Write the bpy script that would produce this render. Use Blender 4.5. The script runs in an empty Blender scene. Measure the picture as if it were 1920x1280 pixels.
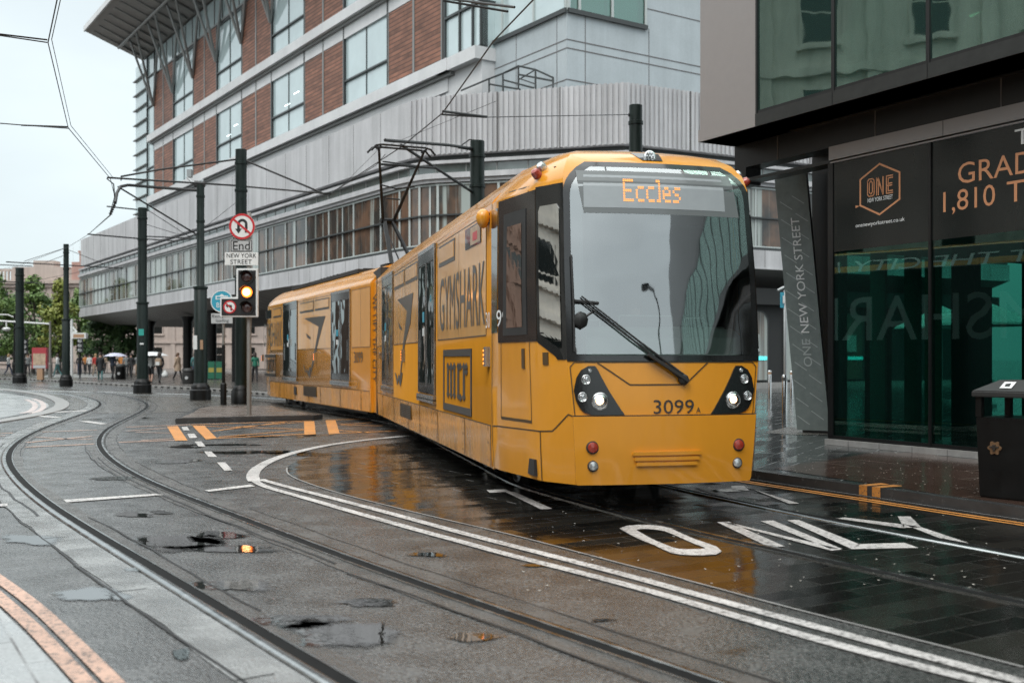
import bpy, bmesh, math, random
from mathutils import Vector, Matrix
random.seed(7)
R = math.radians
SC = bpy.context.scene
COL = SC.collection

# ------------------------------------------------------------------ camera, sky, sun, exposure
FPX, HY, CX, EYE = 2000.0, 672.0, 960.0, 1.5      # focal length and horizon measured in the 1920 px photograph
cam = bpy.data.cameras.new('camera')
cam.sensor_width = 36.0
cam.lens = FPX / 1920 * 36
cam.shift_y = (HY - 640) / 1920
cam.clip_start = 0.1
cam.clip_end = 2000
cam.dof.use_dof = True
cam.dof.focus_distance = 14.0
cam.dof.aperture_fstop = 1.8
cam_o = bpy.data.objects.new('camera', cam)
cam_o.location = (0, 0, EYE)
cam_o.rotation_euler = (R(90), 0, 0)
COL.objects.link(cam_o)
SC.camera = cam_o

SUN_EL, SUN_AZ = 52.0, 205.0       # soft sun behind the clouds, behind and left of the camera
world = bpy.data.worlds.new('World')
SC.world = world
world.use_nodes = True
wn, wl = world.node_tree.nodes, world.node_tree.links
wn.clear()
w_out = wn.new('ShaderNodeOutputWorld')
w_sky = wn.new('ShaderNodeTexSky')
w_sky.sky_type = 'NISHITA'
w_sky.sun_disc = False
w_sky.sun_elevation = R(SUN_EL)
w_sky.sun_rotation = R(SUN_AZ)
w_sky.air_density = 1.0
w_sky.dust_density = 4.0
w_hs = wn.new('ShaderNodeHueSaturation')
w_hs.inputs['Saturation'].default_value = 0.35
wl.new(w_sky.outputs[0], w_hs.inputs['Color'])
w_bg1 = wn.new('ShaderNodeBackground')
w_bg1.inputs['Strength'].default_value = 0.05
wl.new(w_hs.outputs[0], w_bg1.inputs['Color'])
# overcast layer: brighter overhead than at the horizon, softly mottled
w_tc = wn.new('ShaderNodeTexCoord')
w_sep = wn.new('ShaderNodeSeparateXYZ')
wl.new(w_tc.outputs['Generated'], w_sep.inputs[0])
w_ramp = wn.new('ShaderNodeValToRGB')
w_ramp.color_ramp.elements[0].position = 0.0
w_ramp.color_ramp.elements[0].color = (0.66, 0.76, 0.785, 1)
w_ramp.color_ramp.elements[1].position = 0.8
w_ramp.color_ramp.elements[1].color = (2.5, 2.62, 2.62, 1)
w_e = w_ramp.color_ramp.elements.new(0.36)
w_e.color = (0.80, 0.905, 0.94, 1)
wl.new(w_sep.outputs[2], w_ramp.inputs[0])
w_map = wn.new('ShaderNodeMapping')
w_map.inputs['Scale'].default_value = (1, 1, 2.5)
wl.new(w_tc.outputs['Generated'], w_map.inputs[0])
w_noise = wn.new('ShaderNodeTexNoise')
w_noise.inputs['Scale'].default_value = 2.2
w_noise.inputs['Detail'].default_value = 5
wl.new(w_map.outputs[0], w_noise.inputs['Vector'])
w_mr = wn.new('ShaderNodeMapRange')
w_mr.inputs[1].default_value = 0.3
w_mr.inputs[2].default_value = 0.7
w_mr.inputs[3].default_value = 0.82
w_mr.inputs[4].default_value = 1.08
wl.new(w_noise.outputs[0], w_mr.inputs[0])
w_bg2 = wn.new('ShaderNodeBackground')
wl.new(w_ramp.outputs[0], w_bg2.inputs['Color'])
wl.new(w_mr.outputs[0], w_bg2.inputs['Strength'])
w_add = wn.new('ShaderNodeAddShader')
wl.new(w_bg1.outputs[0], w_add.inputs[0])
wl.new(w_bg2.outputs[0], w_add.inputs[1])
wl.new(w_add.outputs[0], w_out.inputs[0])

sun = bpy.data.lights.new('sun', 'SUN')
sun.energy = 1.0
sun.angle = R(25)
sun.color = (1.0, 0.97, 0.93)
sun_o = bpy.data.objects.new('sun', sun)
sun_o.rotation_euler = (R(90 - SUN_EL), 0, R(-25 + 0))
COL.objects.link(sun_o)

SC.view_settings.view_transform = 'Standard'
SC.view_settings.look = 'None'
SC.view_settings.exposure = 0.0
SC.view_settings.gamma = 1.0
SC.cycles.use_denoising = True
SC.cycles.denoiser = 'OPENIMAGEDENOISE'
SC.cycles.denoising_input_passes = 'RGB_ALBEDO_NORMAL'
SC.cycles.denoising_prefilter = 'NONE'
SC.cycles.max_bounces = 7
SC.cycles.glossy_bounces = 4
SC.cycles.transparent_max_bounces = 8
SC.cycles.caustics_reflective = False
SC.cycles.caustics_refractive = False
SC.cycles.sample_clamp_indirect = 4.0

# ------------------------------------------------------------------ helpers
def G(px, py, z=0.0):
    """ground (height z) point that the photograph's pixel shows"""
    Y = (EYE - z) * FPX / (py - HY)
    return Vector(((px - CX) / FPX * Y, Y, z))

def AT(px, py, Y):
    return Vector(((px - CX) / FPX * Y, Y, EYE - (py - HY) * Y / FPX))

MTX = {}
def mtx(o):
    return MTX.get(o.name, Matrix.Identity(4))

def tag(o, label=None, cat=None, group=None, kind=None):
    if label: o['label'] = label
    if cat: o['category'] = cat
    if group: o['group'] = group
    if kind: o['kind'] = kind
    return o

def thing(name, loc=(0, 0, 0), rz=0.0, label=None, cat=None, group=None, kind=None):
    o = bpy.data.objects.new(name, None)
    o.empty_display_size = 0.2
    o.location = loc
    o.rotation_euler = (0, 0, rz)
    COL.objects.link(o)
    MTX[o.name] = Matrix.Translation(Vector(loc)) @ Matrix.Rotation(rz, 4, 'Z')
    return tag(o, label, cat, group, kind)

class MB:
    """collects faces; build() links them as ONE mesh object"""
    def __init__(s):
        s.v, s.f, s.mi = [], [], []
    def add(s, pts, faces, mi=0):
        b = len(s.v)
        s.v += [tuple(p) for p in pts]
        s.f += [tuple(b + i for i in f) for f in faces]
        s.mi += [mi] * len(faces)
    def face(s, pts, mi=0):
        s.add(pts, [tuple(range(len(pts)))], mi)
    def obox(s, o, a, b, c, mi=0):
        o, a, b, c = Vector(o), Vector(a), Vector(b), Vector(c)
        p = [o, o + a, o + a + b, o + b, o + c, o + a + c, o + a + b + c, o + b + c]
        fs = [(0, 3, 2, 1), (4, 5, 6, 7), (0, 1, 5, 4), (1, 2, 6, 5), (2, 3, 7, 6), (3, 0, 4, 7)]
        if a.cross(b).dot(c) < 0:
            fs = [tuple(reversed(f)) for f in fs]
        s.add(p, fs, mi)
    def box(s, x0, x1, y0, y1, z0, z1, mi=0):
        s.obox((x0, y0, z0), (x1 - x0, 0, 0), (0, y1 - y0, 0), (0, 0, z1 - z0), mi)
    def bar(s, p, q, w, h=None, mi=0, up=(0, 0, 1)):
        """rectangular bar from p to q"""
        p, q = Vector(p), Vector(q)
        h = h or w
        d = (q - p).normalized()
        u = Vector(up)
        if abs(d.dot(u)) > 0.98: u = Vector((1, 0, 0))
        sx = d.cross(u).normalized()
        sz = sx.cross(d).normalized()
        s.obox(p - sx * w / 2 - sz * h / 2, q - p, sx * w, sz * h, mi)
    def prism(s, poly, vec, mi=0):
        n = len(poly)
        vec = Vector(vec)
        p = [Vector(a) for a in poly]
        q = [a + vec for a in p]
        s.add(p + q, [tuple(reversed(range(n))), tuple(range(n, 2 * n))] +
              [(i, (i + 1) % n, n + (i + 1) % n, n + i) for i in range(n)], mi)
    def tube(s, pts, r, n=8, mi=0, cap=True):
        pts = [Vector(p) for p in pts]
        rs = r if isinstance(r, (list, tuple)) else [r] * len(pts)
        vs, fs = [], []
        prev = None
        for i, p in enumerate(pts):
            d = (pts[min(i + 1, len(pts) - 1)] - pts[max(i - 1, 0)]).normalized()
            if prev is None:
                u = d.orthogonal().normalized()
            else:
                u = (prev - d * prev.dot(d))
                u = u.normalized() if u.length > 1e-6 else d.orthogonal().normalized()
            prev = u
            w = d.cross(u)
            for k in range(n):
                a = 2 * math.pi * k / n
                vs.append(p + (u * math.cos(a) + w * math.sin(a)) * rs[i])
        for i in range(len(pts) - 1):
            for k in range(n):
                fs.append((i * n + k, i * n + (k + 1) % n, (i + 1) * n + (k + 1) % n, (i + 1) * n + k))
        if cap:
            fs.append(tuple(reversed(range(n))))
            fs.append(tuple((len(pts) - 1) * n + k for k in range(n)))
        s.add(vs, fs, mi)
    def lathe(s, c, prof, n=16, mi=0, ax=None):
        """prof [(r,z)] round a vertical axis (or axis ax) through c"""
        c = Vector(c)
        if ax is None:
            e1, e2, e3 = Vector((1, 0, 0)), Vector((0, 1, 0)), Vector((0, 0, 1))
        else:
            e3 = Vector(ax).normalized(); e1 = e3.orthogonal().normalized(); e2 = e3.cross(e1)
        vs, fs = [], []
        for r, z in prof:
            for k in range(n):
                a = 2 * math.pi * k / n
                vs.append(c + e3 * z + (e1 * math.cos(a) + e2 * math.sin(a)) * r)
        m = len(prof)
        for i in range(m - 1):
            for k in range(n):
                fs.append((i * n + k, i * n + (k + 1) % n, (i + 1) * n + (k + 1) % n, (i + 1) * n + k))
        fs.append(tuple(reversed(range(n))))
        fs.append(tuple((m - 1) * n + k for k in range(n)))
        s.add(vs, fs, mi)
    def ribbon(s, pts, w, z, mi=0, thick=0.0, off=0.0):
        """flat strip along a ground polyline"""
        L = offset_path(pts, off - w / 2)
        Rr = offset_path(pts, off + w / 2)
        n = len(pts)
        vs = [(p[0], p[1], z) for p in L] + [(p[0], p[1], z) for p in Rr]
        fs = [(i, i + n, i + n + 1, i + 1) for i in range(n - 1)]
        # keep normals up
        a, b, c = Vector(vs[fs[0][0]]), Vector(vs[fs[0][1]]), Vector(vs[fs[0][2]])
        if (b - a).cross(c - a).z < 0:
            fs = [tuple(reversed(f)) for f in fs]
        s.add(vs, fs, mi)
        if thick:
            for P in (L, Rr):
                vs = [(p[0], p[1], z) for p in P] + [(p[0], p[1], z - thick) for p in P]
                s.add(vs, [(i, i + 1, i + 1 + n, i + n) for i in range(n - 1)], mi)
    def build(s, name, mats, parent=None, world=True, smooth=None, bevel=0.0, origin=None):
        me = bpy.data.meshes.new(name)
        me.from_pydata(s.v, [], s.f)
        if not isinstance(mats, (list, tuple)): mats = [mats]
        for m in mats: me.materials.append(m)
        for p, i in zip(me.polygons, s.mi): p.material_index = i
        o = bpy.data.objects.new(name, me)
        COL.objects.link(o)
        if parent is not None:
            o.parent = parent
            M = mtx(parent)
            MTX[o.name] = M
            if world: me.transform(M.inverted())
        elif origin is not None:
            me.transform(Matrix.Translation(-Vector(origin)))
            o.location = origin
            MTX[o.name] = Matrix.Translation(Vector(origin))
        me.update()
        if bevel:
            bm = bmesh.new(); bm.from_mesh(me)
            bmesh.ops.remove_doubles(bm, verts=bm.verts, dist=1e-5)
            es = [e for e in bm.edges if len(e.link_faces) == 2 and e.calc_face_angle(0) > 0.6]
            bmesh.ops.bevel(bm, geom=es, offset=bevel, segments=2, affect='EDGES', clamp_overlap=True)
            bm.to_mesh(me); bm.free()
        if smooth is not None:
            for p in me.polygons: p.use_smooth = True
            me.set_sharp_from_angle(angle=R(smooth))
        return o

def offset_path(pts, d):
    """offset to the right-hand side of the direction of travel by d (metres)"""
    P = [Vector((p[0], p[1])) for p in pts]
    out = []
    for i, p in enumerate(P):
        a = P[max(i - 1, 0)]; b = P[min(i + 1, len(P) - 1)]
        t1 = (p - a).normalized() if i > 0 else (b - p).normalized()
        t2 = (b - p).normalized() if i < len(P) - 1 else t1
        n1 = Vector((t1.y, -t1.x)); n2 = Vector((t2.y, -t2.x))
        n = n1 + n2
        n = n / max(n.length_squared / 2, 0.3) if n.length > 1e-6 else n1
        out.append(p + n * d)
    return out

def smooth_path(pts, step=0.5, it=2):
    """Catmull-Rom through the points, then evenly resampled and lightly relaxed"""
    P = [Vector((p[0], p[1])) for p in pts]
    P = [2 * P[0] - P[1]] + P + [2 * P[-1] - P[-2]]
    out = []
    for i in range(1, len(P) - 2):
        for k in range(12):
            t = k / 12
            a, b, c, d = P[i - 1], P[i], P[i + 1], P[i + 2]
            out.append(0.5 * ((2 * b) + (c - a) * t + (2 * a - 5 * b + 4 * c - d) * t * t + (3 * b - a - 3 * c + d) * t ** 3))
    out.append(P[-2])
    res = [out[0]]
    acc = 0.0
    for a, b in zip(out, out[1:]):
        L = (b - a).length
        while acc + L >= step:
            t = (step - acc) / L
            a = a.lerp(b, t); L = (b - a).length; acc = 0
            res.append(a)
        acc += L
    res.append(out[-1])
    for _ in range(it):
        res = [res[0]] + [(res[i - 1] + res[i] * 2 + res[i + 1]) / 4 for i in range(1, len(res) - 1)] + [res[-1]]
    return res

_txt = {}
def text_shape(body):
    """outline of the words in the built-in typeface, scaled to the unit square"""
    if body in _txt: return _txt[body]
    cu = bpy.data.curves.new('lettering', 'FONT')
    cu.body = body
    cu.resolution_u = 3
    o = bpy.data.objects.new('lettering', cu)
    COL.objects.link(o)
    dg = bpy.context.evaluated_depsgraph_get()
    dg.update()
    me = bpy.data.meshes.new_from_object(o.evaluated_get(dg))
    vs = [v.co.copy() for v in me.vertices]
    fs = [tuple(p.vertices) for p in me.polygons]
    bpy.data.objects.remove(o); bpy.data.curves.remove(cu); bpy.data.meshes.remove(me)
    x0, x1 = min(v.x for v in vs), max(v.x for v in vs)
    y0, y1 = min(v.y for v in vs), max(v.y for v in vs)
    asp = (x1 - x0) / max(y1 - y0, 1e-6)
    uv = [((v.x - x0) / max(x1 - x0, 1e-6), (v.y - y0) / max(y1 - y0, 1e-6)) for v in vs]
    _txt[body] = (uv, fs, asp)
    return _txt[body]

def put_text(mb, body, fn, mi=0):
    """fn(a, b) maps the unit square (a along the words, b up) to 3D"""
    uv, fs, _ = text_shape(body)
    mb.add([fn(a, b) for a, b in uv], fs, mi)

def plane_fn(o, ax, ay):
    o, ax, ay = Vector(o), Vector(ax), Vector(ay)
    return lambda a, b: o + ax * a + ay * b

# ------------------------------------------------------------------ materials
MATS = {}
def nmat(name):
    m = bpy.data.materials.new(name)
    m.use_nodes = True
    nt = m.node_tree
    b = nt.nodes['Principled BSDF']
    return m, nt, nt.nodes, nt.links, b

def simple(name, col, rough=0.5, metal=0.0, coat=0.0, var=0.0, vscale=6.0, bump=0.0, bscale=40.0, spec=None, ior=None, emit=None, estr=0.0, streak=0.0, rvar=0.0):
    """principled with optional noise in colour / roughness and grain bump"""
    m, nt, N, L, b = nmat(name)
    c = (*col, 1)
    b.inputs['Base Color'].default_value = c
    b.inputs['Roughness'].default_value = rough
    b.inputs['Metallic'].default_value = metal
    b.inputs['Coat Weight'].default_value = coat
    b.inputs['Coat Roughness'].default_value = 0.06
    if spec is not None: b.inputs['Specular IOR Level'].default_value = spec
    if ior is not None: b.inputs['IOR'].default_value = ior
    if emit:
        b.inputs['Emission Color'].default_value = (*emit, 1)
        b.inputs['Emission Strength'].default_value = estr
    tc = None
    if var or bump or streak or rvar:
        tc = N.new('ShaderNodeTexCoord')
    if var or streak or rvar:
        mp = N.new('ShaderNodeMapping')
        L.new(tc.outputs['Object'], mp.inputs[0])
        if streak: mp.inputs['Scale'].default_value = (1, 1, streak)
        no = N.new('ShaderNodeTexNoise')
        no.inputs['Scale'].default_value = vscale
        no.inputs['Detail'].default_value = 6
        no.inputs['Roughness'].default_value = 0.65
        L.new(mp.outputs[0], no.inputs['Vector'])
        mr = N.new('ShaderNodeMapRange')
        mr.inputs[1].default_value = 0.25; mr.inputs[2].default_value = 0.75
        mr.inputs[3].default_value = 1 - var; mr.inputs[4].default_value = 1 + var
        L.new(no.outputs[0], mr.inputs[0])
        mx = N.new('ShaderNodeMix'); mx.data_type = 'RGBA'; mx.blend_type = 'MULTIPLY'
        mx.inputs[0].default_value = 1
        mx.inputs[6].default_value = c
        L.new(mr.outputs[0], mx.inputs[7])
        L.new(mx.outputs[2], b.inputs['Base Color'])
        if rvar:
            mr2 = N.new('ShaderNodeMapRange')
            mr2.inputs[1].default_value = 0.3; mr2.inputs[2].default_value = 0.7
            mr2.inputs[3].default_value = max(rough - rvar, 0.02); mr2.inputs[4].default_value = rough + rvar
            L.new(no.outputs[0], mr2.inputs[0])
            L.new(mr2.outputs[0], b.inputs['Roughness'])
    if bump:
        n2 = N.new('ShaderNodeTexNoise')
        n2.inputs['Scale'].default_value = bscale
        n2.inputs['Detail'].default_value = 4
        L.new(tc.outputs['Object'], n2.inputs['Vector'])
        bp = N.new('ShaderNodeBump')
        bp.inputs['Strength'].default_value = bump
        bp.inputs['Distance'].default_value = 0.02
        L.new(n2.outputs[0], bp.inputs['Height'])
        L.new(bp.outputs[0], b.inputs['Normal'])
    MATS[name] = m
    return m

def math_node(N, L, op, a, b=None, c=None):
    n = N.new('ShaderNodeMath'); n.operation = op
    for i, x in enumerate((a, b, c)):
        if x is None: continue
        if isinstance(x, (int, float)): n.inputs[i].default_value = x
        else: L.new(x, n.inputs[i])
    return n.outputs[0]

def mixcol(N, L, f, a, b):
    n = N.new('ShaderNodeMix'); n.data_type = 'RGBA'
    for i, x in ((0, f), (6, a), (7, b)):
        if isinstance(x, (int, float)): n.inputs[i].default_value = x
        elif isinstance(x, tuple): n.inputs[i].default_value = (*x, 1) if len(x) == 3 else x
        else: L.new(x, n.inputs[i])
    return n.outputs[2]

def noise(N, L, vec, scale, detail=4, rough=0.55):
    n = N.new('ShaderNodeTexNoise')
    n.inputs['Scale'].default_value = scale; n.inputs['Detail'].default_value = detail
    n.inputs['Roughness'].default_value = rough
    L.new(vec, n.inputs['Vector'])
    return n.outputs[0]

def mrange(N, L, x, a, b, c, d):
    n = N.new('ShaderNodeMapRange')
    for i, k in enumerate((a, b, c, d)): n.inputs[i + 1].default_value = k
    L.new(x, n.inputs[0])
    return n.outputs[0]

def wet_asphalt():
    m, nt, N, L, b = nmat('wet_asphalt')
    tc = N.new('ShaderNodeTexCoord').outputs['Object']
    big = noise(N, L, tc, 0.35, 5)
    mid = noise(N, L, tc, 2.4, 6, 0.7)
    vo = N.new('ShaderNodeTexVoronoi'); vo.inputs['Scale'].default_value = 45
    L.new(tc, vo.inputs['Vector'])
    fine = noise(N, L, tc, 38, 3, 0.85)
    tone = mrange(N, L, mid, 0.3, 0.7, 0.75, 1.3)
    c1 = mixcol(N, L, mrange(N, L, fine, 0.40, 0.62, 0, 1), (0.004, 0.004, 0.004), (0.11, 0.108, 0.103))
    mul = N.new('ShaderNodeMix'); mul.data_type = 'RGBA'; mul.blend_type = 'MULTIPLY'; mul.inputs[0].default_value = 1
    L.new(c1, mul.inputs[6]); L.new(tone, mul.inputs[7])
    br_ = mixcol(N, L, math_node(N, L, 'MULTIPLY', mrange(N, L, noise(N, L, tc, 0.8, 6, 0.7), 0.52, 0.72, 0, 1), 0.3), mul.outputs[2], (0.032, 0.023, 0.016))
    # standing water where the large noise dips
    wob = math_node(N, L, 'ADD', math_node(N, L, 'MULTIPLY', mid, 0.25), math_node(N, L, 'MULTIPLY', big, 0.75))
    pud = mrange(N, L, wob, 0.40, 0.355, 0, 1)
    col = mixcol(N, L, pud, br_, (0.014, 0.013, 0.011))
    L.new(col, b.inputs['Base Color'])
    r = mrange(N, L, mid, 0.3, 0.7, 0.10, 0.34)
    r = math_node(N, L, 'ADD', math_node(N, L, 'MULTIPLY', r, math_node(N, L, 'SUBTRACT', 1.0, pud)), math_node(N, L, 'MULTIPLY', pud, 0.05))
    L.new(r, b.inputs['Roughness'])
    b.inputs['IOR'].default_value = 2.35
    bp = N.new('ShaderNodeBump')
    bp.inputs['Distance'].default_value = 0.010
    L.new(math_node(N, L, 'MULTIPLY', math_node(N, L, 'SUBTRACT', 1.0, pud), 0.50), bp.inputs['Strength'])
    L.new(math_node(N, L, 'ADD', math_node(N, L, 'MULTIPLY', vo.outputs['Distance'], 0.6), fine), bp.inputs['Height'])
    L.new(bp.outputs[0], b.inputs['Normal'])
    MATS['asphalt'] = m

def slab_mat(name, c1, c2, mortar, bw, bh, rot, msize=0.006, r0=0.06, r1=0.2, tilt=0.03, mbright=False, offs=0.5, bias=0.0, ior=1.7):
    """wet paving: every slab its own tone and a slightly different tilt, so reflections break from slab to slab"""
    m, nt, N, L, b = nmat(name)
    tc = N.new('ShaderNodeTexCoord').outputs['Object']
    mp = N.new('ShaderNodeMapping'); mp.inputs['Rotation'].default_value = (0, 0, rot)
    L.new(tc, mp.inputs[0])
    br = N.new('ShaderNodeTexBrick')
    br.offset = offs
    br.inputs['Scale'].default_value = 1.0
    br.inputs['Brick Width'].default_value = bw
    br.inputs['Row Height'].default_value = bh
    br.inputs['Mortar Size'].default_value = msize
    br.inputs['Mortar Smooth'].default_value = 0.2
    br.inputs['Bias'].default_value = bias
    br.inputs['Color1'].default_value = (0, 0, 0, 1)
    br.inputs['Color2'].default_value = (1, 1, 1, 1)
    br.inputs['Mortar'].default_value = (0.5, 0.5, 0.5, 1)
    L.new(mp.outputs[0], br.inputs['Vector'])
    rnd = br.outputs['Color']
    n1 = noise(N, L, tc, 1.3, 6, 0.65)
    n2 = noise(N, L, tc, 55, 3)
    base = mixcol(N, L, rnd, c1, c2)
    mul = N.new('ShaderNodeMix'); mul.data_type = 'RGBA'; mul.blend_type = 'MULTIPLY'; mul.inputs[0].default_value = 1
    L.new(base, mul.inputs[6]); L.new(mrange(N, L, n2, 0.3, 0.7, 0.75, 1.3), mul.inputs[7])
    mk = math_node(N, L, 'MULTIPLY', br.outputs['Fac'], mrange(N, L, n1, 0.42, 0.6, 0.1, 1.0))
    col = mixcol(N, L, mk, mul.outputs[2], mortar)
    L.new(col, b.inputs['Base Color'])
    r = mrange(N, L, n1, 0.3, 0.7, r0, r1)
    r = math_node(N, L, 'ADD', r, math_node(N, L, 'MULTIPLY', mk, 0.25))
    L.new(r, b.inputs['Roughness'])
    b.inputs['IOR'].default_value = ior
    # tilt
    geo = N.new('ShaderNodeNewGeometry')
    wn_ = N.new('ShaderNodeTexWhiteNoise'); wn_.noise_dimensions = '1D'
    sep = N.new('ShaderNodeSeparateColor'); L.new(rnd, sep.inputs[0])
    L.new(math_node(N, L, 'MULTIPLY', sep.outputs[0], 91.7), wn_.inputs['W'])
    vm = N.new('ShaderNodeVectorMath'); vm.operation = 'SUBTRACT'
    L.new(wn_.outputs['Color'], vm.inputs[0]); vm.inputs[1].default_value = (0.5, 0.5, 0.5)
    vs = N.new('ShaderNodeVectorMath'); vs.operation = 'SCALE'
    L.new(vm.outputs[0], vs.inputs[0]); vs.inputs['Scale'].default_value = tilt
    va = N.new('ShaderNodeVectorMath'); va.operation = 'ADD'
    L.new(geo.outputs['Normal'], va.inputs[0]); L.new(vs.outputs[0], va.inputs[1])
    vn = N.new('ShaderNodeVectorMath'); vn.operation = 'NORMALIZE'
    L.new(va.outputs[0], vn.inputs[0])
    bp = N.new('ShaderNodeBump')
    bp.inputs['Strength'].default_value = 0.22
    bp.inputs['Distance'].default_value = 0.006
    h = math_node(N, L, 'SUBTRACT', math_node(N, L, 'MULTIPLY', n2, 0.4), math_node(N, L, 'MULTIPLY', br.outputs['Fac'], 1.0))
    L.new(h, bp.inputs['Height'])
    L.new(vn.outputs[0], bp.inputs['Normal'])
    L.new(bp.outputs[0], b.inputs['Normal'])
    MATS[name] = m
    return m

def paint_mat(name, col, wear=0.45):
    """thermoplastic road paint worn through to the asphalt in specks"""
    m, nt, N, L, b = nmat(name)
    tc = N.new('ShaderNodeTexCoord').outputs['Object']
    n1 = noise(N, L, tc, 30, 6, 0.8)
    n2 = noise(N, L, tc, 1.7, 4)
    w = math_node(N, L, 'ADD', n1, math_node(N, L, 'MULTIPLY', math_node(N, L, 'SUBTRACT', n2, 0.5), 0.12))
    f = mrange(N, L, w, wear - 0.10, wear + 0.0, 1, 0)
    tone = mrange(N, L, n2, 0.3, 0.7, 0.8, 1.1)
    mul = N.new('ShaderNodeMix'); mul.data_type = 'RGBA'; mul.blend_type = 'MULTIPLY'; mul.inputs[0].default_value = 1
    mul.inputs[6].default_value = (*col, 1); L.new(tone, mul.inputs[7])
    L.new(mixcol(N, L, f, mul.outputs[2], (0.06, 0.058, 0.055)), b.inputs['Base Color'])
    b.inputs['Roughness'].default_value = 0.38
    bp = N.new('ShaderNodeBump'); bp.inputs['Strength'].default_value = 0.4; bp.inputs['Distance'].default_value = 0.01
    L.new(noise(N, L, tc, 75, 3), bp.inputs['Height']); L.new(bp.outputs[0], b.inputs['Normal'])
    MATS[name] = m
    return m

def glass_mat(name, tint, refl=0.35, rough=0.02, clear=0.6, wav=0.0, base=(0.01, 0.012, 0.012), mirror=(0.9, 0.95, 0.95)):
    """pane: Fresnel mirror over a part-clear, part-opaque tinted body"""
    m, nt, N, L, b = nmat(name)
    N.remove(b)
    out = N['Material Output']
    fr = N.new('ShaderNodeLayerWeight'); fr.inputs['Blend'].default_value = 0.28
    gl = N.new('ShaderNodeBsdfGlossy'); gl.inputs['Roughness'].default_value = rough
    gl.inputs['Color'].default_value = (*mirror, 1)
    tr = N.new('ShaderNodeBsdfTransparent'); tr.inputs['Color'].default_value = (*tint, 1)
    df = N.new('ShaderNodeBsdfDiffuse'); df.inputs['Color'].default_value = (*base, 1)
    m1 = N.new('ShaderNodeMixShader'); m1.inputs[0].default_value = clear
    L.new(df.outputs[0], m1.inputs[1]); L.new(tr.outputs[0], m1.inputs[2])
    f = mrange(N, L, fr.outputs['Fresnel'], 0, 1, refl, 1.0)
    m2 = N.new('ShaderNodeMixShader')
    L.new(f, m2.inputs[0]); L.new(m1.outputs[0], m2.inputs[1]); L.new(gl.outputs[0], m2.inputs[2])
    L.new(m2.outputs[0], out.inputs[0])
    if wav:
        tc = N.new('ShaderNodeTexCoord').outputs['Object']
        bp = N.new('ShaderNodeBump'); bp.inputs['Strength'].default_value = wav; bp.inputs['Distance'].default_value = 0.05
        L.new(noise(N, L, tc, 0.9, 2), bp.inputs['Height'])
        L.new(bp.outputs[0], gl.inputs['Normal'])
    MATS[name] = m
    return m

def curtain_reflection_glass(name, lo=0.43, hi=0.53, brown=(0.13, 0.085, 0.06)):
    """window glass: pale curtain strips close behind, brown brick-building reflections painted into the colour"""
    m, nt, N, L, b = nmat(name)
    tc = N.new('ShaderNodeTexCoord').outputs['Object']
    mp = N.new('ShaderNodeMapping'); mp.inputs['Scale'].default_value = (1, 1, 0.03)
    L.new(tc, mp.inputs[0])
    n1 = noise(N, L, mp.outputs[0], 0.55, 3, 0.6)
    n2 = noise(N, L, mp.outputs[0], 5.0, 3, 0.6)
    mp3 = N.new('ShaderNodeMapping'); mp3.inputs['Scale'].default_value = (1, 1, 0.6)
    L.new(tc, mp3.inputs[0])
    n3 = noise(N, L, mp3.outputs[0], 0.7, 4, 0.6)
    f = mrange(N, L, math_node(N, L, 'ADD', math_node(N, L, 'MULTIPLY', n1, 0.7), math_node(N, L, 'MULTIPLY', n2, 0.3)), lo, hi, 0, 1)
    dark = mixcol(N, L, mrange(N, L, n3, 0.4, 0.6, 0, 1), (0.035, 0.036, 0.034), brown)  # brown blotches paint in the reflection of brick buildings opposite
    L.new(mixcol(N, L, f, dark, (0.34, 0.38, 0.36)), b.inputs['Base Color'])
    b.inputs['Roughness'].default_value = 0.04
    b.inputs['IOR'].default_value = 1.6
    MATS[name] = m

def slat_mat(name, c, freq, depth=0.4):
    """horizontal terracotta slats"""
    m, nt, N, L, b = nmat(name)
    tc = N.new('ShaderNodeTexCoord').outputs['Object']
    sp = N.new('ShaderNodeSeparateXYZ'); L.new(tc, sp.inputs[0])
    ph = math_node(N, L, 'FRACT', math_node(N, L, 'MULTIPLY', sp.outputs[2], freq))
    gap = mrange(N, L, ph, 0.72, 0.8, 0, 1)
    row = math_node(N, L, 'FLOOR', math_node(N, L, 'MULTIPLY', sp.outputs[2], freq))
    mp = N.new('ShaderNodeCombineXYZ')
    L.new(math_node(N, L, 'MULTIPLY', sp.outputs[0], 0.5), mp.inputs[0]); L.new(math_node(N, L, 'MULTIPLY', sp.outputs[1], 0.5), mp.inputs[1]); L.new(math_node(N, L, 'MULTIPLY', row, 3.1), mp.inputs[2])
    n1 = noise(N, L, mp.outputs[0], 1.0, 3, 0.7)
    tone = mrange(N, L, n1, 0.3, 0.7, 0.55, 1.6)
    mul = N.new('ShaderNodeMix'); mul.data_type = 'RGBA'; mul.blend_type = 'MULTIPLY'; mul.inputs[0].default_value = 1
    mul.inputs[6].default_value = (*c, 1); L.new(tone, mul.inputs[7])
    L.new(mixcol(N, L, math_node(N, L, 'MULTIPLY', gap, 0.9), mul.outputs[2], (0.05, 0.025, 0.018)), b.inputs['Base Color'])
    b.inputs['Roughness'].default_value = 0.6
    bp = N.new('ShaderNodeBump'); bp.inputs['Strength'].default_value = depth; bp.inputs['Distance'].default_value = 0.04
    L.new(math_node(N, L, 'SUBTRACT', 1.0, gap), bp.inputs['Height']); L.new(bp.outputs[0], b.inputs['Normal'])
    MATS[name] = m

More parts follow.
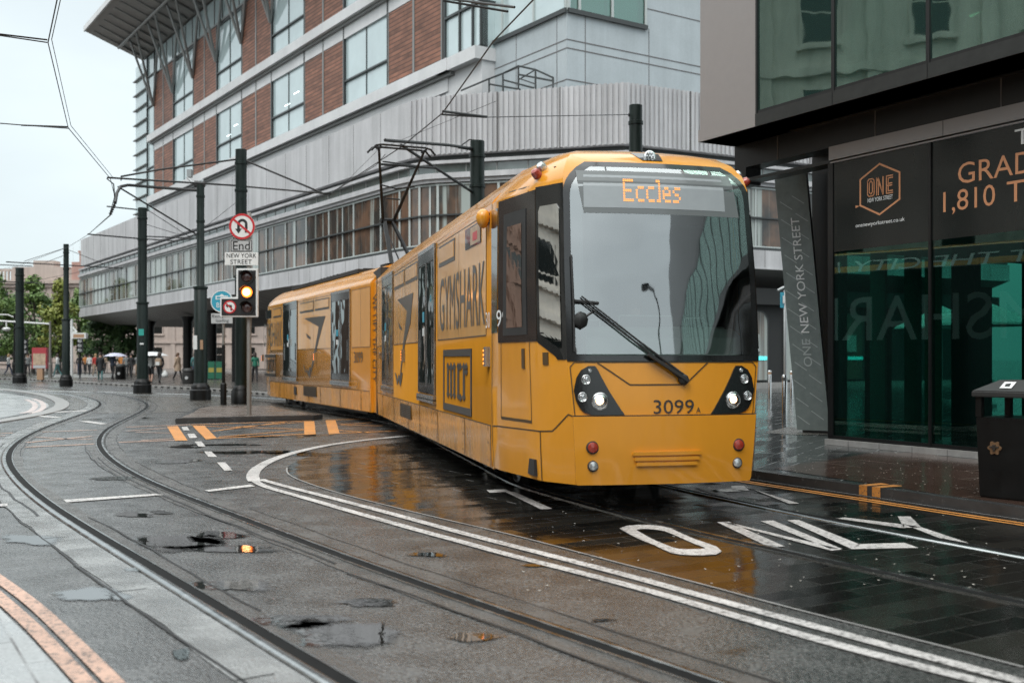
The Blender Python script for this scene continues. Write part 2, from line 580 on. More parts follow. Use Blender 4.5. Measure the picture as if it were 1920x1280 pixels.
def concrete_mat(name, c, joint=0.0, streaks=0.2):
    """pale precast concrete with rain streaks running down"""
    m, nt, N, L, b = nmat(name)
    tc = N.new('ShaderNodeTexCoord').outputs['Object']
    mp = N.new('ShaderNodeMapping'); mp.inputs['Scale'].default_value = (1, 1, 0.06)
    L.new(tc, mp.inputs[0])
    n1 = noise(N, L, mp.outputs[0], 1.6, 6, 0.7)
    n2 = noise(N, L, tc, 0.35, 5, 0.6)
    n3 = noise(N, L, tc, 14, 4, 0.6)
    t = math_node(N, L, 'ADD', mrange(N, L, n1, 0.3, 0.7, -streaks, streaks), mrange(N, L, n2, 0.3, 0.7, -0.1, 0.1))
    t = math_node(N, L, 'ADD', t, mrange(N, L, n3, 0.3, 0.7, 0.95, 1.05))
    mul = N.new('ShaderNodeMix'); mul.data_type = 'RGBA'; mul.blend_type = 'MULTIPLY'; mul.inputs[0].default_value = 1
    mul.inputs[6].default_value = (*c, 1); L.new(t, mul.inputs[7])
    L.new(mul.outputs[2], b.inputs['Base Color'])
    b.inputs['Roughness'].default_value = 0.65
    MATS[name] = m

def foliage_mat(name, c1, c2):
    m, nt, N, L, b = nmat(name)
    tc = N.new('ShaderNodeTexCoord').outputs['Object']
    f = mrange(N, L, noise(N, L, tc, 0.55, 4, 0.7), 0.35, 0.65, 0, 1)
    f2 = noise(N, L, tc, 9, 2)
    c = mixcol(N, L, f, c1, c2)
    mul = N.new('ShaderNodeMix'); mul.data_type = 'RGBA'; mul.blend_type = 'MULTIPLY'; mul.inputs[0].default_value = 1
    L.new(c, mul.inputs[6]); L.new(mrange(N, L, f2, 0.3, 0.7, 0.7, 1.3), mul.inputs[7])
    L.new(mul.outputs[2], b.inputs['Base Color'])
    b.inputs['Roughness'].default_value = 0.6
    MATS[name] = m

wet_asphalt()
slab_mat('tram_paving', (0.004, 0.0042, 0.004), (0.021, 0.020, 0.017), (0.032, 0.031, 0.028), 0.60, 0.20, R(-31), msize=0.005, r0=0.05, r1=0.15, tilt=0.05, ior=1.5)
slab_mat('pavement_grey', (0.020, 0.024, 0.024), (0.034, 0.038, 0.038), (0.16, 0.17, 0.17), 1.2, 0.30, R(-62), msize=0.012, r0=0.05, r1=0.18, tilt=0.03)
slab_mat('pavement_brown', (0.055, 0.033, 0.025), (0.075, 0.047, 0.037), (0.10, 0.075, 0.06), 1.1, 0.75, R(61), msize=0.008, r0=0.05, r1=0.16, tilt=0.02)
slab_mat('pavement_far', (0.06, 0.055, 0.05), (0.10, 0.09, 0.082), (0.05, 0.05, 0.05), 0.9, 0.6, R(20), r0=0.14, r1=0.35, tilt=0.02)
slab_mat('pavement_pale', (0.26, 0.27, 0.27), (0.34, 0.35, 0.345), (0.10, 0.10, 0.10), 0.95, 0.75, R(58), msize=0.008, r0=0.18, r1=0.4, tilt=0.01)
slab_mat('setts', (0.05, 0.045, 0.038), (0.13, 0.12, 0.105), (0.03, 0.03, 0.028), 0.22, 0.11, R(25), msize=0.014, r0=0.10, r1=0.3, tilt=0.16)
slab_mat('island_brick', (0.10, 0.075, 0.06), (0.16, 0.125, 0.105), (0.06, 0.05, 0.045), 0.3, 0.15, R(5), msize=0.01, r0=0.15, r1=0.4, tilt=0.03)
paint_mat('paint_white', (0.55, 0.53, 0.51), 0.495)
paint_mat('paint_pink', (0.60, 0.50, 0.47), 0.46)
paint_mat('paint_yellow', (0.62, 0.26, 0.06), 0.46)
paint_mat('paint_faded', (0.55, 0.35, 0.26), 0.49)
simple('bed_concrete', (0.20, 0.205, 0.202), 0.2, var=0.45, vscale=2.2, bump=0.6, bscale=45, rvar=0.12, ior=1.7)
simple('bed_tarmac', (0.065, 0.06, 0.055), 0.24, var=0.4, vscale=2.5, bump=0.7, bscale=45, rvar=0.12, ior=1.7)
simple('rail_steel', (0.40, 0.41, 0.41), 0.22, metal=1.0, var=0.3, vscale=5, rvar=0.1)
simple('rail_groove', (0.006, 0.006, 0.006), 0.7, var=0.3, spec=0.15)
simple('crack_tar', (0.006, 0.006, 0.006), 0.5)
simple('kerb_dark', (0.045, 0.045, 0.045), 0.22, var=0.3, vscale=4, bump=0.15, rvar=0.1)
simple('kerb_pale', (0.26, 0.255, 0.245), 0.4, var=0.25, vscale=4, bump=0.2)
def puddle_mat():
    m, nt, N, L, b = nmat('puddle_water')
    b.inputs['Base Color'].default_value = (0.014, 0.014, 0.013, 1)
    b.inputs['Roughness'].default_value = 0.015
    b.inputs['IOR'].default_value = 5.0
    at = N.new('ShaderNodeAttribute'); at.attribute_name = 'depth'
    tc = N.new('ShaderNodeTexCoord').outputs['Object']
    n = noise(N, L, tc, 9, 5, 0.65)
    a = mrange(N, L, math_node(N, L, 'ADD', at.outputs['Fac'], math_node(N, L, 'MULTIPLY', math_node(N, L, 'SUBTRACT', n, 0.5), 0.8)), 0.06, 0.30, 0, 1)
    L.new(a, b.inputs['Alpha'])
    bp = N.new('ShaderNodeBump'); bp.inputs['Strength'].default_value = 0.05; bp.inputs['Distance'].default_value = 0.01
    L.new(noise(N, L, tc, 14, 2), bp.inputs['Height']); L.new(bp.outputs[0], b.inputs['Normal'])
    MATS['puddle_water'] = m
puddle_mat()
simple('tram_yellow', (0.66, 0.275, 0.020), 0.22, coat=0.6, spec=0.35, var=0.09, vscale=1.6, streak=0.3, rvar=0.05)
simple('tram_skirt', (0.59, 0.25, 0.024), 0.26, coat=0.4, var=0.26, vscale=3.2, streak=0.3, rvar=0.1)
simple('tram_vinyl', (0.68, 0.345, 0.10), 0.2, coat=0.4, var=0.10, vscale=2.2, streak=0.25, rvar=0.06)
simple('tram_roof', (0.74, 0.36, 0.06), 0.3, coat=0.3, var=0.15, vscale=3, bump=0.05)
simple('tram_black', (0.012, 0.013, 0.013), 0.12, coat=0.5, var=0.15)
simple('tram_dark', (0.018, 0.018, 0.018), 0.5, var=0.3)
simple('tram_seam', (0.07, 0.04, 0.012), 0.5)
simple('decal_grey', (0.075, 0.072, 0.066), 0.35, var=0.15, vscale=8)
simple('decal_dark', (0.03, 0.028, 0.025), 0.35)
simple('decal_white', (0.70, 0.71, 0.70), 0.4)
simple('chrome', (0.62, 0.63, 0.63), 0.22, metal=1.0, rvar=0.06)
simple('steel_grey', (0.34, 0.35, 0.35), 0.32, metal=0.9, var=0.12)
simple('rubber', (0.02, 0.02, 0.02), 0.6)
simple('pole_green', (0.010, 0.017, 0.015), 0.38, var=0.4, vscale=9, streak=0.25, rvar=0.1, bump=0.08, spec=0.25)
simple('wire_black', (0.012, 0.012, 0.012), 0.5)
simple('metal_black', (0.006, 0.006, 0.006), 0.36, var=0.3, rvar=0.1, spec=0.25)
simple('sign_white', (0.68, 0.69, 0.68), 0.35, var=0.05)
simple('sign_grey', (0.42, 0.43, 0.43), 0.45)
simple('sign_red', (0.48, 0.025, 0.03), 0.35)
simple('sign_black', (0.012, 0.012, 0.012), 0.4)
simple('sign_blue', (0.03, 0.30, 0.42), 0.35)
simple('pole_grey', (0.20, 0.19, 0.175), 0.4, metal=0.3, var=0.15, streak=0.3)
simple('lamp_amber_lit', (0.9, 0.4, 0.1), 0.4, emit=(1.0, 0.19, 0.015), estr=3.5)
simple('lamp_core_lit', (1, 0.9, 0.7), 0.4, emit=(1.0, 0.46, 0.16), estr=6)
simple('lamp_head_lit', (1, 0.8, 0.55), 0.3, emit=(1.0, 0.62, 0.32), estr=7)
simple('lamp_off', (0.05, 0.02, 0.018), 0.2, coat=0.5)
simple('lamp_clear', (0.55, 0.57, 0.57), 0.12, metal=0.7)
simple('lamp_red', (0.30, 0.03, 0.015), 0.15, coat=0.6)
simple('led_amber', (0.8, 0.3, 0.05), 0.5, emit=(1.0, 0.36, 0.06), estr=1.5)
simple('display_panel', (0.33, 0.36, 0.37), 0.16, var=0.06)
simple('display_surround', (0.15, 0.165, 0.165), 0.12)
simple('dash_grey', (0.34, 0.42, 0.39), 0.6)
simple('cab_liner', (0.05, 0.053, 0.052), 0.6, var=.2)
simple('cab_seat', (0.05, 0.06, 0.10), 0.7)
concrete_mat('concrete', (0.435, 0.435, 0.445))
concrete_mat('concrete_ledge', (0.60, 0.605, 0.61), streaks=0.05)
concrete_mat('cladding_blue', (0.38, 0.425, 0.445), streaks=0.07)
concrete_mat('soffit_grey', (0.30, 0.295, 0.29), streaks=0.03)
concrete_mat('stone_pink', (0.42, 0.345, 0.305))
concrete_mat('stone_grey', (0.54, 0.50, 0.45))
concrete_mat('brick_pink', (0.42, 0.25, 0.21))
concrete_mat('brick_dark', (0.15, 0.085, 0.06))
slat_mat('terracotta', (0.20, 0.088, 0.055), 4.2, 0.7)
simple('frame_dark', (0.035, 0.04, 0.04), 0.4)
simple('frame_grey', (0.20, 0.205, 0.20), 0.4)
simple('frame_pale', (0.42, 0.46, 0.45), 0.4)
simple('joint_dark', (0.13, 0.125, 0.125), 0.7)
simple('sky_glass', (0.46, 0.56, 0.57), 0.05, ior=2.6, var=0.12, vscale=0.35)  # pale base paints part of the sky's reflection into the panes
curtain_reflection_glass('curtain_reflection_glass', 0.44, 0.54)
curtain_reflection_glass('brown_reflection_glass', 0.545, 0.60, (0.15, 0.09, 0.06))  # fewer curtains, more of the painted brick reflection
simple('strip_glass', (0.10, 0.125, 0.12), 0.06, ior=1.9, var=0.4, vscale=0.8)
simple('dark_glass', (0.012, 0.015, 0.015), 0.05, ior=1.55)
glass_mat('teal_glass', (0.17, 0.46, 0.39), refl=0.06, clear=0.94, wav=0.02, mirror=(0.62, 0.85, 0.79), base=(.006, .03, .026))  # faint diffuse teal in the base imitates reflected haze
glass_mat('green_glass', (0.20, 0.46, 0.38), refl=0.28, clear=0.70, wav=0.06, mirror=(0.60, 0.80, 0.73), base=(.03, .085, .07))  # diffuse teal base paints a haze of reflections onto the glass
glass_mat('screen_glass', (0.72, 0.80, 0.77), refl=0.35, clear=0.95, wav=0.28, rough=0.03, mirror=(0.9, 0.93, 0.93))
glass_mat('cab_glass', (0.25, 0.27, 0.26), refl=0.06, clear=0.7, wav=0.02, mirror=(.75, .77, .76))
glass_mat('door_glass', (0.22, 0.24, 0.24), refl=0.26, clear=0.3, wav=0.25, base=(.02, .022, .022))
simple('panel_grey', (0.27, 0.255, 0.25), 0.38, metal=0.2, var=0.03)
simple('panel_black', (0.007, 0.007, 0.007), 0.35, var=0.4)
simple('fascia_grey', (0.035, 0.035, 0.034), 0.5, metal=0.3, var=0.2, vscale=1.5)
simple('fascia_dark', (0.035, 0.037, 0.036), 0.3, metal=0.3, var=0.2)
simple('poster_black', (0.013, 0.015, 0.014), 0.10, var=0.3, vscale=2, streak=0.2)
simple('copper_text', (0.52, 0.235, 0.115), 0.45)
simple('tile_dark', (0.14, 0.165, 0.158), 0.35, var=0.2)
simple('tile_line', (0.34, 0.37, 0.36), 0.4)
simple('yellow_board', (0.72, 0.62, 0.16), 0.6)
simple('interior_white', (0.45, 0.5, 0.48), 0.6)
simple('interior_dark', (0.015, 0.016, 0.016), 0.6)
simple('light_strip', (1, 0.9, 0.7), 0.5, emit=(1.0, 0.80, 0.55), estr=3.0)
simple('light_cool', (0.9, 1, 1), 0.5, emit=(0.85, 0.97, 1.0), estr=2.2)
simple('light_teal', (0.1, 0.8, 0.8), 0.5, emit=(0.08, 0.75, 0.78), estr=1.3)
simple('skin', (0.46, 0.28, 0.21), 0.55)
simple('hair_dark', (0.03, 0.02, 0.016), 0.6)
simple('bark', (0.055, 0.045, 0.036), 0.8, var=0.3)
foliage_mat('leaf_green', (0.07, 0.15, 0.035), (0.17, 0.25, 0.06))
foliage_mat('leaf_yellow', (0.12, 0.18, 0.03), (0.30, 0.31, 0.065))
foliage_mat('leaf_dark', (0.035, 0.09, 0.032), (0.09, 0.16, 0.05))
simple('teal_paint', (0.03, 0.32, 0.27), 0.5)
simple('bin_green', (0.014, 0.12, 0.07), 0.4)
simple('board_yellow', (0.30, 0.26, 0.05), 0.5)
simple('teal_column', (0.06, 0.20, 0.17), 0.4)
simple('poster_red', (0.36, 0.04, 0.05), 0.4)
simple('poster_tan', (0.42, 0.31, 0.22), 0.5, var=0.5, vscale=4)
simple('wood_tan', (0.36, 0.22, 0.13), 0.6)
simple('gold_emblem', (0.22, 0.13, 0.07), 0.35, metal=0.5)
simple('petal', (0.55, 0.52, 0.46), 0.6)
M = MATS

# ------------------------------------------------------------------ ground, roads, paving
def sheet(name, poly, z, mat, label=None):
    mb = MB(); mb.face([(p[0], p[1], z) for p in poly])
    a, b, c = [Vector(mb.v[i]) for i in (0, 1, 2)]
    o = mb.build(name, mat)
    me = o.data
    if me.polygons[0].normal.z < 0: me.flip_normals()
    bm = bmesh.new(); bm.from_mesh(me); bmesh.ops.triangulate(bm, faces=bm.faces); bm.to_mesh(me); bm.free()
    return tag(o, label, kind='structure')

mb = MB(); mb.face([(-500, -300, 0), (500, -300, 0), (500, 900, 0), (-500, 900, 0)])
tag(mb.build('road', M['asphalt']), kind='structure')

Pn = lambda L, z=0.0: [G(x, y, z) for x, y in L]
# rails of the near left-hand track, traced on the ground
R_L1 = Pn([(88, 736), (133, 740), (167, 747), (183, 754), (185, 760), (177, 766), (158, 774), (120, 787.5), (80, 802), (42, 820), (17, 838), (7, 853), (5, 865), (10, 877), (34, 908), (62, 933), (94, 958), (141, 988), (187, 1016), (250, 1055), (312, 1092), (375, 1132), (437, 1169), (480, 1198), (542, 1236), (605, 1274)])
R_R1 = Pn([(145, 732), (200, 737), (242, 744), (267, 751.5), (279, 757.5), (279, 765), (267, 773), (242, 785.5), (213, 800), (197, 813), (190, 827), (192, 838), (200, 850), (217, 865), (237, 879), (281, 902), (344, 928), (406, 952), (480, 977), (542, 1003), (605, 1028), (667, 1051), (730, 1073), (792, 1094), (855, 1116), (960, 1150), (1054, 1181), (1147, 1212), (1241, 1246), (1335, 1278)])
def extend(P, d0, d1):
    a = (P[0] - P[1]).normalized(); b = (P[-1] - P[-2]).normalized()
    return ([P[0] + a * d0] if d0 else []) + P + ([P[-1] + b * d1] if d1 else [])
R_L1 = smooth_path(extend(R_L1, 30, 6), 0.35, 24)
R_R1 = smooth_path(extend(R_R1, 24, 6), 0.35, 24)
# the tram's own track: centre line, then both rails
TRK = smooth_path([(-60, 57), (-40, 53.5), (-24, 49.5), (-13.5, 43.5), (-7.6, 36.8), (-4.5, 30.3), (-1.81, 24.25), (-0.1, 17.0), (1.479, 10.34), (3.35, 7.35), (6.4, 3.3), (11, -2), (17, -9)], 0.35, 6)
R_A = smooth_path([p for p in offset_path(TRK, -0.7175) if p.y > 12.9] + [(2.54, 10.6), (3.19, 9.29), (3.86, 8.04), (4.95, 6.0), (7.6, 1.6), (12.5, -5)], 0.35, 6)
R_B = smooth_path([p for p in offset_path(TRK, 0.7175) if p.y > 12.2] + [(1.38, 9.62), (2.03, 8.45), (2.67, 7.38), (3.20, 6.50), (4.35, 4.6), (7.0, 0.6), (11.5, -6)], 0.35, 6)

def upface(o):
    bm = bmesh.new(); bm.from_mesh(o.data)
    bmesh.ops.reverse_faces(bm, faces=[f for f in bm.faces if f.normal.z < 0]); bm.to_mesh(o.data); bm.free()
def rail(path, flip, label):
    s = 1 if flip else -1
    mb = MB()
    prof = [(-.046, .003), (-.036, .011), (-.024, .0165), (-.008, .018), (.008, .018), (.017, .016), (.018, .004)]
    rows = [offset_path(path, s * q) for q, _ in prof]
    n = len(path); vs = [(p[0], p[1], z) for r_, (_, z) in zip(rows, prof) for p in r_]
    fs = [(j * n + i, j * n + i + 1, (j + 1) * n + i + 1, (j + 1) * n + i) for j in range(len(prof) - 1) for i in range(n - 1)]
    mb.add(vs, fs if s < 0 else [f[::-1] for f in fs], 0)
    mb.ribbon(path, 0.078, 0.0095, 1, off=s * 0.056)
    mb.ribbon(path, 0.014, 0.014, 0, thick=0.014, off=s * 0.103)
    o = mb.build('rail', [M['rail_steel'], M['rail_groove']], smooth=50)
    upface(o)
    return tag(o, label, 'rail', 'steel tram rails in the road')
rail(R_L1, False, 'steel rail nearest the lower left corner, left one of the track curving across the foreground')
rail(R_R1, True, 'steel rail sweeping through the middle of the road, right one of the foreground track')
rail(R_A, False, 'steel rail under the yellow tram on its kerb side, passing below the letter Y')
rail(R_B, True, 'steel rail under the yellow tram passing between the letters O and N')

def wob(path, amp, seed):
    rnd = random.Random(seed); out = []; v = 0
    n = offset_path(path, 1.0)
    for p, q in zip(path, n):
        v = v * 0.75 + rnd.uniform(-amp, amp)
        out.append(Vector((p[0], p[1])) + (Vector(q) - Vector((p[0], p[1]))) * v)
    return out
bedmb = MB()
for path, a, bb, mi in ((R_L1, 0.06, 0.35, 0), (R_L1, -0.24, -0.06, 1), (R_R1, 0.06, 0.26, 1), (R_R1, -0.26, -0.06, 1)):
    L = offset_path(path, a) if abs(a) < .1 else wob(offset_path(path, a), 0.02, 3)
    Rr = offset_path(path, bb) if abs(bb) < .1 else wob(offset_path(path, bb), 0.02, 4)
    # right of the direction of travel is towards smaller x here: measured from the photo
    vs = [(p[0], p[1], 0.004) for p in L] + [(p[0], p[1], 0.004) for p in Rr]
    n = len(L)
    bedmb.add(vs, [(i, i + n, i + n + 1, i + 1) for i in range(n - 1)], mi)
bed = bedmb.build('track_bed', [M['bed_concrete'], M['bed_tarmac']])
for p in bed.data.polygons:
    pass
if bed.data.polygons[40].normal.z < 0: bed.data.flip_normals()
tag(bed, kind='structure')
# joints and cracks beside the rails
cr = MB()
for path, offs in ((R_L1, (0.17, -0.235, 0.35)), (R_R1, (0.20, 0.26, -0.24))):
    for k, d in enumerate(offs):
        P = wob(offset_path(path, d), 0.02, 10 + k)
        rnd = random.Random(k + 50)
        i = 0
        while i < len(P) - 4:
            n = rnd.randint(3, 16)
            if rnd.random() < 0.62:
                cr.ribbon(P[i:i + n + 1], rnd.choice((0.012, 0.018, 0.026)), 0.0072)
            i += n
rnd = random.Random(5)
for path in (R_L1,):
    A = offset_path(path, 0.35); B = offset_path(path, 0.16)
    for i in range(10, len(path) - 5, 7):
        cr.ribbon([A[i], B[i]], 0.012, 0.0072)
tag(cr.build('road_joint', M['crack_tar']), kind='structure')

# setts between and beside the rails at the back
sheet('sett_paving', Pn([(0, 727), (150, 730), (300, 736), (490, 748), (600, 762), (560, 768), (500, 771), (330, 772), (262, 776), (158, 774), (118, 763), (115, 745), (60, 735), (0, 731)]), 0.0038, M['setts'])
sheet('sett_paving', [(-4.4, 29.8), (-2.9, 28.0), (-3.9, 25.2), (-5.0, 26.5), (-7.0, 31.6), (-9.5, 37.0), (-7.2, 38.5)], 0.0042, M['setts'])

# dark slab paving of the tram lane
lane_edge = Pn([(1920, 1252), (1818, 1225), (1681, 1191), (1560, 1160), (1440, 1130), (1304, 1092), (1210, 1069), (1085, 1036), (960, 1003), (824, 972), (730, 949), (636, 925), (574, 905), (545, 893), (537, 886), (538, 877), (556, 864), (600, 851), (680, 838), (768, 827)])
e0 = smooth_path(lane_edge, 0.3, 2)
d0 = (lane_edge[0] - lane_edge[1]).normalized()
near = lane_edge[0] + d0 * 9
KERB = smooth_path([(0.4, 60), (0.55, 40), (0.75, 28), (1.0, 22.5), (1.45, 18.6), (2.1, 15.6), (2.97, 13.25), (3.82, 11.72), (4.34, 10.66), (4.82, 9.8), (7.25, 5.4), (10.0, 0.45), (16.0, -10.4)], 0.5, 3)
kr = [p for p in KERB if p.y < 23]
lane = [near] + e0 + [(-1.6, 21.5), (0.0, 23.0)] + kr
sheet('tram_lane', lane, 0.004, M['tram_paving'])
eb = MB(); eb.ribbon(smooth_path(lane_edge[:16], 0.3, 2), 0.022, 0.0068)
tag(eb.build('paving_edge', M['kerb_pale']), kind='structure')
# raised pavement on the right
pav = [p for p in offset_path(KERB, -0.14)]
poly = [(p[0], p[1]) for p in pav] + [(60, -10.4), (60, 62)]
sheet('pavement', poly, 0.110, M['pavement_grey'])
kb = MB()
A = offset_path(KERB, 0.0); B = offset_path(KERB, -0.14)
n = len(A)
kb.add([(p[0], p[1], 0.113) for p in A] + [(p[0], p[1], 0.113) for p in B] + [(p[0], p[1], 0) for p in A],
       [(i, i + 1, n + i + 1, n + i) for i in range(n - 1)] + [(2 * n + i, 2 * n + i + 1, i + 1, i) for i in range(n - 1)])
o = kb.build('kerb', M['kerb_dark']); tag(o, kind='structure')
gut = MB(); gut.ribbon(offset_path([p for p in KERB if p.y < 16], 0.035), 0.018, 0.0088)
tag(gut.build('gutter_line', M['kerb_pale']), kind='structure')
# brown slabs between kerb and glazing
sheet('brown_paving', [G(1450, 878, .114), G(1632, 849, .114), G(1735, 848, .114), (6.1, 15.2), (7.0, 13.4), (12.0, 4.4), (17, -4.6), (15.3, -8.5), (9.95, 0.75), (4.95, 9.85), (4.45, 10.75)], 0.1145, M['pavement_brown'])
cob = MB()
sheet('cobble_patch', Pn([(1432, 811), (1475, 800), (1560, 806), (1558, 814), (1500, 815)], .114), 0.1145, M['setts'])
# pale pavement at the lower left
cornr = Pn([(0, 1142), (62, 1203), (131, 1280)])
sheet('near_pavement', [(-9, 9.5)] + [cornr[0] + (cornr[0] - cornr[1]) * 1.0] + cornr + [cornr[2] + (cornr[2] - cornr[1]) * 6, (-9, 0)], 0.006, M['pavement_pale'])
# pavement corner at the far left with its pale kerb
arc = smooth_path(Pn([(-160, 721.5), (-60, 726), (0, 730), (50, 736), (83, 741.5), (106, 749), (117, 757), (112, 765), (93, 772.5), (40, 784), (-60, 800), (-160, 820)]), 0.5, 6)
kb = MB(); kb.ribbon(arc, 0.42, 0.03, 0, thick=0.03)
tag(kb.build('corner_kerb', M['kerb_pale']), kind='structure')
inn = smooth_path(Pn([(-160, 728), (-60, 732.5), (0, 736.5), (48, 743), (82, 753), (92, 763), (72, 771), (0, 784), (-160, 815)]), 0.5, 6)
sheet('corner_pavement', inn, 0.007, M['pavement_pale'])
# far pavement with slotted drainage kerb
fk = smooth_path(Pn([(-300, 704), (-100, 707.5), (50, 711.8), (170, 719), (320, 727), (400, 731.5), (482, 738), (560, 744)], 0.05) + [(-3.5, 38.5), (-1.4, 33), (-0.6, 27)], 0.8, 3)
fp = [(p[0], p[1]) for p in offset_path(fk, -0.2)]
sheet('far_pavement', fp + [(-0.6, 49), (-9, 60), (-35, 140), (-110, 140)], 0.10, M['pavement_far'])
kb = MB()
A = offset_path(fk, 0.0); B = offset_path(fk, -0.25)
n = len(A)
kb.add([(p[0], p[1], 0.13) for p in A] + [(p[0], p[1], 0.13) for p in B] + [(p[0], p[1], 0) for p in A],
       [(i, i + 1, n + i + 1, n + i) for i in range(n - 1)] + [(2 * n + i, 2 * n + i + 1, i + 1, i) for i in range(n - 1)])
AA = offset_path(fk, 0.006)
for i in range(0, n - 1):
    a, b = Vector(AA[i]), Vector(AA[i + 1])
    p, q = a.lerp(b, .2), a.lerp(b, .65)
    kb.add([(p[0], p[1], .03), (q[0], q[1], .03), (q[0], q[1], .10), (p[0], p[1], .10)], [(0, 1, 2, 3)], 1)
tag(kb.build('drain_kerb', [M['kerb_pale'], M['rail_groove']]), kind='structure')
sheet('plaza', [(-110, 141), (-35, 141), (40, 141), (40, 210), (-170, 210), (-170, 141)], 0.09, M['pavement_far'])
sheet('plaza_path', Pn([(100, 701), (240, 700), (210, 707.5), (60, 707)], 0.1), 0.104, M['pavement_pale'])

# traffic island
isl = [(-7.80, 24.7), (-4.85, 26.05), (-4.7, 26.5), (-6.3, 29.5), (-7.05, 31.5), (-9.0, 31.3), (-8.9, 29.8), (-8.3, 27.3), (-8.0, 25.6)]
mb = MB(); mb.prism([(x, y, 0) for x, y in isl], (0, 0, 0.115), 0)
cx, cy = sum(p[0] for p in isl) / len(isl), sum(p[1] for p in isl) / len(isl)
o = mb.build('traffic_island', M['kerb_dark'], bevel=0.015); tag(o, kind='structure')
sheet('island_paving', [(cx + (x - cx) * .88, cy + (y - cy) * .93) for x, y in isl], 0.119, M['island_brick'])

# ---- painted markings
mk = MB()
def curve_mark(px, w, it=3, z=0.0082):
    mk.ribbon(smooth_path(Pn(px), 0.25, it), w, z)
outer = [(475, 899), (481, 906), (500, 914), (574, 934.5), (636, 953), (714, 975), (792, 997), (871, 1018), (960, 1043), (1054, 1066), (1147, 1090), (1241, 1115), (1335, 1143), (1440, 1174), (1560, 1208), (1681, 1240), (1784, 1265), (1920, 1300)]
inner = [(489, 899), (530, 911), (574, 922), (667, 946), (761, 971), (855, 997), (960, 1024), (1054, 1048), (1147, 1072), (1210, 1089), (1304, 1115), (1440, 1152), (1560, 1184), (1681, 1217), (1801, 1249), (1920, 1281)]
curve_mark(outer, 0.098); curve_mark(inner, 0.098)
arcm = smooth_path(Pn([(478, 903), (473, 897), (475, 888), (483, 878), (512, 862), (555, 848), (614, 835), (687, 825), (768, 817)]), 0.25, 2)
mk.ribbon(arcm, 0.16, 0.0092)
for q in ([(412, 343), (448, 341), (465, 365), (425, 367)], [(450, 387), (495, 385), (515, 412), (465, 415)], [(497, 437), (540, 435), (568, 468), (522, 468)], [(558, 500), (605, 500), (642, 535), (585, 535)], [(640, 570), (695, 570), (740, 622), (690, 625)]):
    mk.face([G(x / 3.4286 + 220, y / 3.4286 + 700, 0.0088) for x, y in q])
def quad_mark(q, z=0.0088):
    mk.face([G(x, y, z) for x, y in q])
quad_mark([(118, 936), (290, 925), (308, 927), (125, 941)])
quad_mark([(-60, 946), (14, 943), (14, 948), (-60, 951)])
quad_mark([(383, 918.5), (470, 907.5), (478, 911), (392, 921)])
quad_mark([(66, 780), (78, 778.5), (118, 781.5), (100, 783)])
quad_mark([(95, 772), (163, 768.5), (160, 770.5), (100, 773.5)])
quad_mark([(148, 789.5), (165, 788.5), (203, 794), (190, 795.5)])
quad_mark([(22, 786), (40, 781.5), (47, 782), (30, 786.5)]); quad_mark([(-6, 792), (10, 789.5), (13, 790.3), (-4, 793)])
# lettering on the tram lane
c4 = lambda L: [(x / 2.6667 + 1240, y / 2.6667 + 800) for x, y in L]
for q in ([(278, 475), (338, 473), (620, 597), (540, 600)], [(300, 474), (352, 480), (905, 612), (850, 617)], [(495, 469), (560, 467), (905, 609), (842, 607)],
          [(627, 465), (685, 463), (992, 586), (955, 610)], [(955, 609.5), (985, 585), (1215, 578), (1285, 603)],
          [(1182, 446), (1245, 446), (1300, 501), (1212, 503)], [(868, 455), (920, 452), (1215, 487), (1212, 505)], [(1215, 486), (1300, 500), (1535, 579), (1450, 578)],
          [(165, 303), (240, 301), (385, 360), (345, 363)], [(240, 316), (352, 307), (400, 320), (270, 327)], [(350, 295), (412, 292), (440, 318), (352, 312)], [(412, 292.5), (432, 303), (690, 382), (640, 384)]):
    quad_mark(c4(q), 0.0090)
cE = lambda L: [(x / 3.2 + 960, y / 3.2 + 880) for x, y in L]
Oo = cE([(645, 352), (690, 335), (760, 330), (830, 331), (900, 338), (960, 354), (1030, 387), (1100, 416), (1170, 440), (1230, 461), (1260, 490), (1225, 507), (1160, 512), (1080, 512), (1010, 508), (955, 498), (900, 474), (850, 450), (785, 425), (720, 395)])
Oi = cE([(745, 360), (770, 355), (800, 354), (835, 356), (880, 361), (925, 371), (980, 393), (1040, 420), (1100, 446), (1155, 466), (1158, 471), (1130, 474), (1090, 475), (1050, 476), (1000, 474), (960, 464), (915, 446), (870, 428), (825, 406), (775, 378)])
n = len(Oo)
mk.add([G(x, y, .009) for x, y in Oo] + [G(x, y, .009) for x, y in Oi], [(i, (i + 1) % n, n + (i + 1) % n, n + i) for i in range(n)])
quad_mark([(912, 918), (948, 916.5), (958, 921), (918, 923)]); quad_mark([(940, 918), (966, 922), (1036, 953), (1014, 954)], 0.0093)
o = mk.build('road_marking', M['paint_white'])
upface(o); tag(o, kind='structure')

mk = MB()   # double yellow lines by the kerb
yl = [p for p in KERB if p.y < 16.5]
mk.ribbon(offset_path(yl, 0.215), 0.055, 0.0085); mk.ribbon(offset_path(yl, 0.325), 0.055, 0.0085)
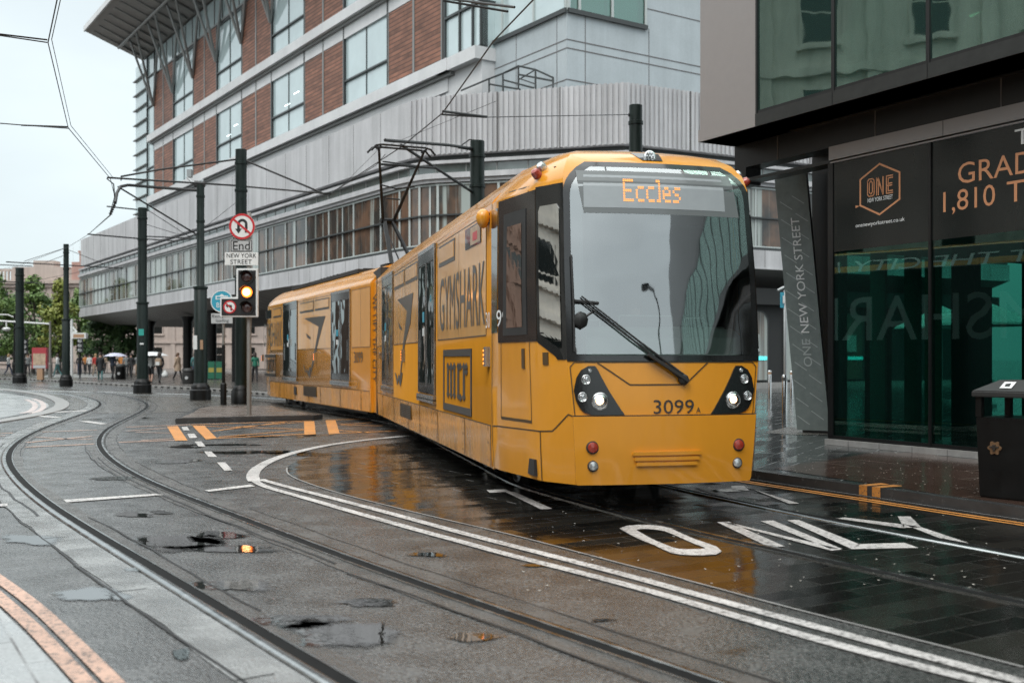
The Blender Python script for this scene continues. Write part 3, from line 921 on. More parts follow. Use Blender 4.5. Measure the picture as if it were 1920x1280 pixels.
# box junction
cD = lambda x, y: (x / 3.4286 + 220, y / 3.4286 + 700)
def line2(a, b, w, z=0.0082):
    mk.ribbon([G(*cD(*a)), G(*cD(*b))], w, z)
for a, b, w in (((470, 331), (1250, 305), .12), ((570, 421), (1272, 388), .12), ((610, 372), (1100, 310), .09), ((650, 410), (1225, 362), .09), ((560, 340), (1200, 360), .09), ((760, 345), (1220, 312), .08),
                ((1340, 300), (1640, 294), .12), ((1360, 388), (1800, 370), .12), ((1400, 332), (1640, 316), .09), ((1400, 330), (1700, 338), .09), ((1420, 366), (1620, 382), .09)):
    line2(a, b, w)
for q in ([(320, 340), (388, 337), (452, 430), (372, 430)], [(482, 335), (560, 334), (640, 416), (570, 423)], [(1200, 309), (1266, 305), (1276, 390), (1203, 394)], [(1338, 301), (1402, 299), (1430, 385), (1360, 390)]):
    mk.face([G(*cD(x, y), 0.0091) for x, y in q])
o = mk.build('yellow_marking', M['paint_yellow']); upface(o); tag(o, kind='structure')
mk = MB()   # faded orange lines near the camera and over the left track
for a, b, w in (((60, 346), (470, 330), .13), ((10, 444), (372, 430), .13), ((120, 378), (350, 385), .08), ((60, 372), (330, 352), .08), ((150, 432), (372, 418), .08)):
    line2(a, b, w)
cA = lambda x, y: (x / 6 + 0, y / 6 + 700)
for a, b, w in (((480, 660), (1090, 637), .10), ((300, 780), (1030, 708), .10), ((390, 718), (740, 736), .08), ((700, 737), (1040, 741), .08), ((280, 832), (1060, 796), .12), ((-200, 690), (150, 670), .1), ((-200, 712), (60, 700), .1)):
    mk.ribbon([G(*cA(*a)), G(*cA(*b))], w, 0.0083)
curve = lambda L, w: mk.ribbon(smooth_path(extend(Pn(L), 1.5, 2.0), 0.2, 2), w, 0.0096)
curve([(0, 1088), (59, 1131), (125, 1192), (213, 1280)], 0.085)
curve([(0, 1122), (62, 1178), (158, 1280)], 0.085)
o = mk.build('faded_marking', M['paint_faded']); upface(o); tag(o, kind='structure')
mk = MB()
mk.ribbon(smooth_path(Pn([(40, 775), (57, 771), (66, 762), (62, 755), (49, 749)]), 0.3, 2), 0.16, 0.0115)
mk.ribbon(smooth_path(Pn([(58, 775), (74, 770), (82, 762), (76, 753), (62, 748)]), 0.3, 2), 0.16, 0.0115)
o = mk.build('corner_marking', M['paint_pink']); upface(o); tag(o, kind='structure')
# yellow stripes painted over the kerb
mk = MB()
for (x0, x1, y) in ((1634, 1650, 914.5), (1664, 1680, 917.5)):
    a = G(x0, y + 12); b = G(x1, y + 14)
    best = lambda p: min(range(len(KERB)), key=lambda i: (Vector(KERB[i]) - Vector((p.x, p.y))).length)
    k0 = KERB[best(a)]
    t = Vector((0.485, -0.875)); nrm = Vector((0.875, 0.485))
    p0 = Vector((4.0, 11.32)); s0 = (Vector((a.x, a.y)) - p0).dot(t); s1 = s0 + 0.115
    base = p0 + nrm * ((Vector((k0[0], k0[1])) - p0).dot(nrm) - 0.006)
    P = lambda s, d, z: tuple(base + t * s + nrm * d) + (z,)
    mk.face([P(s0, 0, .012), P(s1, 0, .012), P(s1, 0, .1155), P(s0, 0, .1155)])
    mk.face([P(s0, 0, .1175), P(s1, 0, .1175), P(s1, .34, .1175), P(s0, .34, .1175)])
o = mk.build('kerb_mark', M['paint_yellow']); tag(o, kind='structure')

# standing water
def puddle(cx, cy, rx, ry, seed, z=0.0062):
    rnd = random.Random(seed)
    c = G(cx, cy)
    ex = G(cx + rx, cy) - c; ey = G(cx, cy - ry) - c
    a0 = [rnd.uniform(0, 6.3) for _ in range(5)]
    mb = MB(); n = 44; vs = []; dep = []
    for f in (0.0, .35, .7, 1.0):
        for k in range(n):
            a = 2 * math.pi * k / n
            r = (1 + sum(math.sin((j + 2) * a + a0[j]) * 0.24 / (j + 1.2) for j in range(5))) * f * 1.25
            p = c + ex * (math.cos(a) * r) + ey * (math.sin(a) * r)
            vs.append((p.x, p.y, z)); dep.append(1 - f)
    mb.add(vs, [(q * n + k, q * n + (k + 1) % n, (q + 1) * n + (k + 1) % n, (q + 1) * n + k)[::-1] for q in range(3) for k in range(n)])
    o = mb.build('puddle', M['puddle_water'])
    at = o.data.attributes.new('depth', 'FLOAT', 'POINT')
    for i, d in enumerate(dep): at.data[i].value = d
    if o.data.polygons[n].normal.z < 0: o.data.flip_normals()
    tag(o, kind='structure')
for i, a in enumerate([(175, 1115, 52, 14), (335, 1018, 62, 16), (420, 1029, 105, 5.5), (340, 1227, 19, 8), (640, 1188, 85, 26), (560, 1165, 70, 14), (250, 965, 32, 4.5), (303, 961, 20, 3), (415, 1003, 40, 6), (390, 1012, 30, 8), (430, 1098, 70, 10),
                       (490, 848, 90, 3.0), (330, 865, 40, 3.5), (345, 838, 22, 2.5), (560, 851, 60, 3), (420, 834, 62, 1.6), (470, 818, 55, 1.8), (215, 897, 42, 3), (1010, 1060, 26, 3), (1130, 1163, 20, 2.4), (255, 1068, 22, 3), (690, 1130, 60, 6), (60, 1012, 45, 9), (890, 1195, 55, 6), (800, 1040, 40, 3)]):
    puddle(*a, seed=i + 3)
# fallen petals and grit on the wet pavement
pt = MB(); rnd = random.Random(11)
for k in range(330):
    if k < 190:
        p = G(rnd.uniform(1440, 1835), rnd.uniform(845, 925), .117); z = .1172
        if p.x - 2.97 < (13.25 - p.y) * .555 + .35: continue
    else:
        p = G(rnd.uniform(980, 1900), rnd.uniform(905, 1110), .0); z = .0105
    s = rnd.uniform(.004, .012); a = rnd.uniform(0, 3.14)
    e = Vector((math.cos(a), math.sin(a), 0)) * s; f = Vector((-e.y, e.x, 0)) * .7
    c = Vector((p.x, p.y, z))
    pt.face([c - e - f, c + e - f, c + e + f * .6, c - e * .6 + f])
tag(pt.build('fallen_petals', M['petal']), 'scatter of tiny pale petals lying on the wet paving', 'petals', kind='stuff')

# pale mortar left in some of the short joints between the lane's slabs
jm = MB(); rnd = random.Random(21)
ca, sa = math.cos(R(31)), math.sin(R(31))
for k in range(5200):
    r, c_ = rnd.randint(20, 130), rnd.randint(-30, 60)
    if rnd.random() > .16: continue
    x, y = (c_ + .5 * (r % 2)) * .60, r * .20
    a = Vector((x * ca - y * sa, x * sa + y * ca, .0066)); b = Vector((x * ca - (y + .195) * sa, x * sa + (y + .195) * ca, .0066))
    m_ = (a + b) / 2
    if m_.y < 5.2 or m_.y > 19: continue
    px_, py_ = CX + m_.x / m_.y * FPX, HY + EYE / m_.y * FPX
    q = [v for v in e0] if False else None
    kx = min(KERB, key=lambda p: abs(p[1] - m_.y))[0]
    lx = [p[0] for p in e0 if abs(p[1] - m_.y) < .4]
    lo = max(lx) if lx else 99
    if m_.x > kx - .5 or m_.x < lo + .15: continue
    jm.ribbon([a, b], rnd.uniform(.006, .012), .0066)
o = jm.build('paving_joint', M['kerb_pale']); upface(o); tag(o, kind='structure')

# ------------------------------------------------------------------ the tram
# local frame: x to the viewer's right across the tram, y back along it, z up; origin under the nose
TR_O = Vector((1.479, 10.336, 0)); TR_A = math.atan2(0.230, 0.973)
LEN1 = 14.3
tram = thing('tram', TR_O, TR_A, 'yellow two-car articulated tram with lit headlights crossing the wet junction', 'tram')
REAR_M = Matrix.Translation((0, LEN1, 0)) @ Matrix.Rotation(R(23.95) - TR_A, 4, 'Z')   # rear car relative to the tram
TM = mtx(tram); TMI = TM.inverted()

HALF = 1.325
PROF = [(1.30, .28), (1.32, .62), (1.325, .95), (1.325, 3.20), (1.30, 3.25), (0.98, 3.58), (0.84, 3.645), (0.45, 3.70), (0, 3.71)]
def prof_v(z):
    for (v0, z0), (v1, z1) in zip(PROF, PROF[1:]):
        if z0 <= z <= z1: return v0 + (v1 - v0) * (z - z0) / max(z1 - z0, 1e-6)
    return PROF[0][0] if z < .28 else 0.0
# cab plan at each height: A front corner, P1 corner of the nose and the cab side, P0 where the cab meets the body
CAB = [(.30, (.02, .895), (.40, 1.12), (1.5, 1.30)),
       (.62, (-.01, .915), (.38, 1.14), (1.5, 1.32)),
       (.95, (-.02, .935), (.37, 1.15), (1.5, 1.325)),
       (1.47, (0, .985), (.40, 1.165), (1.5, 1.325)),
       (2.3, (.09, .985), (.47, 1.165), (1.5, 1.325)),
       (3.20, (.21, .965), (.57, 1.145), (1.5, 1.318)),
       (3.34, (.27, .94), (.62, 1.10), (1.55, 1.20)),
       (3.46, (.38, .875), (.72, 1.00), (1.55, 1.085)),
       (3.56, (.56, .78), (.85, .90), (1.6, .99)),
       (3.64, (.84, .64), (1.05, .75), (1.6, .83)),
       (3.69, (1.15, .36), (1.28, .45), (1.6, .50))]
BULGE = .09
def cab_row(z):
    for r0, r1 in zip(CAB, CAB[1:]):
        if z <= r1[0] or r1 is CAB[-1]:
            t = (z - r0[0]) / (r1[0] - r0[0])
            return [tuple(a + (b - a) * t for a, b in zip(p, q)) for p, q in zip(r0[1:], r1[1:])]
def cab_pt(s, z):
    """s: 0 nose centre, 1 front corner, 2 end of the corner face, 3 start of the body, 4 body at u=1.8 (sign = side)"""
    A, P1, P0 = cab_row(z)
    sg = -1 if s < 0 else 1
    s = abs(s)
    if s <= 1: u, v = A[0] - BULGE * (1 - s * s), A[1] * s
    elif s <= 2: u, v = A[0] + (P1[0] - A[0]) * (s - 1), A[1] + (P1[1] - A[1]) * (s - 1)
    elif s <= 3: u, v = P1[0] + (P0[0] - P1[0]) * (s - 2), P1[1] + (P0[1] - P1[1]) * (s - 2)
    else: u, v = P0[0] + (1.8 - P0[0]) * (s - 3), P0[1] + (prof_v(z) - P0[1]) * (s - 3)
    return Vector((sg * v, u, z))
def cab_n(s, z):
    e = 1e-3
    seg = min(int(abs(s) - 1e-9), 3); lo, hi = seg + .3, seg + .7
    sg = -1 if s < 0 else 1
    a, b = cab_pt(sg * lo, z), cab_pt(sg * hi, z)
    if abs(s) < 1: a, b = cab_pt(s - .05, z), cab_pt(s + .05, z)
    dz = cab_pt(s, z + .02) - cab_pt(s, z - .02)
    n = (b - a).cross(dz).normalized()
    c = cab_pt(s, z); 
    if n.dot(Vector((c.x, c.y - 3, 0))) < 0: n = -n
    return n
def cab_at(s, z, off): return cab_pt(s, z) + cab_n(s, z) * off

def cab_panel(mb, rows, off=.008, mi=0, depth=.03, ns=10, dz=.12):
    """thin curved panel lying on the cab: rows [(z, s0, s1)] from bottom to top"""
    full = []
    for r0, r1 in zip(rows, rows[1:]):
        n = max(1, int(math.ceil((r1[0] - r0[0]) / dz)))
        full += [tuple(a + (b - a) * k / n for a, b in zip(r0, r1)) for k in range(n)]
    full.append(rows[-1])
    vs = []
    for z, s0, s1 in full:
        vs += [cab_at(s0 + (s1 - s0) * k / ns, z, off) for k in range(ns + 1)]
    m = ns + 1; h = len(full)
    fs = [(i * m + k, i * m + k + 1, (i + 1) * m + k + 1, (i + 1) * m + k) for i in range(h - 1) for k in range(ns)]
    rim = [k for k in range(m)] + [i * m + m - 1 for i in range(1, h)] + [(h - 1) * m + k for k in range(m - 2, -1, -1)] + [i * m for i in range(h - 2, 0, -1)]
    base = len(vs)
    # side walls back into the body
    zz = [full[i // m][0] for i in range(len(vs))]
    ss = [full[i // m][1] + (full[i // m][2] - full[i // m][1]) * (i % m) / ns for i in range(len(vs))]
    vs += [cab_at(ss[i], zz[i], off - depth) for i in rim]
    q = len(rim)
    fs += [(rim[i], base + i, base + (i + 1) % q, rim[(i + 1) % q]) for i in range(q)]
    mb.add(vs, fs, mi)

def cab_line(mb, pts, w=.012, off=.004, mi=0):
    """dark seam following the cab through (s, z) points"""
    P = []
    for (s0, z0), (s1, z1) in zip(pts, pts[1:]):
        n = 10
        P += [(s0 + (s1 - s0) * k / n, z0 + (z1 - z0) * k / n) for k in range(n)]
    P.append(pts[-1])
    Q = [cab_at(s, z, off) for s, z in P]; Nn = [cab_n(s, z) for s, z in P]
    for i in range(len(Q) - 1):
        d = (Q[i + 1] - Q[i])
        if d.length < 1e-6: continue
        sd = d.normalized().cross(Nn[i]).normalized() * w / 2
        mb.face([Q[i] - sd, Q[i + 1] - sd, Q[i + 1] + sd, Q[i] + sd], mi)

def fixn(o):
    bm = bmesh.new(); bm.from_mesh(o.data)
    bmesh.ops.remove_doubles(bm, verts=bm.verts, dist=2e-4)
    bmesh.ops.recalc_face_normals(bm, faces=bm.faces); bm.to_mesh(o.data); bm.free()
    return o

def car_shell(u_end, opening=False):
    """yellow shell: cab loft plus straight body"""
    mb = MB()
    zs = []
    for r0, r1 in zip(CAB, CAB[1:]):
        n = max(1, int((r1[0] - r0[0]) / .25))
        zs += [r0[0] + (r1[0] - r0[0]) * k / n for k in range(n)]
    zs.append(CAB[-1][0])
    S = [k / 6 for k in range(6)] + [1, 1.5, 2, 2.33, 2.66, 3, 4]
    S = [-s for s in reversed(S[1:])] + S
    m = len(S)
    vs = [cab_pt(s, z) for z in zs for s in S]
    fs = [(i * m + k, i * m + k + 1, (i + 1) * m + k + 1, (i + 1) * m + k) for i in range(len(zs) - 1) for k in range(m - 1)
          if not (opening and zs[i] > 1.46 and zs[i + 1] < 3.35 and abs(S[k]) < .84 and abs(S[k + 1]) < .84)]
    fs.append(tuple((len(zs) - 1) * m + k for k in range(m)))
    fs.append(tuple(reversed(range(m))))
    mb.add(vs, fs, 0)
    pr = PROF[:-1]
    ring = [(-v, z) for v, z in pr] + [(0, 3.71)] + [(v, z) for v, z in reversed(pr)]
    k = len(ring)
    us = [1.8, u_end]
    vs = [Vector((v, u, z)) for u in us for v, z in ring]
    b = len(mb.v)
    mb.add(vs, [(i, i + 1, k + i + 1, k + i) for i in range(k - 1)] + [(0, k, 2 * k - 1, k - 1)] + [tuple(reversed(range(k))), tuple(range(k, 2 * k))], 0)
    return mb

def build(mb, name, mats, parent, smooth=None, bevel=0):
    """parts are drawn in their parent's own frame"""
    return mb.build(name, mats, parent, world=False, smooth=smooth, bevel=bevel)

U_END = 13.65
front = build(car_shell(U_END, True), 'front_car', [M['tram_yellow']], tram); fixn(front)
for p in front.data.polygons: p.use_smooth = True
front.data.set_sharp_from_angle(angle=R(24))

def side(mb, u0, u1, z0, z1, mi=0, off=.006, sg=-1, depth=.01):
    """thin plate standing proud of the car's side (sg -1 = the side the photo shows)"""
    x = sg * HALF
    mb.box(min(x, x + sg * off), max(x, x + sg * off), min(u0, u1), max(u0, u1), z0, z1, mi)

def px_uz(px, py):
    k = (px - 960) / 2000; u = (.19 - 10.03 * k) / (.23 + .973 * k); Y = 10.03 + .973 * u
    return u, 1.5 - (py - 672) * Y / 2000
def px_wz(px, py):
    k = (px - 960) / 2000; w = (-3.02 - 23.71 * k) / (.406 + .914 * k); Y = 23.71 + .914 * w
    return w, 1.5 - (py - 672) * Y / 2000

SEAM_Z = 1.77
def side_poly(mb, poly, off=.010, mi=0, sg=-1):
    mb.face([(sg * (HALF + off), u, z) for u, z in poly], mi)
def side_text(mb, body, u_left, u_right, z0, z1, off=.010, mi=0, sg=-1, vert=False):
    x = sg * (HALF + off)
    if vert: put_text(mb, body, lambda a, b: (x, u_left + (u_right - u_left) * (1 - b), z0 + (z1 - z0) * a), mi)
    else: put_text(mb, body, lambda a, b: (x, u_left + (u_right - u_left) * a, z0 + (z1 - z0) * b), mi)

def tram_door(parent, u0, u1, sg=-1):
    """double-leaf sliding plug door in a bright frame"""
    mb = MB(); z0, z1 = .97, 3.17
    side(mb, u0, u1, z0, z1, 1, .012, sg)                         # dark surround
    t = .085
    for a, b in ((u0, u0 + t * .5), (u1 - t * .5, u1)): side(mb, a, b, z0, z1, 0, .03, sg)
    side(mb, u0, u1, z1 - .05, z1 + .01, 0, .03, sg); 
    mid = (u0 + u1) / 2
    side(mb, u0 + .05, u1 - .05, z1 - .22, z1 - .05, 1, .024, sg)
    for a, b in ((u0 + t, mid - .03), (mid + .03, u1 - t)):
        side(mb, a, b, z0 + .16, z1 - .24, 2, .022, sg)
        side(mb, a, b, z0 + .02, z0 + .14, 1, .024, sg)
    side(mb, mid - .022, mid + .022, z0, z1 - .2, 1, .026, sg)
    for a in (mid - .05, mid + .03): side(mb, a, a + .02, z0 + .1, z1 - .22, 0, .03, sg)
    for a in (u0 + t + .1, u1 - t - .12): side(mb, a, a + .02, 1.45, 1.95, 0, .04, sg)   # grab rails seen through the glass
    side(mb, mid + .20, mid + .36, 2.06, 2.22, 3, .026, sg)
    side(mb, mid + .20, mid + .36, 1.85, 1.97, 4, .026, sg)
    side(mb, u0 - .02, u1 + .02, .84, .95, 0, .05, sg)            # bright step edge
    side(mb, u0 - .02, u1 + .02, .88, .90, 1, .055, sg)
    return build(mb, 'passenger_door', [M['chrome'], M['tram_black'], M['door_glass'], M['sign_blue'], M['sign_white']], parent)

def vent_window(parent, u0, u1, z0=2.79, z1=3.08, mat='tram_vinyl'):
    mb = MB()
    side(mb, u0, u1, z0, z1, 0, .012); side(mb, u0 + .05, u1 - .05, z0 + .05, z1 - .03, 1, .018)
    return build(mb, 'hopper_window', [M['decal_grey'], M[mat]], parent)

def indicator(parent, s_or_u, z, cab=False):
    mb = MB()
    c = Vector((-(HALF + .015), s_or_u, z))
    mb.box(c.x - .045, c.x + .02, c.y - .05, c.y + .05, z - .11, z + .11, 0)
    for k in range(4):
        mb.box(c.x - .055, c.x - .04, c.y - .035, c.y + .035, z - .09 + k * .047, z - .055 + k * .047, 1)
    return build(mb, 'side_indicator', [M['chrome'], M['lamp_amber_lit']], parent, bevel=.01)

def livery(car, rear):
    """vinyl panels, lettering and panel seams of one car's visible side; lower bands stay paint"""
    d = (lambda a: LEN2 - a) if rear else (lambda a: a)           # distances below are from the nose of each car
    # upper vinyl over the windows
    mb = MB()
    spans = ((2.08, 5.45), (7.32, 10.62), (12.55, 13.62)) if not rear else ((2.0 + .0, 3.95), (5.95, 9.75), (11.75, 13.3))
    for a, b in spans:
        mb = MB(); side(mb, d(a), d(b), SEAM_Z, 3.12, 0, .005)
        build(mb, 'window_vinyl', [M['tram_vinyl']], car)
    mb = MB()
    for a, b in spans:
        side(mb, d(a), d(b), SEAM_Z - .012, SEAM_Z, 0, .006)
        side(mb, d(a), d(b), 3.12, 3.132, 0, .006)
        m = (a + b) / 2
        side(mb, d(m) - .006, d(m) + .006, SEAM_Z, 3.12, 0, .0065)
        for e in (a, b): side(mb, d(e) - .006, d(e) + .006, SEAM_Z, 3.12, 0, .0065)
    U1 = 13.6 if not rear else 13.25
    sk = MB()
    for a, b in zip((1.86, 3.4, 5.5, 7.28, 8.6, 10.64, 12.53), (3.4, 5.5, 7.28, 8.6, 10.64, 12.53, U1)):
        lo_, hi_ = sorted((d(a + .012), d(b - .012)))
        sk.add([(-(1.305 + .004), lo_, .292), (-(1.305 + .004), hi_, .292), (-(1.3215 + .004), hi_, .75), (-(1.3215 + .004), lo_, .75)], [(0, 1, 2, 3)])
    build(sk, 'skirt_panel', [M['tram_skirt']], car)
    lo, hi = sorted((d(1.85), d(U1)))
    side(mb, lo, hi, .752, .764, 0, .003)
    for a in (1.86, 3.4, 5.5, 7.28, 8.6, 10.64, 12.53): side(mb, d(a) - .006, d(a) + .006, .30, .752, 0, .003)
    rnd = random.Random(3)
    for a in (1.98, 3.5, 5.6, 8.7, 10.7, 12.6):
        for z in (.35, .55, .70): side(mb, d(a), d(a) + .025, z, z + .025, 0, .003)
    build(mb, 'panel_seam', [M['tram_seam']], car)

# --- rear car
LEN2 = 13.75
def rear_shell():
    mb = car_shell(13.3)
    out = MB()
    out.v = [(-x, LEN2 - y, z) for x, y, z in mb.v]; out.f = mb.f; out.mi = mb.mi
    return out
rear = build(rear_shell(), 'rear_car', [M['tram_yellow']], tram)
fixn(rear)
for p in rear.data.polygons: p.use_smooth = True
rear.data.set_sharp_from_angle(angle=R(24))
rear.matrix_local = REAR_M
MTX[rear.name] = TM @ REAR_M
livery(front, False)
livery(rear, True)

# --- joint between the cars
mb = MB()
n = 10
for sgn in (-1, 1):
    arc = []
    for k in range(n + 1):
        a = R(-3 + (16.65) * k / n)
        arc.append((U_END + .02 + 1.15 * k / n, sgn * (1.30 if k in (0, n) else 1.315)))
    for k in range(n):
        (u0, v0), (u1, v1) = arc[k], arc[k + 1]
        bend = lambda u, v: (v - .05 * 0, u)
        p0, p1 = Vector((v0, u0, 0)), Vector((v1, u1, 0))
        mb.face([(v0, u0, .30), (v1, u1, .30), (v1, u1, 3.22), (v0, u0, 3.22)], 0)
        mb.face([(v0, u0, 3.22), (v1, u1, 3.22), (v1 * .74, u1, 3.58), (v0 * .74, u0, 3.58)], 0)
mb.face([(-.97, U_END, 3.58), (.97, U_END, 3.58), (.97, U_END + 1.2, 3.58), (-.97, U_END + 1.2, 3.58)], 0)
jc = build(mb, 'joint_cover', [M['tram_yellow']], tram); fixn(jc)
mb = MB()
for u in (U_END - .015, U_END + 1.12):
    mb.box(-1.335, -1.28, u, u + .045, .30, 3.22, 0); mb.box(1.28, 1.335, u, u + .045, .30, 3.22, 0)
mb.box(-1.25, 1.25, U_END, U_END + 1.5, .25, 3.5, 1)
build(mb, 'joint_gaiter', [M['tram_dark'], M['rubber']], tram)
mb = MB()
put_text(mb, 'WE LIFT THE CITY', lambda a, b: (-1.326, 14.62 - .80 * b, .98 + 1.95 * (1 - a)), 0)
build(mb, 'side_slogan', [M['decal_dark']], tram)

# --- doors, windows, lettering: front car
tram_door(front, 5.62, 7.25); tram_door(front, 10.70, 12.48)
for a, b in ((4.05, 5.3), (7.45, 8.9), (9.05, 10.5)): vent_window(front, a, b)
mb = MB()   # clear corner window with its dark picture
u0, u1 = 2.35, 3.3
side(mb, u0, u1, 2.84, 3.09, 0, .014); side(mb, u0 + .02, u1 - .35, 2.86, 3.07, 1, .017); side(mb, u0 + .18, u1 - .5, 2.9, 3.0, 2, .019)
build(mb, 'clear_window', [M['dark_glass'], M['poster_tan'], M['sign_red']], front)
mb = MB()
side_text(mb, 'GYMSHARK', 5.25, 2.12, 1.88, 2.62)
build(mb, 'side_lettering', [M['decal_grey']], front)
mb = MB()
fin = [px_uz(*p) for p in ((746, 562), (775.6, 548.5), (770, 607), (760, 644), (748.5, 729), (757, 640), (761, 611), (764, 583))]
side_poly(mb, fin)
side_poly(mb, [px_uz(*p) for p in ((747, 602), (755, 617), (753, 619), (749.5, 614))])
side_poly(mb, [px_uz(*p) for p in ((741, 697), (744, 701), (746, 712), (749, 700), (751.5, 712), (754, 697), (756, 699), (752, 725), (748.5, 712), (746, 722))], .0115)
build(mb, 'fin_emblem', [M['decal_grey']], front)

def mcr_box(u0, u1, z0, z1):
    """dark square frame with the blackletter 'mcr' made of arrow-ended strokes"""
    mb = MB()
    t = abs(u1 - u0) * .035
    lo, hi = min(u0, u1), max(u0, u1)
    side(mb, lo, hi, z1 - .09, z1, 0, .010); side(mb, lo, hi, z0, z0 + .09, 0, .010)
    side(mb, lo, lo + t, z0, z1, 0, .0095); side(mb, hi - t, hi, z0, z1, 0, .0095)
    W = u1 - u0
    def stroke(c, a, b, w=.075, top=True, bot=True):
        uu = lambda f: u0 + W * f
        zz = lambda f: z0 + (z1 - z0) * f
        side_poly(mb, [(uu(c - w / 2), zz(a)), (uu(c + w / 2), zz(a)), (uu(c + w / 2), zz(b)), (uu(c - w / 2), zz(b))], .0105)
        for on, y, dy in ((top, b, .07), (bot, a, -.07)):
            if on: side_poly(mb, [(uu(c - w * .9), zz(y)), (uu(c), zz(y + dy)), (uu(c + w * .9), zz(y)), (uu(c), zz(y - dy * .9))], .0112)
    for c in (.19, .31, .43): stroke(c, .27, .73, .062)
    stroke(.57, .27, .73, .062); stroke(.645, .25, .28, .07, False, True); stroke(.64, .70, .73, .07, True, False)
    stroke(.76, .27, .73, .062); stroke(.84, .66, .73, .06, True, True)
    for a, b in ((.19, .31), (.31, .43)):
        side_poly(mb, [(u0 + W * a, z0 + (z1 - z0) * .70), (u0 + W * b, z0 + (z1 - z0) * .74), (u0 + W * b, z0 + (z1 - z0) * .70), (u0 + W * a, z0 + (z1 - z0) * .66)], .0101)
    return mb
build(mcr_box(4.95, 2.92, .80, 1.62), 'side_badge', [M['decal_dark']], front)
mb = MB()
for u0, u1 in ((8.25, 9.65),):
    side(mb, u0, u1, .46, .70, 0, .006)
    for k in range(7): side(mb, u0 + .03, u1 - .03, .48 + k * .03, .492 + k * .03, 1, .012)
build(mb, 'side_grille', [M['tram_seam'], M['tram_dark']], front)
indicator(front, 1.92, 1.52); indicator(front, 9.05, 1.55)
mb = MB(); side_text(mb, '30', 2.06, 1.84, 1.84, 2.02, .012)
build(mb, 'fleet_number', [M['decal_white']], front)
mb = MB(); side_text(mb, '3099', 13.3, 12.7, 1.5, 1.64, .012)
build(mb, 'fleet_number', [M['decal_dark']], front)
mb = MB()
mb.lathe((-1.39, 1.95, 3.08), [(0.0, -.13), (.04, -.115), (.075, -.06), (.085, 0), (.07, .05), (.03, .085), (0, .09)], 14)
mb.box(-1.36, -1.30, 1.90, 2.0, 3.0, 3.12, 1)
build(mb, 'camera_pod', [M['tram_yellow'], M['tram_dark']], front, smooth=50)
# far side: dark wrap, pale lettering (seen only in the glass across the street)
mb = MB()
side(mb, 1.9, 13.5, .95, 3.2, 0, .006, 1)
side(mb, 1.9, 13.5, .30, .95, 0, .004, 1)
mb.add([(1.332, 1.9, 3.2), (1.332, 13.5, 3.2), (.99, 13.5, 3.6), (.99, 1.9, 3.6)], [(0, 1, 2, 3)])
build(mb, 'far_side_wrap', [M['poster_black']], front)
mb = MB()
put_text(mb, 'WE LIFT THE CITY // WE LIFT', lambda a, b: (1.335 - .20 * b, 2.2 + 8.6 * a, 3.215 + .235 * b), 0)
build(mb, 'far_side_slogan', [M['decal_white']], front)
mb = MB()
side_text(mb, 'GYMSHARK', 2.3, 8.6, 1.85, 2.72, .012, 0, 1)
build(mb, 'far_side_lettering', [M['decal_white']], front)

# --- rear car details (distances measured from the joint)
for a, b in ((2.12, 3.92), (7.85, 9.76)):
    tram_door(rear, a, b)
for a, b in ((4.15, 5.7), (5.85, 7.5), (10.05, 11.3)): vent_window(rear, a, b)
mb = MB(); side(mb, 11.6, 12.6, 2.80, 3.07, 0, .014); build(mb, 'clear_window', [M['dark_glass']], rear)
mb = MB(); side_text(mb, 'GYMSHARK', 12.9, 9.98, 1.88, 2.66); build(mb, 'side_lettering', [M['decal_grey']], rear)
mb = MB()
c2 = lambda x, y: (x / 2.462 + 460, y / 2.462 + 380)
side_poly(mb, [px_wz(*c2(*p)) for p in ((272, 533), (371, 522), (352, 590), (333, 665), (299, 815), (312, 720), (326, 655), (335, 605), (340, 572))])
side_poly(mb, [px_wz(*c2(*p)) for p in ((280, 602), (303, 620), (301, 631), (288, 622))])
side_poly(mb, [px_wz(*c2(*p)) for p in ((268, 745), (275, 758), (281, 782), (287, 764), (291, 785), (299, 757), (304, 760), (297, 808), (289, 790), (284, 778), (276, 778))], .0115)
build(mb, 'fin_emblem', [M['decal_grey']], rear)
build(mcr_box(12.7, 10.95, .93, 1.63), 'side_badge', [M['decal_dark']], rear)
mb = MB(); side(mb, 5.55, 7.1, .46, .74, 0, .006)
for k in range(7): side(mb, 5.58, 7.07, .48 + k * .035, .494 + k * .035, 1, .012)
build(mb, 'side_grille', [M['tram_seam'], M['tram_dark']], rear)
mb = MB(); side(mb, 7.98, 8.3, .45, .68, 0, .012); build(mb, 'socket_hatch', [M['tram_dark']], rear)
indicator(rear, 5.6, 1.55); indicator(rear, 12.95, 1.52)
mb = MB(); side_text(mb, '3099', 1.78, 1.05, 1.40, 1.66); build(mb, 'fleet_number', [M['decal_dark']], rear)
mb = MB()   # roof equipment of the rear car
for a, b, h in ((3.0, 5.2, .05), (5.6, 8.0, .09), (8.4, 10.6, .06)):
    mb.box(-.7, .7, a, b, 3.69, 3.70 + h, 0)
    for k in range(6): mb.box(-.72, .72, a + .1 + k * (b - a - .2) / 6, a + .16 + k * (b - a - .2) / 6, 3.70 + h, 3.72 + h, 0)
mb.box(-.9, -.7, 3.0, 10.6, 3.64, 3.74, 0)
build(mb, 'roof_unit', [M['tram_dark']], rear)

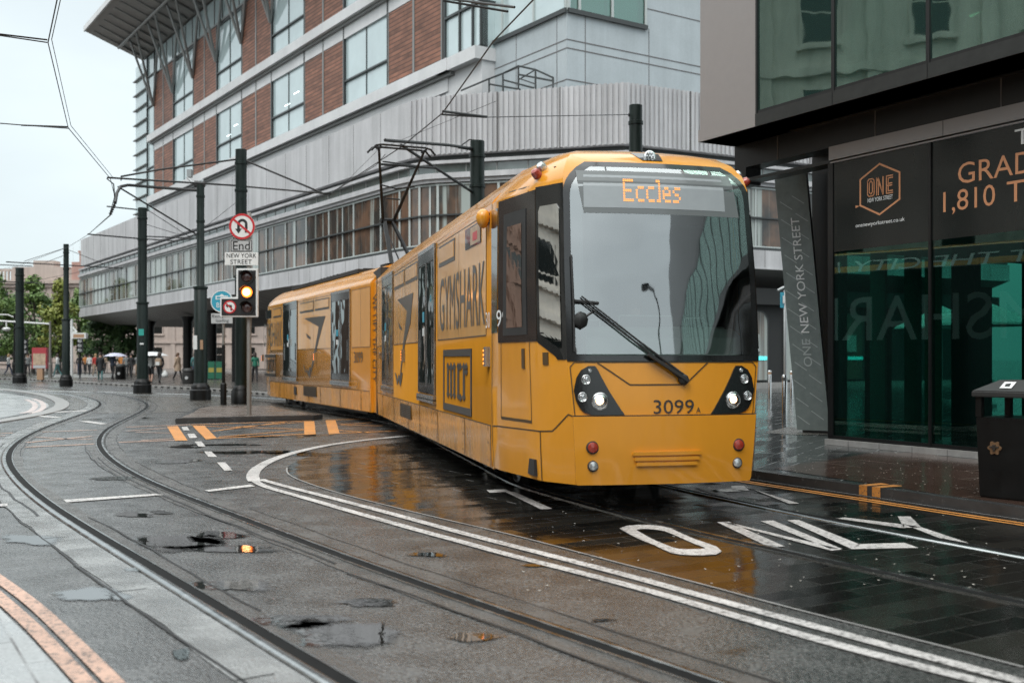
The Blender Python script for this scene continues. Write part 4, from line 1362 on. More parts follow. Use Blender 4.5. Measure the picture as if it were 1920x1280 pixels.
# --- cab of the front car
mb = MB()   # black glazing band on both cab sides and the corner posts
for sg in (-1, 1):
    cab_panel(mb, [(1.49, sg * 1.0, sg * 1.30), (1.52, sg * 1.0, sg * 1.36), (1.66, sg * 1.0, sg * 1.98), (3.20, sg * 1.0, sg * 1.98)], .009, 0, ns=6)
    cab_panel(mb, [(1.67, sg * 2.0, sg * 2.97), (3.12, sg * 2.0, sg * 2.97), (3.18, sg * 2.0, sg * 2.97)], .009, 0, ns=4)
    cab_panel(mb, [(1.78, sg * 3.0, sg * 3.95), (3.12, sg * 3.0, sg * 3.95)], .007, 0, ns=4)
# surround of the windscreen
def wrow(z):
    k = 1.0
    if z > 3.08: k = 1 - .22 * ((z - 3.08) / .36) ** 2.4
    return (z, -k, k)
for sgn in (-1, 1):
    rows = []
    for i in range(31):
        z, _, k = wrow(1.475 + (3.425 - 1.475) * i / 30)
        rows.append((z, sgn * min(.815, k - .03), sgn * k))
    cab_panel(mb, rows, .010, 0, ns=3, dz=.2)
cab_panel(mb, [(1.475, -.82, .82), (1.53, -.82, .82)], .010, 0, ns=16)
cab_panel(mb, [wrow(z) if wrow(z)[2] < .82 else (z, -.82, .82) for z in (3.315, 3.35, 3.38, 3.40, 3.425)], .0102, 0, ns=16)
build(mb, 'cab_black_band', [M['tram_black']], front, smooth=30)
# windscreen pane
def prow(z):
    k = .935
    if z > 3.05: k = .935 - .20 * ((z - 3.05) / .31) ** 2.6
    if z < 1.60: k = .935 - .03 * ((1.60 - z) / .06) ** 2
    return (z, -k, k)
def interior(z): return None
mb = MB()
cab_panel(mb, [prow(1.54 + (3.36 - 1.54) * i / 30) for i in range(31)], .016, 0, depth=.004, ns=24, dz=.2)
ws = build(mb, 'windscreen', [M['screen_glass']], front, smooth=40)
# the cab behind the glass
mb = MB()
mb.box(-1.0, 1.0, 1.70, 1.74, .8, 3.5, 0); mb.box(-1.0, 1.0, .3, 1.72, .80, .84, 0); mb.box(-.98, .98, .45, 1.72, 3.36, 3.40, 0)
for x in (-1.0, .97): mb.box(x, x + .03, .62, 1.72, .82, 3.4, 0)
mb.box(-.35, .35, 1.68, 1.70, .9, 2.9, 1)
build(mb, 'cab_liner', [M['cab_liner'], M['tram_dark']], front)
mb = MB()
pr = [(.05, 1.50), (.12, 1.70), (.34, 1.80), (.60, 1.83), (.66, 1.70), (.66, .84), (.1, .84)]
mb.prism([(-.88, u, z) for u, z in pr], (1.76, 0, 0), 0)
mb.box(-.3, .28, .48, .60, 1.81, 1.94, 1); mb.box(.40, .62, .46, .58, 1.81, 1.92, 1); mb.box(-.7, -.5, .46, .56, 1.81, 1.89, 1)
build(mb, 'dashboard', [M['dash_grey'], M['tram_dark']], front, bevel=.012)
mb = MB(); mb.box(-.12, .40, 1.02, 1.5, 1.22, 1.34, 0); mb.box(-.10, .38, 1.46, 1.58, 1.3, 2.05, 0); mb.box(.02, .26, 1.46, 1.56, 2.08, 2.32, 0); mb.box(.05, .22, 1.1, 1.4, .84, 1.22, 0)
build(mb, 'driver_seat', [M['cab_seat']], front, bevel=.03)
mb = MB(); mb.box(.55, .85, .30, .34, 2.3, 3.2, 0); mb.tube([(.80, .35, 1.7), (.84, .32, 2.6), (.78, .38, 3.3)], .02, 6, 0); mb.box(-.86, .86, .36, .40, 2.84, 3.36, 0)
build(mb, 'sun_blind', [M['cab_liner']], front)
# destination display behind the top of the windscreen
mb = MB()
cab_panel(mb, [(2.90, -.80, .86), (3.32, -.88, .80)], .0185, 1, depth=.002, ns=16)
cab_panel(mb, [(2.955, -.80, .70), (3.275, -.80, .70)], .0205, 0, depth=.002, ns=16)
dd = build(mb, 'destination_display', [M['display_panel'], M['display_surround']], front)
font = {'E': ['11111', '10000', '10000', '11110', '10000', '10000', '11111'], 'c': ['0000', '0000', '0111', '1000', '1000', '1000', '0111'],
        'l': ['11', '01', '01', '01', '01', '01', '11'], 'e': ['0000', '0000', '0110', '1001', '1111', '1000', '0111'], 's': ['0000', '0000', '0111', '1000', '0110', '0001', '1110']}
mb = MB(); x = 0.0
cols = 0
for ch in 'Eccles': cols += len(font[ch][0]) + 1
s_at = lambda c: -.40 + .63 * c / cols * 1.0
for ch in 'Eccles':
    for r, row in enumerate(font[ch]):
        for c, bit in enumerate(row):
            if bit == '1':
                for h in (0, 1):
                    z1 = 3.235 - r * .032 - h * .0145
                    a0, a1 = s_at(x + c + .06), s_at(x + c + .90)
                    q = [cab_at(a0, z1 - .0075, .0228), cab_at(a1, z1 - .0075, .0228), cab_at(a1, z1, .0228), cab_at(a0, z1, .0228)]
                    mb.face(q, 0)
    x += len(font[ch][0]) + 1
build(mb, 'display_lettering', [M['led_amber']], front)

for sg in (-1, 1):
    mb = MB()   # driver's door window and quarter light
    cab_panel(mb, [(1.74, sg * 2.22, sg * 2.82), (3.02, sg * 2.22, sg * 2.80)], .016, 0, ns=4)
    cab_panel(mb, [(1.82, sg * 2.32, sg * 2.72), (2.88, sg * 2.32, sg * 2.70)], .020, 1, ns=4)
    build(mb, 'cab_door_window', [M['tram_dark'], M['cab_glass']], front)
    mb = MB()
    cab_panel(mb, [(1.60, sg * 1.14, sg * 1.22), (1.74, sg * 1.13, sg * 1.86), (2.95, sg * 1.12, sg * 1.86), (3.0, sg * 1.2, sg * 1.8)], .016, 0, ns=5)
    build(mb, 'quarter_window', [M['cab_glass']], front)
mb = MB()   # seams of the cab door and nose
for sg in (-1, 1):
    cab_line(mb, [(sg * 2.18, .86), (sg * 2.18, 3.2)]); cab_line(mb, [(sg * 2.90, .86), (sg * 2.90, 3.25)])
    cab_line(mb, [(sg * 2.18, .87), (sg * 2.90, .87)], .03); cab_line(mb, [(sg * 2.18, 3.24), (sg * 2.90, 3.27)], .014)
    cab_line(mb, [(sg * 3.9, .30), (sg * 3.9, 3.2)], .016)
    cab_line(mb, [(sg * 1.0, .955), (sg * 1.12, .97), (sg * 1.62, .80), (sg * 2.0, .79), (sg * 3.85, .76)], .014)
    cab_line(mb, [(sg * 2.0, .30), (sg * 2.0, .79)], .012)
cab_line(mb, [(-.71, 1.46), (-.40, 1.25), (.18, 1.25), (.42, 1.46)], .014)
cab_line(mb, [(-.975, .965), (-.975, 1.42), (-.93, 1.465), (.93, 1.465), (.975, 1.42), (.975, .965)], .010)
build(mb, 'cab_seam', [M['tram_seam']], front)
mb = MB()
cab_panel(mb, [(.302, -.98, .98), (.33, -1.0, 1.0), (.92, -1.0, 1.0), (.952, -.99, .99)], .030, 0, depth=.05, ns=20)
bumper = build(mb, 'bumper', [M['tram_yellow']], front, smooth=30)
mb = MB()
for k, z in enumerate((.595, .545, .495)):
    w = .335 - .02 * k
    cab_panel(mb, [(z - .012, -.12 - w + .05, -.12 + w + .14), (z, -.12 - w + .05, -.12 + w + .14), (z + .022, -.12 - w + .06, -.12 + w + .13)], .052 if True else 0, 0, depth=.04, ns=8)
build(mb, 'bumper_grille', [M['tram_yellow']], bumper)
mb = MB(); cab_line(mb, [(-.995, .952), (.995, .952)], .02, .006); build(mb, 'bumper_gap', [M['tram_dark']], bumper)

for sg in (-1, 1):
    mb = MB()
    rows = [(.965, -.80, -.47), (.985, -.875, -.485), (1.02, -.915, -.51), (1.10, -.952, -.56), (1.2, -.962, -.62), (1.32, -.925, -.68), (1.39, -.875, -.71), (1.43, -.80, -.735)]
    rows = [(z, sg * -a, sg * -b) for z, a, b in rows] if sg > 0 else rows
    cab_panel(mb, rows, .014, 0, ns=8, dz=.04)
    cl = build(mb, 'headlight_cluster', [M['tram_black']], front)
    for s, z, r, kind in ((-.715, 1.095, .075, 'lit'), (-.835, 1.30, .042, 'clear'), (-.885, 1.135, .042, 'clear'), (-.79, 1.385, .018, 'clear')):
        s *= -sg
        c = cab_at(s, z, .014); n = (cab_n(s, z) + Vector((0, -.5, 0))).normalized()
        lm = MB()
        lm.lathe(c, [(r * 1.12, -.01), (r * 1.12, .012), (r, .016), (r * .96, .010), (r * .2, .004), (0, .003)] if kind == 'lit' else [(r * 1.1, -.01), (r * 1.1, .012), (r, .014), (r * .7, .004), (r * .3, .012), (0, .013)], 20, 0, ax=n)
        if kind == 'lit':
            lm.lathe(c + n * .012, [(r * .93, 0), (r * .8, .012), (r * .4, .020), (0, .022)], 18, 1, ax=n)
            lm.lathe(c + n * .030 + Vector((-.008, 0, .006)), [(r * .52, 0), (r * .3, .010), (0, .012)], 14, 2, ax=n)
        else:
            for k in range(6):
                a = k * math.pi / 3; e1 = n.orthogonal().normalized(); e2 = n.cross(e1)
                lm.lathe(c + n * .012 + (e1 * math.cos(a) + e2 * math.sin(a)) * r * .55, [(r * .2, 0), (r * .12, .006), (0, .007)], 8, 1, ax=n)
        build(lm, 'headlight' if kind == 'lit' else 'marker_lamp', [M['chrome'], M['lamp_clear'] if kind != 'lit' else M['chrome'], M['lamp_head_lit']], cl if False else front, smooth=40)
    for z, mat, nm in ((.66, 'lamp_red', 'tail_lamp'), (.485, 'lamp_clear', 'fog_lamp')):
        s = sg * (.80 if sg > 0 else .815); c = cab_at(s, z, .032); n = Vector((0, -1, 0))
        lm = MB(); r = .052 if mat == 'lamp_red' else .045
        lm.lathe(c, [(r * 1.2, -.02), (r * 1.2, .004), (r * 1.05, .008)], 20, 0, ax=n)
        lm.lathe(c + n * .006, [(r, 0), (r * .9, .012), (r * .5, .018), (0, .02)], 18, 1, ax=n)
        build(lm, nm, [M['tram_dark'], M[mat]], bumper, smooth=40)
    # small marker lamps on the roof corner
    c = cab_pt(sg * 2.0, 3.34); lm = MB(); d = Vector((sg * .5, -.35, .45)).normalized()
    lm.lathe(c + Vector((sg * .02, -.02, -.005)), [(.05, -.02), (.05, .03), (.035, .06), (0, .07)], 12, 0, ax=d)
    lm.lathe(c + Vector((sg * -.05, .03, .07)), [(.05, -.02), (.05, .03), (.035, .06), (0, .07)], 12, 1, ax=d)
    build(lm, 'corner_lamp', [M['lamp_red'], M['lamp_clear']], front, smooth=40)
mb = MB()   # recessed lamp in the brow
a = [cab_at(-.165, 3.605, .006), cab_at(.165, 3.605, .006), cab_at(.11, 3.47, .008), cab_at(-.11, 3.47, .008)]
cab_panel(mb, [(3.462, -.135, .105), (3.50, -.165, .125), (3.57, -.225, .17)], .008, 0, ns=6)
c = cab_at(-.01, 3.515, .01); n = Vector((0, -1, .15)).normalized()
mb.lathe(c, [(.062, -.02), (.062, .012), (.05, .016), (0, .010)], 18, 1, ax=n)
for k in range(7):
    a = k * math.pi / 3; rr = .032 if k < 6 else 0
    mb.lathe(c + n * .016 + Vector((math.cos(a) * rr, 0, math.sin(a) * rr)), [(.012, 0), (.008, .006), (0, .007)], 8, 2, ax=n)
build(mb, 'brow_lamp', [M['dark_glass'], M['chrome'], M['lamp_clear']], front)
mb = MB()
def front_text(body, s0, s1, z0, z1, off=.006): put_text(mb, body, lambda a, b: cab_at(s0 + (s1 - s0) * a, z0 + (z1 - z0) * b, off), 0)
front_text('3099', -.165, .275, .972, 1.105); front_text('A', .300, .352, .975, 1.03)
build(mb, 'front_number', [M['decal_dark']], front)
mb = MB()
for sg in (-1,): put_text(mb, '99', lambda a, b: cab_at(-3.0 + .30 * a, 1.84 + .18 * b, .014), 0)
build(mb, 'cab_number', [M['decal_white']], front)
# wipers
mb = MB()
piv = cab_at(.13, 1.30, .03)
tip = cab_at(-.86, 2.04, .06)
for d in (0, .045):
    mb.tube([piv + Vector((d, 0, d * .5)), (piv + tip) / 2 + Vector((d, -.05, .0)), tip + Vector((d * .2, 0, d))], [.014, .010, .008], 6)
mb.lathe(piv + Vector((.02, .02, 0)), [(.05, -.03), (.05, .03), (.03, .05), (0, .055)], 10, 0, ax=(0, -1, 0))
mb.bar(piv + Vector((-.35, -.02, .24)), piv + Vector((.05, -.02, -.01)), .05, .03)
b0, b1 = cab_at(-.93, 1.56, .045), cab_at(-.935, 2.48, .045)
mb.tube([b0, (b0 + b1) / 2 + Vector((0, -.02, 0)), b1], .011, 6)
mb.tube([tip + Vector((-.06, 0, .0)), tip + Vector((.18, 0, -.02))], .016, 6)
build(mb, 'wiper', [M['rubber']], front, smooth=40)
mb = MB()   # interior mirror and its arm, left of the windscreen
c = cab_at(-.86, 1.86, .05)
mb.lathe(c + Vector((0, 0, -.0)), [(.0, -.07), (.06, -.05), (.085, 0), (.06, .05), (0, .07)], 12, 0, ax=(1, -.4, .1))
mb.tube([c, c + Vector((.10, 0, .07)), c + Vector((.14, 0, .09))], .012, 6)
build(mb, 'cab_mirror', [M['tram_dark']], front, smooth=50)
mb = MB()   # door handles
cab_panel(mb, [(1.40, -2.30, -2.36), (1.60, -2.30, -2.36)], .012, 0, ns=2)
cab_panel(mb, [(1.44, -1.62, -1.80), (1.56, -1.62, -1.80)], .012, 0, ns=2)
build(mb, 'door_handle', [M['tram_seam']], front)

# --- running gear
def wheels(parent, us):
    for u in us:
        for x in (-.80, .80):
            mb = MB()
            mb.lathe((x - .06 * (1 if x > 0 else -1), u, .345), [(0, -.005), (.28, 0), (.345, .0), (.345, .03), (.325, .05), (.31, .12), (.28, .13), (.26, .10), (.10, .09), (.09, .14), (0, .15)], 28, 0, ax=(1 if x > 0 else -1, 0, 0))
            build(mb, 'wheel', [M['steel_grey']], parent, smooth=35)
    mb = MB()
    c = sum(us) / len(us)
    for x in (-.95, .80): mb.box(x, x + .15, us[0] - .75, us[-1] + .75, .22, .46, 0)
    mb.box(-.8, .8, us[0] - .4, us[-1] + .4, .30, .60, 0)
    for x in (-.86, .86): mb.tube([(x, c - .55, .14), (x, c + .55, .14)], .05, 8)
    build(mb, 'bogie_frame', [M['tram_dark']], parent)
wheels(front, (2.57, 4.35)); wheels(rear, (9.6, 11.4)); wheels(tram, (13.6, 15.3))
mb = MB()
mb.box(-1.18, 1.18, .5, 13.6, .34, .5, 0)
mb.box(-1.05, 1.05, 5.6, 12.2, .22, .36, 0)
build(mb, 'underframe', [M['tram_dark']], front)
mb = MB(); mb.box(-1.15, 1.15, .4, 13.0, .32, .5, 0); mb.box(-1.05, 1.05, 1.6, 8.2, .18, .36, 0)
build(mb, 'underframe', [M['tram_dark']], rear)

# --- pantograph on the rear car, just behind the joint
mb = MB()
ku = 2.6
knee = Vector((0, ku + .75, 5.02))
mb.bar((-.30, ku - .55, 3.72), knee + Vector((-.10, 0, 0)), .09, .09); mb.tube([(.28, ku - .55, 3.72), knee + Vector((.10, 0, 0))], .05, 8)
mb.tube([(0, ku - .35, 3.78), knee + Vector((0, .12, -.25))], .02, 6)
head_z = 6.70; hy = ku - .35
for x in (-1, 1):
    mb.tube([knee + Vector((x * .14, 0, 0)), (x * .58, hy, head_z - .08)], [.045, .03], 8)
    mb.tube([(x * .44, ku - .05, head_z - 1.25 + .35), (0, ku + .1, head_z - .95)], .018, 6)
mb.tube([knee + Vector((-.2, 0, 0)), knee + Vector((.2, 0, 0))], .075, 10)
mb.tube([knee + Vector((-.1, -.12, .55)), knee + Vector((.27, -.12, .55))], .02, 6)
for dy in (-.17, .17):
    mb.tube([(-.82, hy + dy, head_z - .16), (-.70, hy + dy, head_z - .03), (-.56, hy + dy, head_z), (.56, hy + dy, head_z), (.70, hy + dy, head_z - .03), (.82, hy + dy, head_z - .16)], .028, 6)
for x in (-.58, .58): mb.bar((x, hy - .18, head_z - .05), (x, hy + .18, head_z - .05), .04)
mb.box(-.5, .5, ku - .8, ku - .2, 3.70, 3.80)
for x in (-.45, .45): mb.lathe((x, ku - .7, 3.68), [(.05, 0), (.07, .03), (.05, .06), (.07, .09), (.05, .12)], 8)
build(mb, 'pantograph', [M['metal_black']], rear)

# ------------------------------------------------------------------ office building with the long glazed gallery
FD = Vector((-0.555, 0.832, 0)); FN = Vector((-0.832, -0.555, 0)); FP = Vector((-4.32, 48, 0))
def PL(d):                                  # plane parallel to the long facade, d metres towards the street
    def f(t, z, dd=0.0): return FP + FD * t + FN * (d + dd) + Vector((0, 0, z))
    return f
def t_of(px, d=0.0):
    k = (px - 960) / 2000; P = FP + FN * d
    return (P.x - P.y * k) / (.555 + .832 * k)
def z_of(px, py, d=0.0):
    p = FP + FN * d + FD * t_of(px, d)
    return EYE - (py - HY) * p.y / FPX
office = thing('office_building', FP, 0, 'long office block with glazed gallery, pale concrete band and brick-red panelled storeys above', 'building')

T_END = 69.0
C1 = FP + FD * T_END; C2 = FP + FD * 2.2; C3 = Vector((4.82, 45.3, 0)); C4 = C3 + Vector((.888, .46, 0)) * 24
cpts = [C2.lerp(FP, 0.0)]
turn0 = FP + FD * 2.6; turn1 = FP + (C3 - FP).normalized() * 1.0
bez = [(turn0 * (1 - t) ** 2 + FP * 2 * t * (1 - t) + turn1 * t * t) for t in [k / 5 for k in range(6)]]
PATH = [C1] + bez + [C3, C4]
def band(mb, z0, z1, d0, d1, path=PATH, mi=0):
    """solid course following the facade line between offsets d0 (inner) and d1 (outer)"""
    A = offset_path(path, d0); B = offset_path(path, d1); n = len(path)
    v = [(p[0], p[1], z) for z in (z0, z1) for P in (A, B) for p in P]
    f = []
    for i in range(n - 1):
        a0, a1, b0, b1 = i, i + 1, n + i, n + i + 1; c0, c1, e0, e1 = a0 + 2 * n, a1 + 2 * n, b0 + 2 * n, b1 + 2 * n
        f += [(a0, a1, b1, b0), (c0, e0, e1, c1), (b0, b1, e1, e0), (a1, a0, c0, c1)]
    f += [(0, n, 3 * n, 2 * n), (n - 1, 3 * n - 1, 4 * n - 1, 2 * n - 1)]
    mb.add(v, f, mi)

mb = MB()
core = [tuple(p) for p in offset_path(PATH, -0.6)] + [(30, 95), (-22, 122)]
mb.prism([(x, y, 5.6) for x, y in core], (0, 0, 7.4))  # unseen solid core added behind the windows to block view and light
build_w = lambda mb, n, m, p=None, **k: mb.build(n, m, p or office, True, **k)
build_w(mb, 'gallery_core', M['interior_dark'])
mb = MB(); band(mb, 10.62, 13.2, -.62, 0.0, [C1] + bez[:3])
for k in range(24):                                         # joints of the precast panels
    p = FP + FD * (3.5 + 3.0 * k) + FN * .004
    mb.obox(p + Vector((0, 0, 10.63)), FD * .03, FN * .004, (0, 0, 2.55), 1)
for k in range(3): pass
build_w(mb, 'concrete_band', [M['concrete'], M['joint_dark']])
mb = MB()
rib_path = [bez[2]] + bez[3:] + [C3, C4]
band(mb, 10.60, 13.2, -.60, 0.0, rib_path)
for a, b in zip(rib_path, rib_path[1:]):
    L = (b - a).length; d = (b - a).normalized(); nn = Vector((d.y, -d.x, 0))
    k = int(L / .24)
    for i in range(k):
        p = a + d * (L * (i + .2) / k)
        if (p - C4).length < .5: continue
        mb.obox(p + Vector((0, 0, 10.62)), d * .13, nn * .07, (0, 0, 2.60), 0)
for a, b, m in ((bez[5], C3, 3), (C3, C4, 7)):
    for i in range(1, m + 1):
        p = a.lerp(b, i / m - .004); d = (b - a).normalized(); nn = Vector((d.y, -d.x, 0))
        if i < m: mb.obox(p + Vector((0, 0, 10.6)), d * .06, nn * .074, (0, 0, 2.61), 1)
build_w(mb, 'ribbed_band', [M['concrete'], M['joint_dark']])
# courses below: recess, strip of small panes, ledges, gallery windows, slab edge
mb = MB(); band(mb, 10.30, 10.62, -.6, -.35); band(mb, 9.30, 9.34, -.5, .02); band(mb, 6.42, 6.56, -.5, .05)
build_w(mb, 'dark_recess', M['frame_dark'])
mb = MB(); band(mb, 10.16, 10.30, -.6, .22); band(mb, 9.50, 9.74, -.6, .26); band(mb, 9.34, 9.50, -.6, .14)
build_w(mb, 'gallery_ledge', M['concrete'])
mb = MB(); band(mb, 5.62, 6.42, -.6, .16); band(mb, 5.56, 5.62, -.6, .20)
P0 = offset_path(PATH, .162)
for a, b in zip(P0, P0[1:]):
    L = (b - a).length
    for i in range(1, int(L / 1.5)):
        p = a.lerp(b, i / int(L / 1.5)); d = (b - a).normalized()
        mb.obox((p.x, p.y, 5.64), (d.x * .025, d.y * .025, 0), (d.y * .004, -d.x * .004, 0), (0, 0, .77), 1)
build_w(mb, 'slab_edge', [M['concrete'], M['joint_dark']])
# sloping underside of the gallery
mb = MB()
A = offset_path(PATH, .10); B = offset_path(PATH, -2.6); Cc = offset_path(PATH, -16)
n = len(PATH)
mb.add([(p[0], p[1], 5.555) for p in A] + [(p[0], p[1], 4.75) for p in B] + [(p[0], p[1], 4.75) for p in Cc],
       [(i, i + 1, n + i + 1, n + i) for i in range(n - 1)] + [(n + i, n + i + 1, 2 * n + i + 1, 2 * n + i) for i in range(n - 1)])
for k in range(60):
    t = .5 + 1.15 * k
    a = FP + FD * t + Vector((0, 0, 5.545)); b = FP + FD * t - FN * 2.55 + Vector((0, 0, 4.745))
    mb.obox(a, FD * .04, b - a, (0, 0, -.012), 1)
mb.face([(A[0][0], A[0][1], 5.555), (B[0][0], B[0][1], 4.75), (B[0][0], B[0][1], 5.6)])
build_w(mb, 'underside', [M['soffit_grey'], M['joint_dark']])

# clerestory panes and gallery windows, one object per bay
def bay(a, b, seed):
    rnd = random.Random(seed)
    d = (b - a).normalized(); nn = Vector((d.y, -d.x, 0)); L = (b - a).length
    up = Vector((0, 0, 1))
    fr = MB()
    fr.obox(a + up * 6.56, d * .11, nn * .05, up * 2.74, 0)                      # mullion
    fr.obox(a + up * 7.86, d * L, nn * .12, up * .07, 1)                         # mid rail
    fr.obox(a + up * 6.56, d * L, nn * .04, up * .06, 0); fr.obox(a + up * 9.22, d * L, nn * .04, up * .08, 0)
    if rnd.random() < .7:
        x = rnd.uniform(.3, .6)
        fr.obox(a + d * L * x + up * 6.6, d * .10, nn * .02, up * 2.64, 0)
    o = build_w(fr, 'gallery_window', [M['frame_pale'], M['frame_dark']])
    g = MB()
    g.obox(a - nn * .10 + up * 6.5, d * L, nn * .08, up * 2.8, 0)
    g.build('pane', M['brown_reflection_glass' if seed < 8 or seed > 21 else 'curtain_reflection_glass'], o, True)
    c = MB()
    k = max(1, round(L / 1.3))
    for i in range(k):
        c.obox(a + d * (L * i / k) - nn * .1 + up * 9.74, d * (L / k - .05), nn * .12, up * .42, 0)
        c.obox(a + d * (L * (i + 1) / k - .05) - nn * .1 + up * 9.74, d * .05, nn * .15, up * .42, 2)
    c.build('clerestory', [M['strip_glass'], M['dark_glass'], M['frame_grey']], o, True)
bays = []
for k in range(22): bays.append((FP + FD * (3.5 + 3 * (k + 1)), FP + FD * (3.5 + 3 * k)))
bays.append((FP + FD * 3.5, bez[1])); bays.append((bez[1], bez[2])); bays.append((bez[2], bez[3])); bays.append((bez[3], bez[5]))
m = 3
for i in range(m): bays.append((bez[5].lerp(C3, i / m), bez[5].lerp(C3, (i + 1) / m)))
for i in range(8): bays.append((C3.lerp(C4, i / 8), C3.lerp(C4, (i + 1) / 8)))
for i, (a, b) in enumerate(bays): bay(a, b, i)

# columns and shop fronts at street level
for i, (px, py) in enumerate(((281, 702), (352, 706), (396, 711), (446, 716))):
    p = G(px, py, .1)
    mb = MB(); mb.lathe((p.x, p.y, .1), [(.36, 0), (.36, 4.2), (.55, 4.65)], 16)
    build_w(mb, 'column', M['metal_black'], smooth=40)
mb = MB()
shop0 = -7.0
for k in range(11):
    a = FP + FD * (31 - 3.4 * k) + FN * (-5.5); up = Vector((0, 0, 1))
    mb = MB()
    mb.obox(a + up * .1, -FD * .16, FN * .14, up * 4.6, 0)
    mb.obox(a + up * .1, -FD * 3.4, FN * .10, up * .35, 0); mb.obox(a + up * 3.3, -FD * 3.4, FN * .1, up * .18, 0)
    mb.obox(a + up * 3.5, -FD * 3.4, FN * .08, up * 1.25, 3)
    o = build_w(mb, 'shop_front', [M['frame_dark'], M['dark_glass'], M['frame_pale'], M['interior_dark']])
    g = MB(); g.obox(a - FN * .05 + up * .4, -FD * 3.38, FN * .06, up * 3.0, 0); g.build('pane', M['cab_glass'], o, True)
    s = MB(); rnd = random.Random(k)
    for j in range(4):
        w = rnd.uniform(.3, .8); z = rnd.uniform(.5, 2.2)
        s.obox(a - FD * rnd.uniform(.2, 2.4) - FN * rnd.uniform(.3, .9) + up * z, -FD * w, FN * .05, up * rnd.uniform(.3, 1.1), rnd.choice((0, 0, 1, 2, 4)))
    s.obox(a - FD * .4 - FN * 1.4 + up * 3.0, -FD * 1.4, FN * .08, up * .06, 3)
    s.build('display', [M['poster_tan'], M['poster_red'], M['interior_white'], M['light_strip'], M['bin_green']], o, True)
mb = MB()
q = [FP + FD * 31.2 - FN * 7.6, FP - FD * 6.4 - FN * 7.6]
mb.obox(q[0] + Vector((0, 0, .05)), q[1] - q[0], -FN * 8, (0, 0, 4.6))
build_w(mb, 'shop_interior', M['stone_grey'])
# street level of the side facing the tram street
d = (C4 - C3).normalized(); nn = Vector((d.y, -d.x, 0)); up = Vector((0, 0, 1))
mb = MB()
mb.obox(C3 - nn * 1.0 + up * .1 - d * 3, d * 27, -nn * .3, up * 4.7, 0)
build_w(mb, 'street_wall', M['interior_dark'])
mb = MB()
mb.obox(C3 - nn * .95 + up * 4.0 - d * 3, d * 27, nn * .5, up * .75, 0)
mb.obox(C3 - nn * .96 + up * .1 - d * 3, d * 27, nn * .2, up * .28, 1)
build_w(mb, 'street_plinth', [M['interior_dark'], M['kerb_pale']])
def arch_window(s, w, h, z0):
    mb = MB(); g = MB(); pts = []
    for k in range(13):
        a = R(180 - 180 * k / 12); r = min(.55, w / 2)
        cx = (r if k <= 6 else w - r)
        pts.append((cx + r * math.cos(a), h - r + r * math.sin(a)))
    pts = [(0, 0)] + pts + [(w, 0)]
    P = lambda x, z, o: C3 + d * (s + x) - nn * (.95 - o) + up * (z0 + z)
    g.prism([P(x, z, .01) for x, z in pts], nn * .02, 0)
    mb.add([P(x, z, .04) for x, z in pts] + [P(w / 2 + (x - w / 2) * .94, h / 2 + (z - h / 2) * .97, .05) for x, z in pts],
           [(i, (i + 1) % len(pts), len(pts) + (i + 1) % len(pts), len(pts) + i) for i in range(len(pts))], 0)
    o = build_w(mb, 'arched_window', [M['frame_dark']])
    g.build('pane', [M['curtain_reflection_glass']], o, True)
    s_ = MB()
    s_.obox(P(.2 * w, h * .42, .035), d * w * .55, nn * .03, up * .8, 0); s_.obox(P(.15 * w, h * .40, .06), d * w * .62, nn * .02, up * .05, 1)
    s_.obox(P(w * .5, h * .30, .05), d * w * .45, nn * .02, up * .16, 2)
    s_.build('display', [M['interior_white'], M['frame_dark'], M['light_teal']], o, True)
for s, w in ((3.2, 1.9), (6.3, 2.3), (9.6, 2.0), (12.5, 2.2)): arch_window(s, w, 3.3, .45)

# ---- upper storeys: brick-red slat panels and tall windows, behind the parapet
UD = -4.5; UF = 1.195
U = PL(UD)
tu = lambda t: t_of(0, 0) * 0 + (lambda px: t_of(px, UD))(CX + FPX * (FP + FD * t).x / (FP + FD * t).y)
TS = [tu(x) for x in (-2.49, 2.58, 7.5, 12.55, 17.5, 22.5, 27.4, 32.4, 37.3, 42.4, 48.3)]
zu = lambda z: EYE + (z - EYE) * UF
L1, L2, L3 = zu(14.14), zu(18.95), zu(23.6)      # tops of the two ledges, head of the upper row
def ubox(mb, t0, t1, z0, z1, d0, d1, mi=0):
    a = U(t0, z0, d0); mb.obox(a, FD * (t1 - t0), FN * (d1 - d0), (0, 0, z1 - z0), mi)
mb = MB(); ubox(mb, TS[0] - .3, TS[9], 12.9, zu(25.6), -1.2, -.35)
a = U(TS[0] - .3, 12.9, -1.2); mb.obox(a, FD * (TS[9] - TS[0]), -FN * 14, (0, 0, zu(25.6) - 12.9))
build_w(mb, 'upper_wall', M['concrete'])
mb = MB()
for z in (L1, L2): 
    ubox(mb, TS[0] - 1.2, TS[9] + .9, z - .62, z, -.4, .55); ubox(mb, TS[0] - 1.2, TS[9] + .9, z - .80, z - .62, -.4, .30, 1); ubox(mb, TS[0] - .6, TS[9], z - 1.5, z - .8, -.4, .12)
build_w(mb, 'storey_ledge', [M['concrete_ledge'], M['frame_grey']])
mb = MB(); ubox(mb, TS[0] - .4, TS[9], 12.9, L1 - 1.5, -.4, .02); build_w(mb, 'base_wall', M['concrete'])
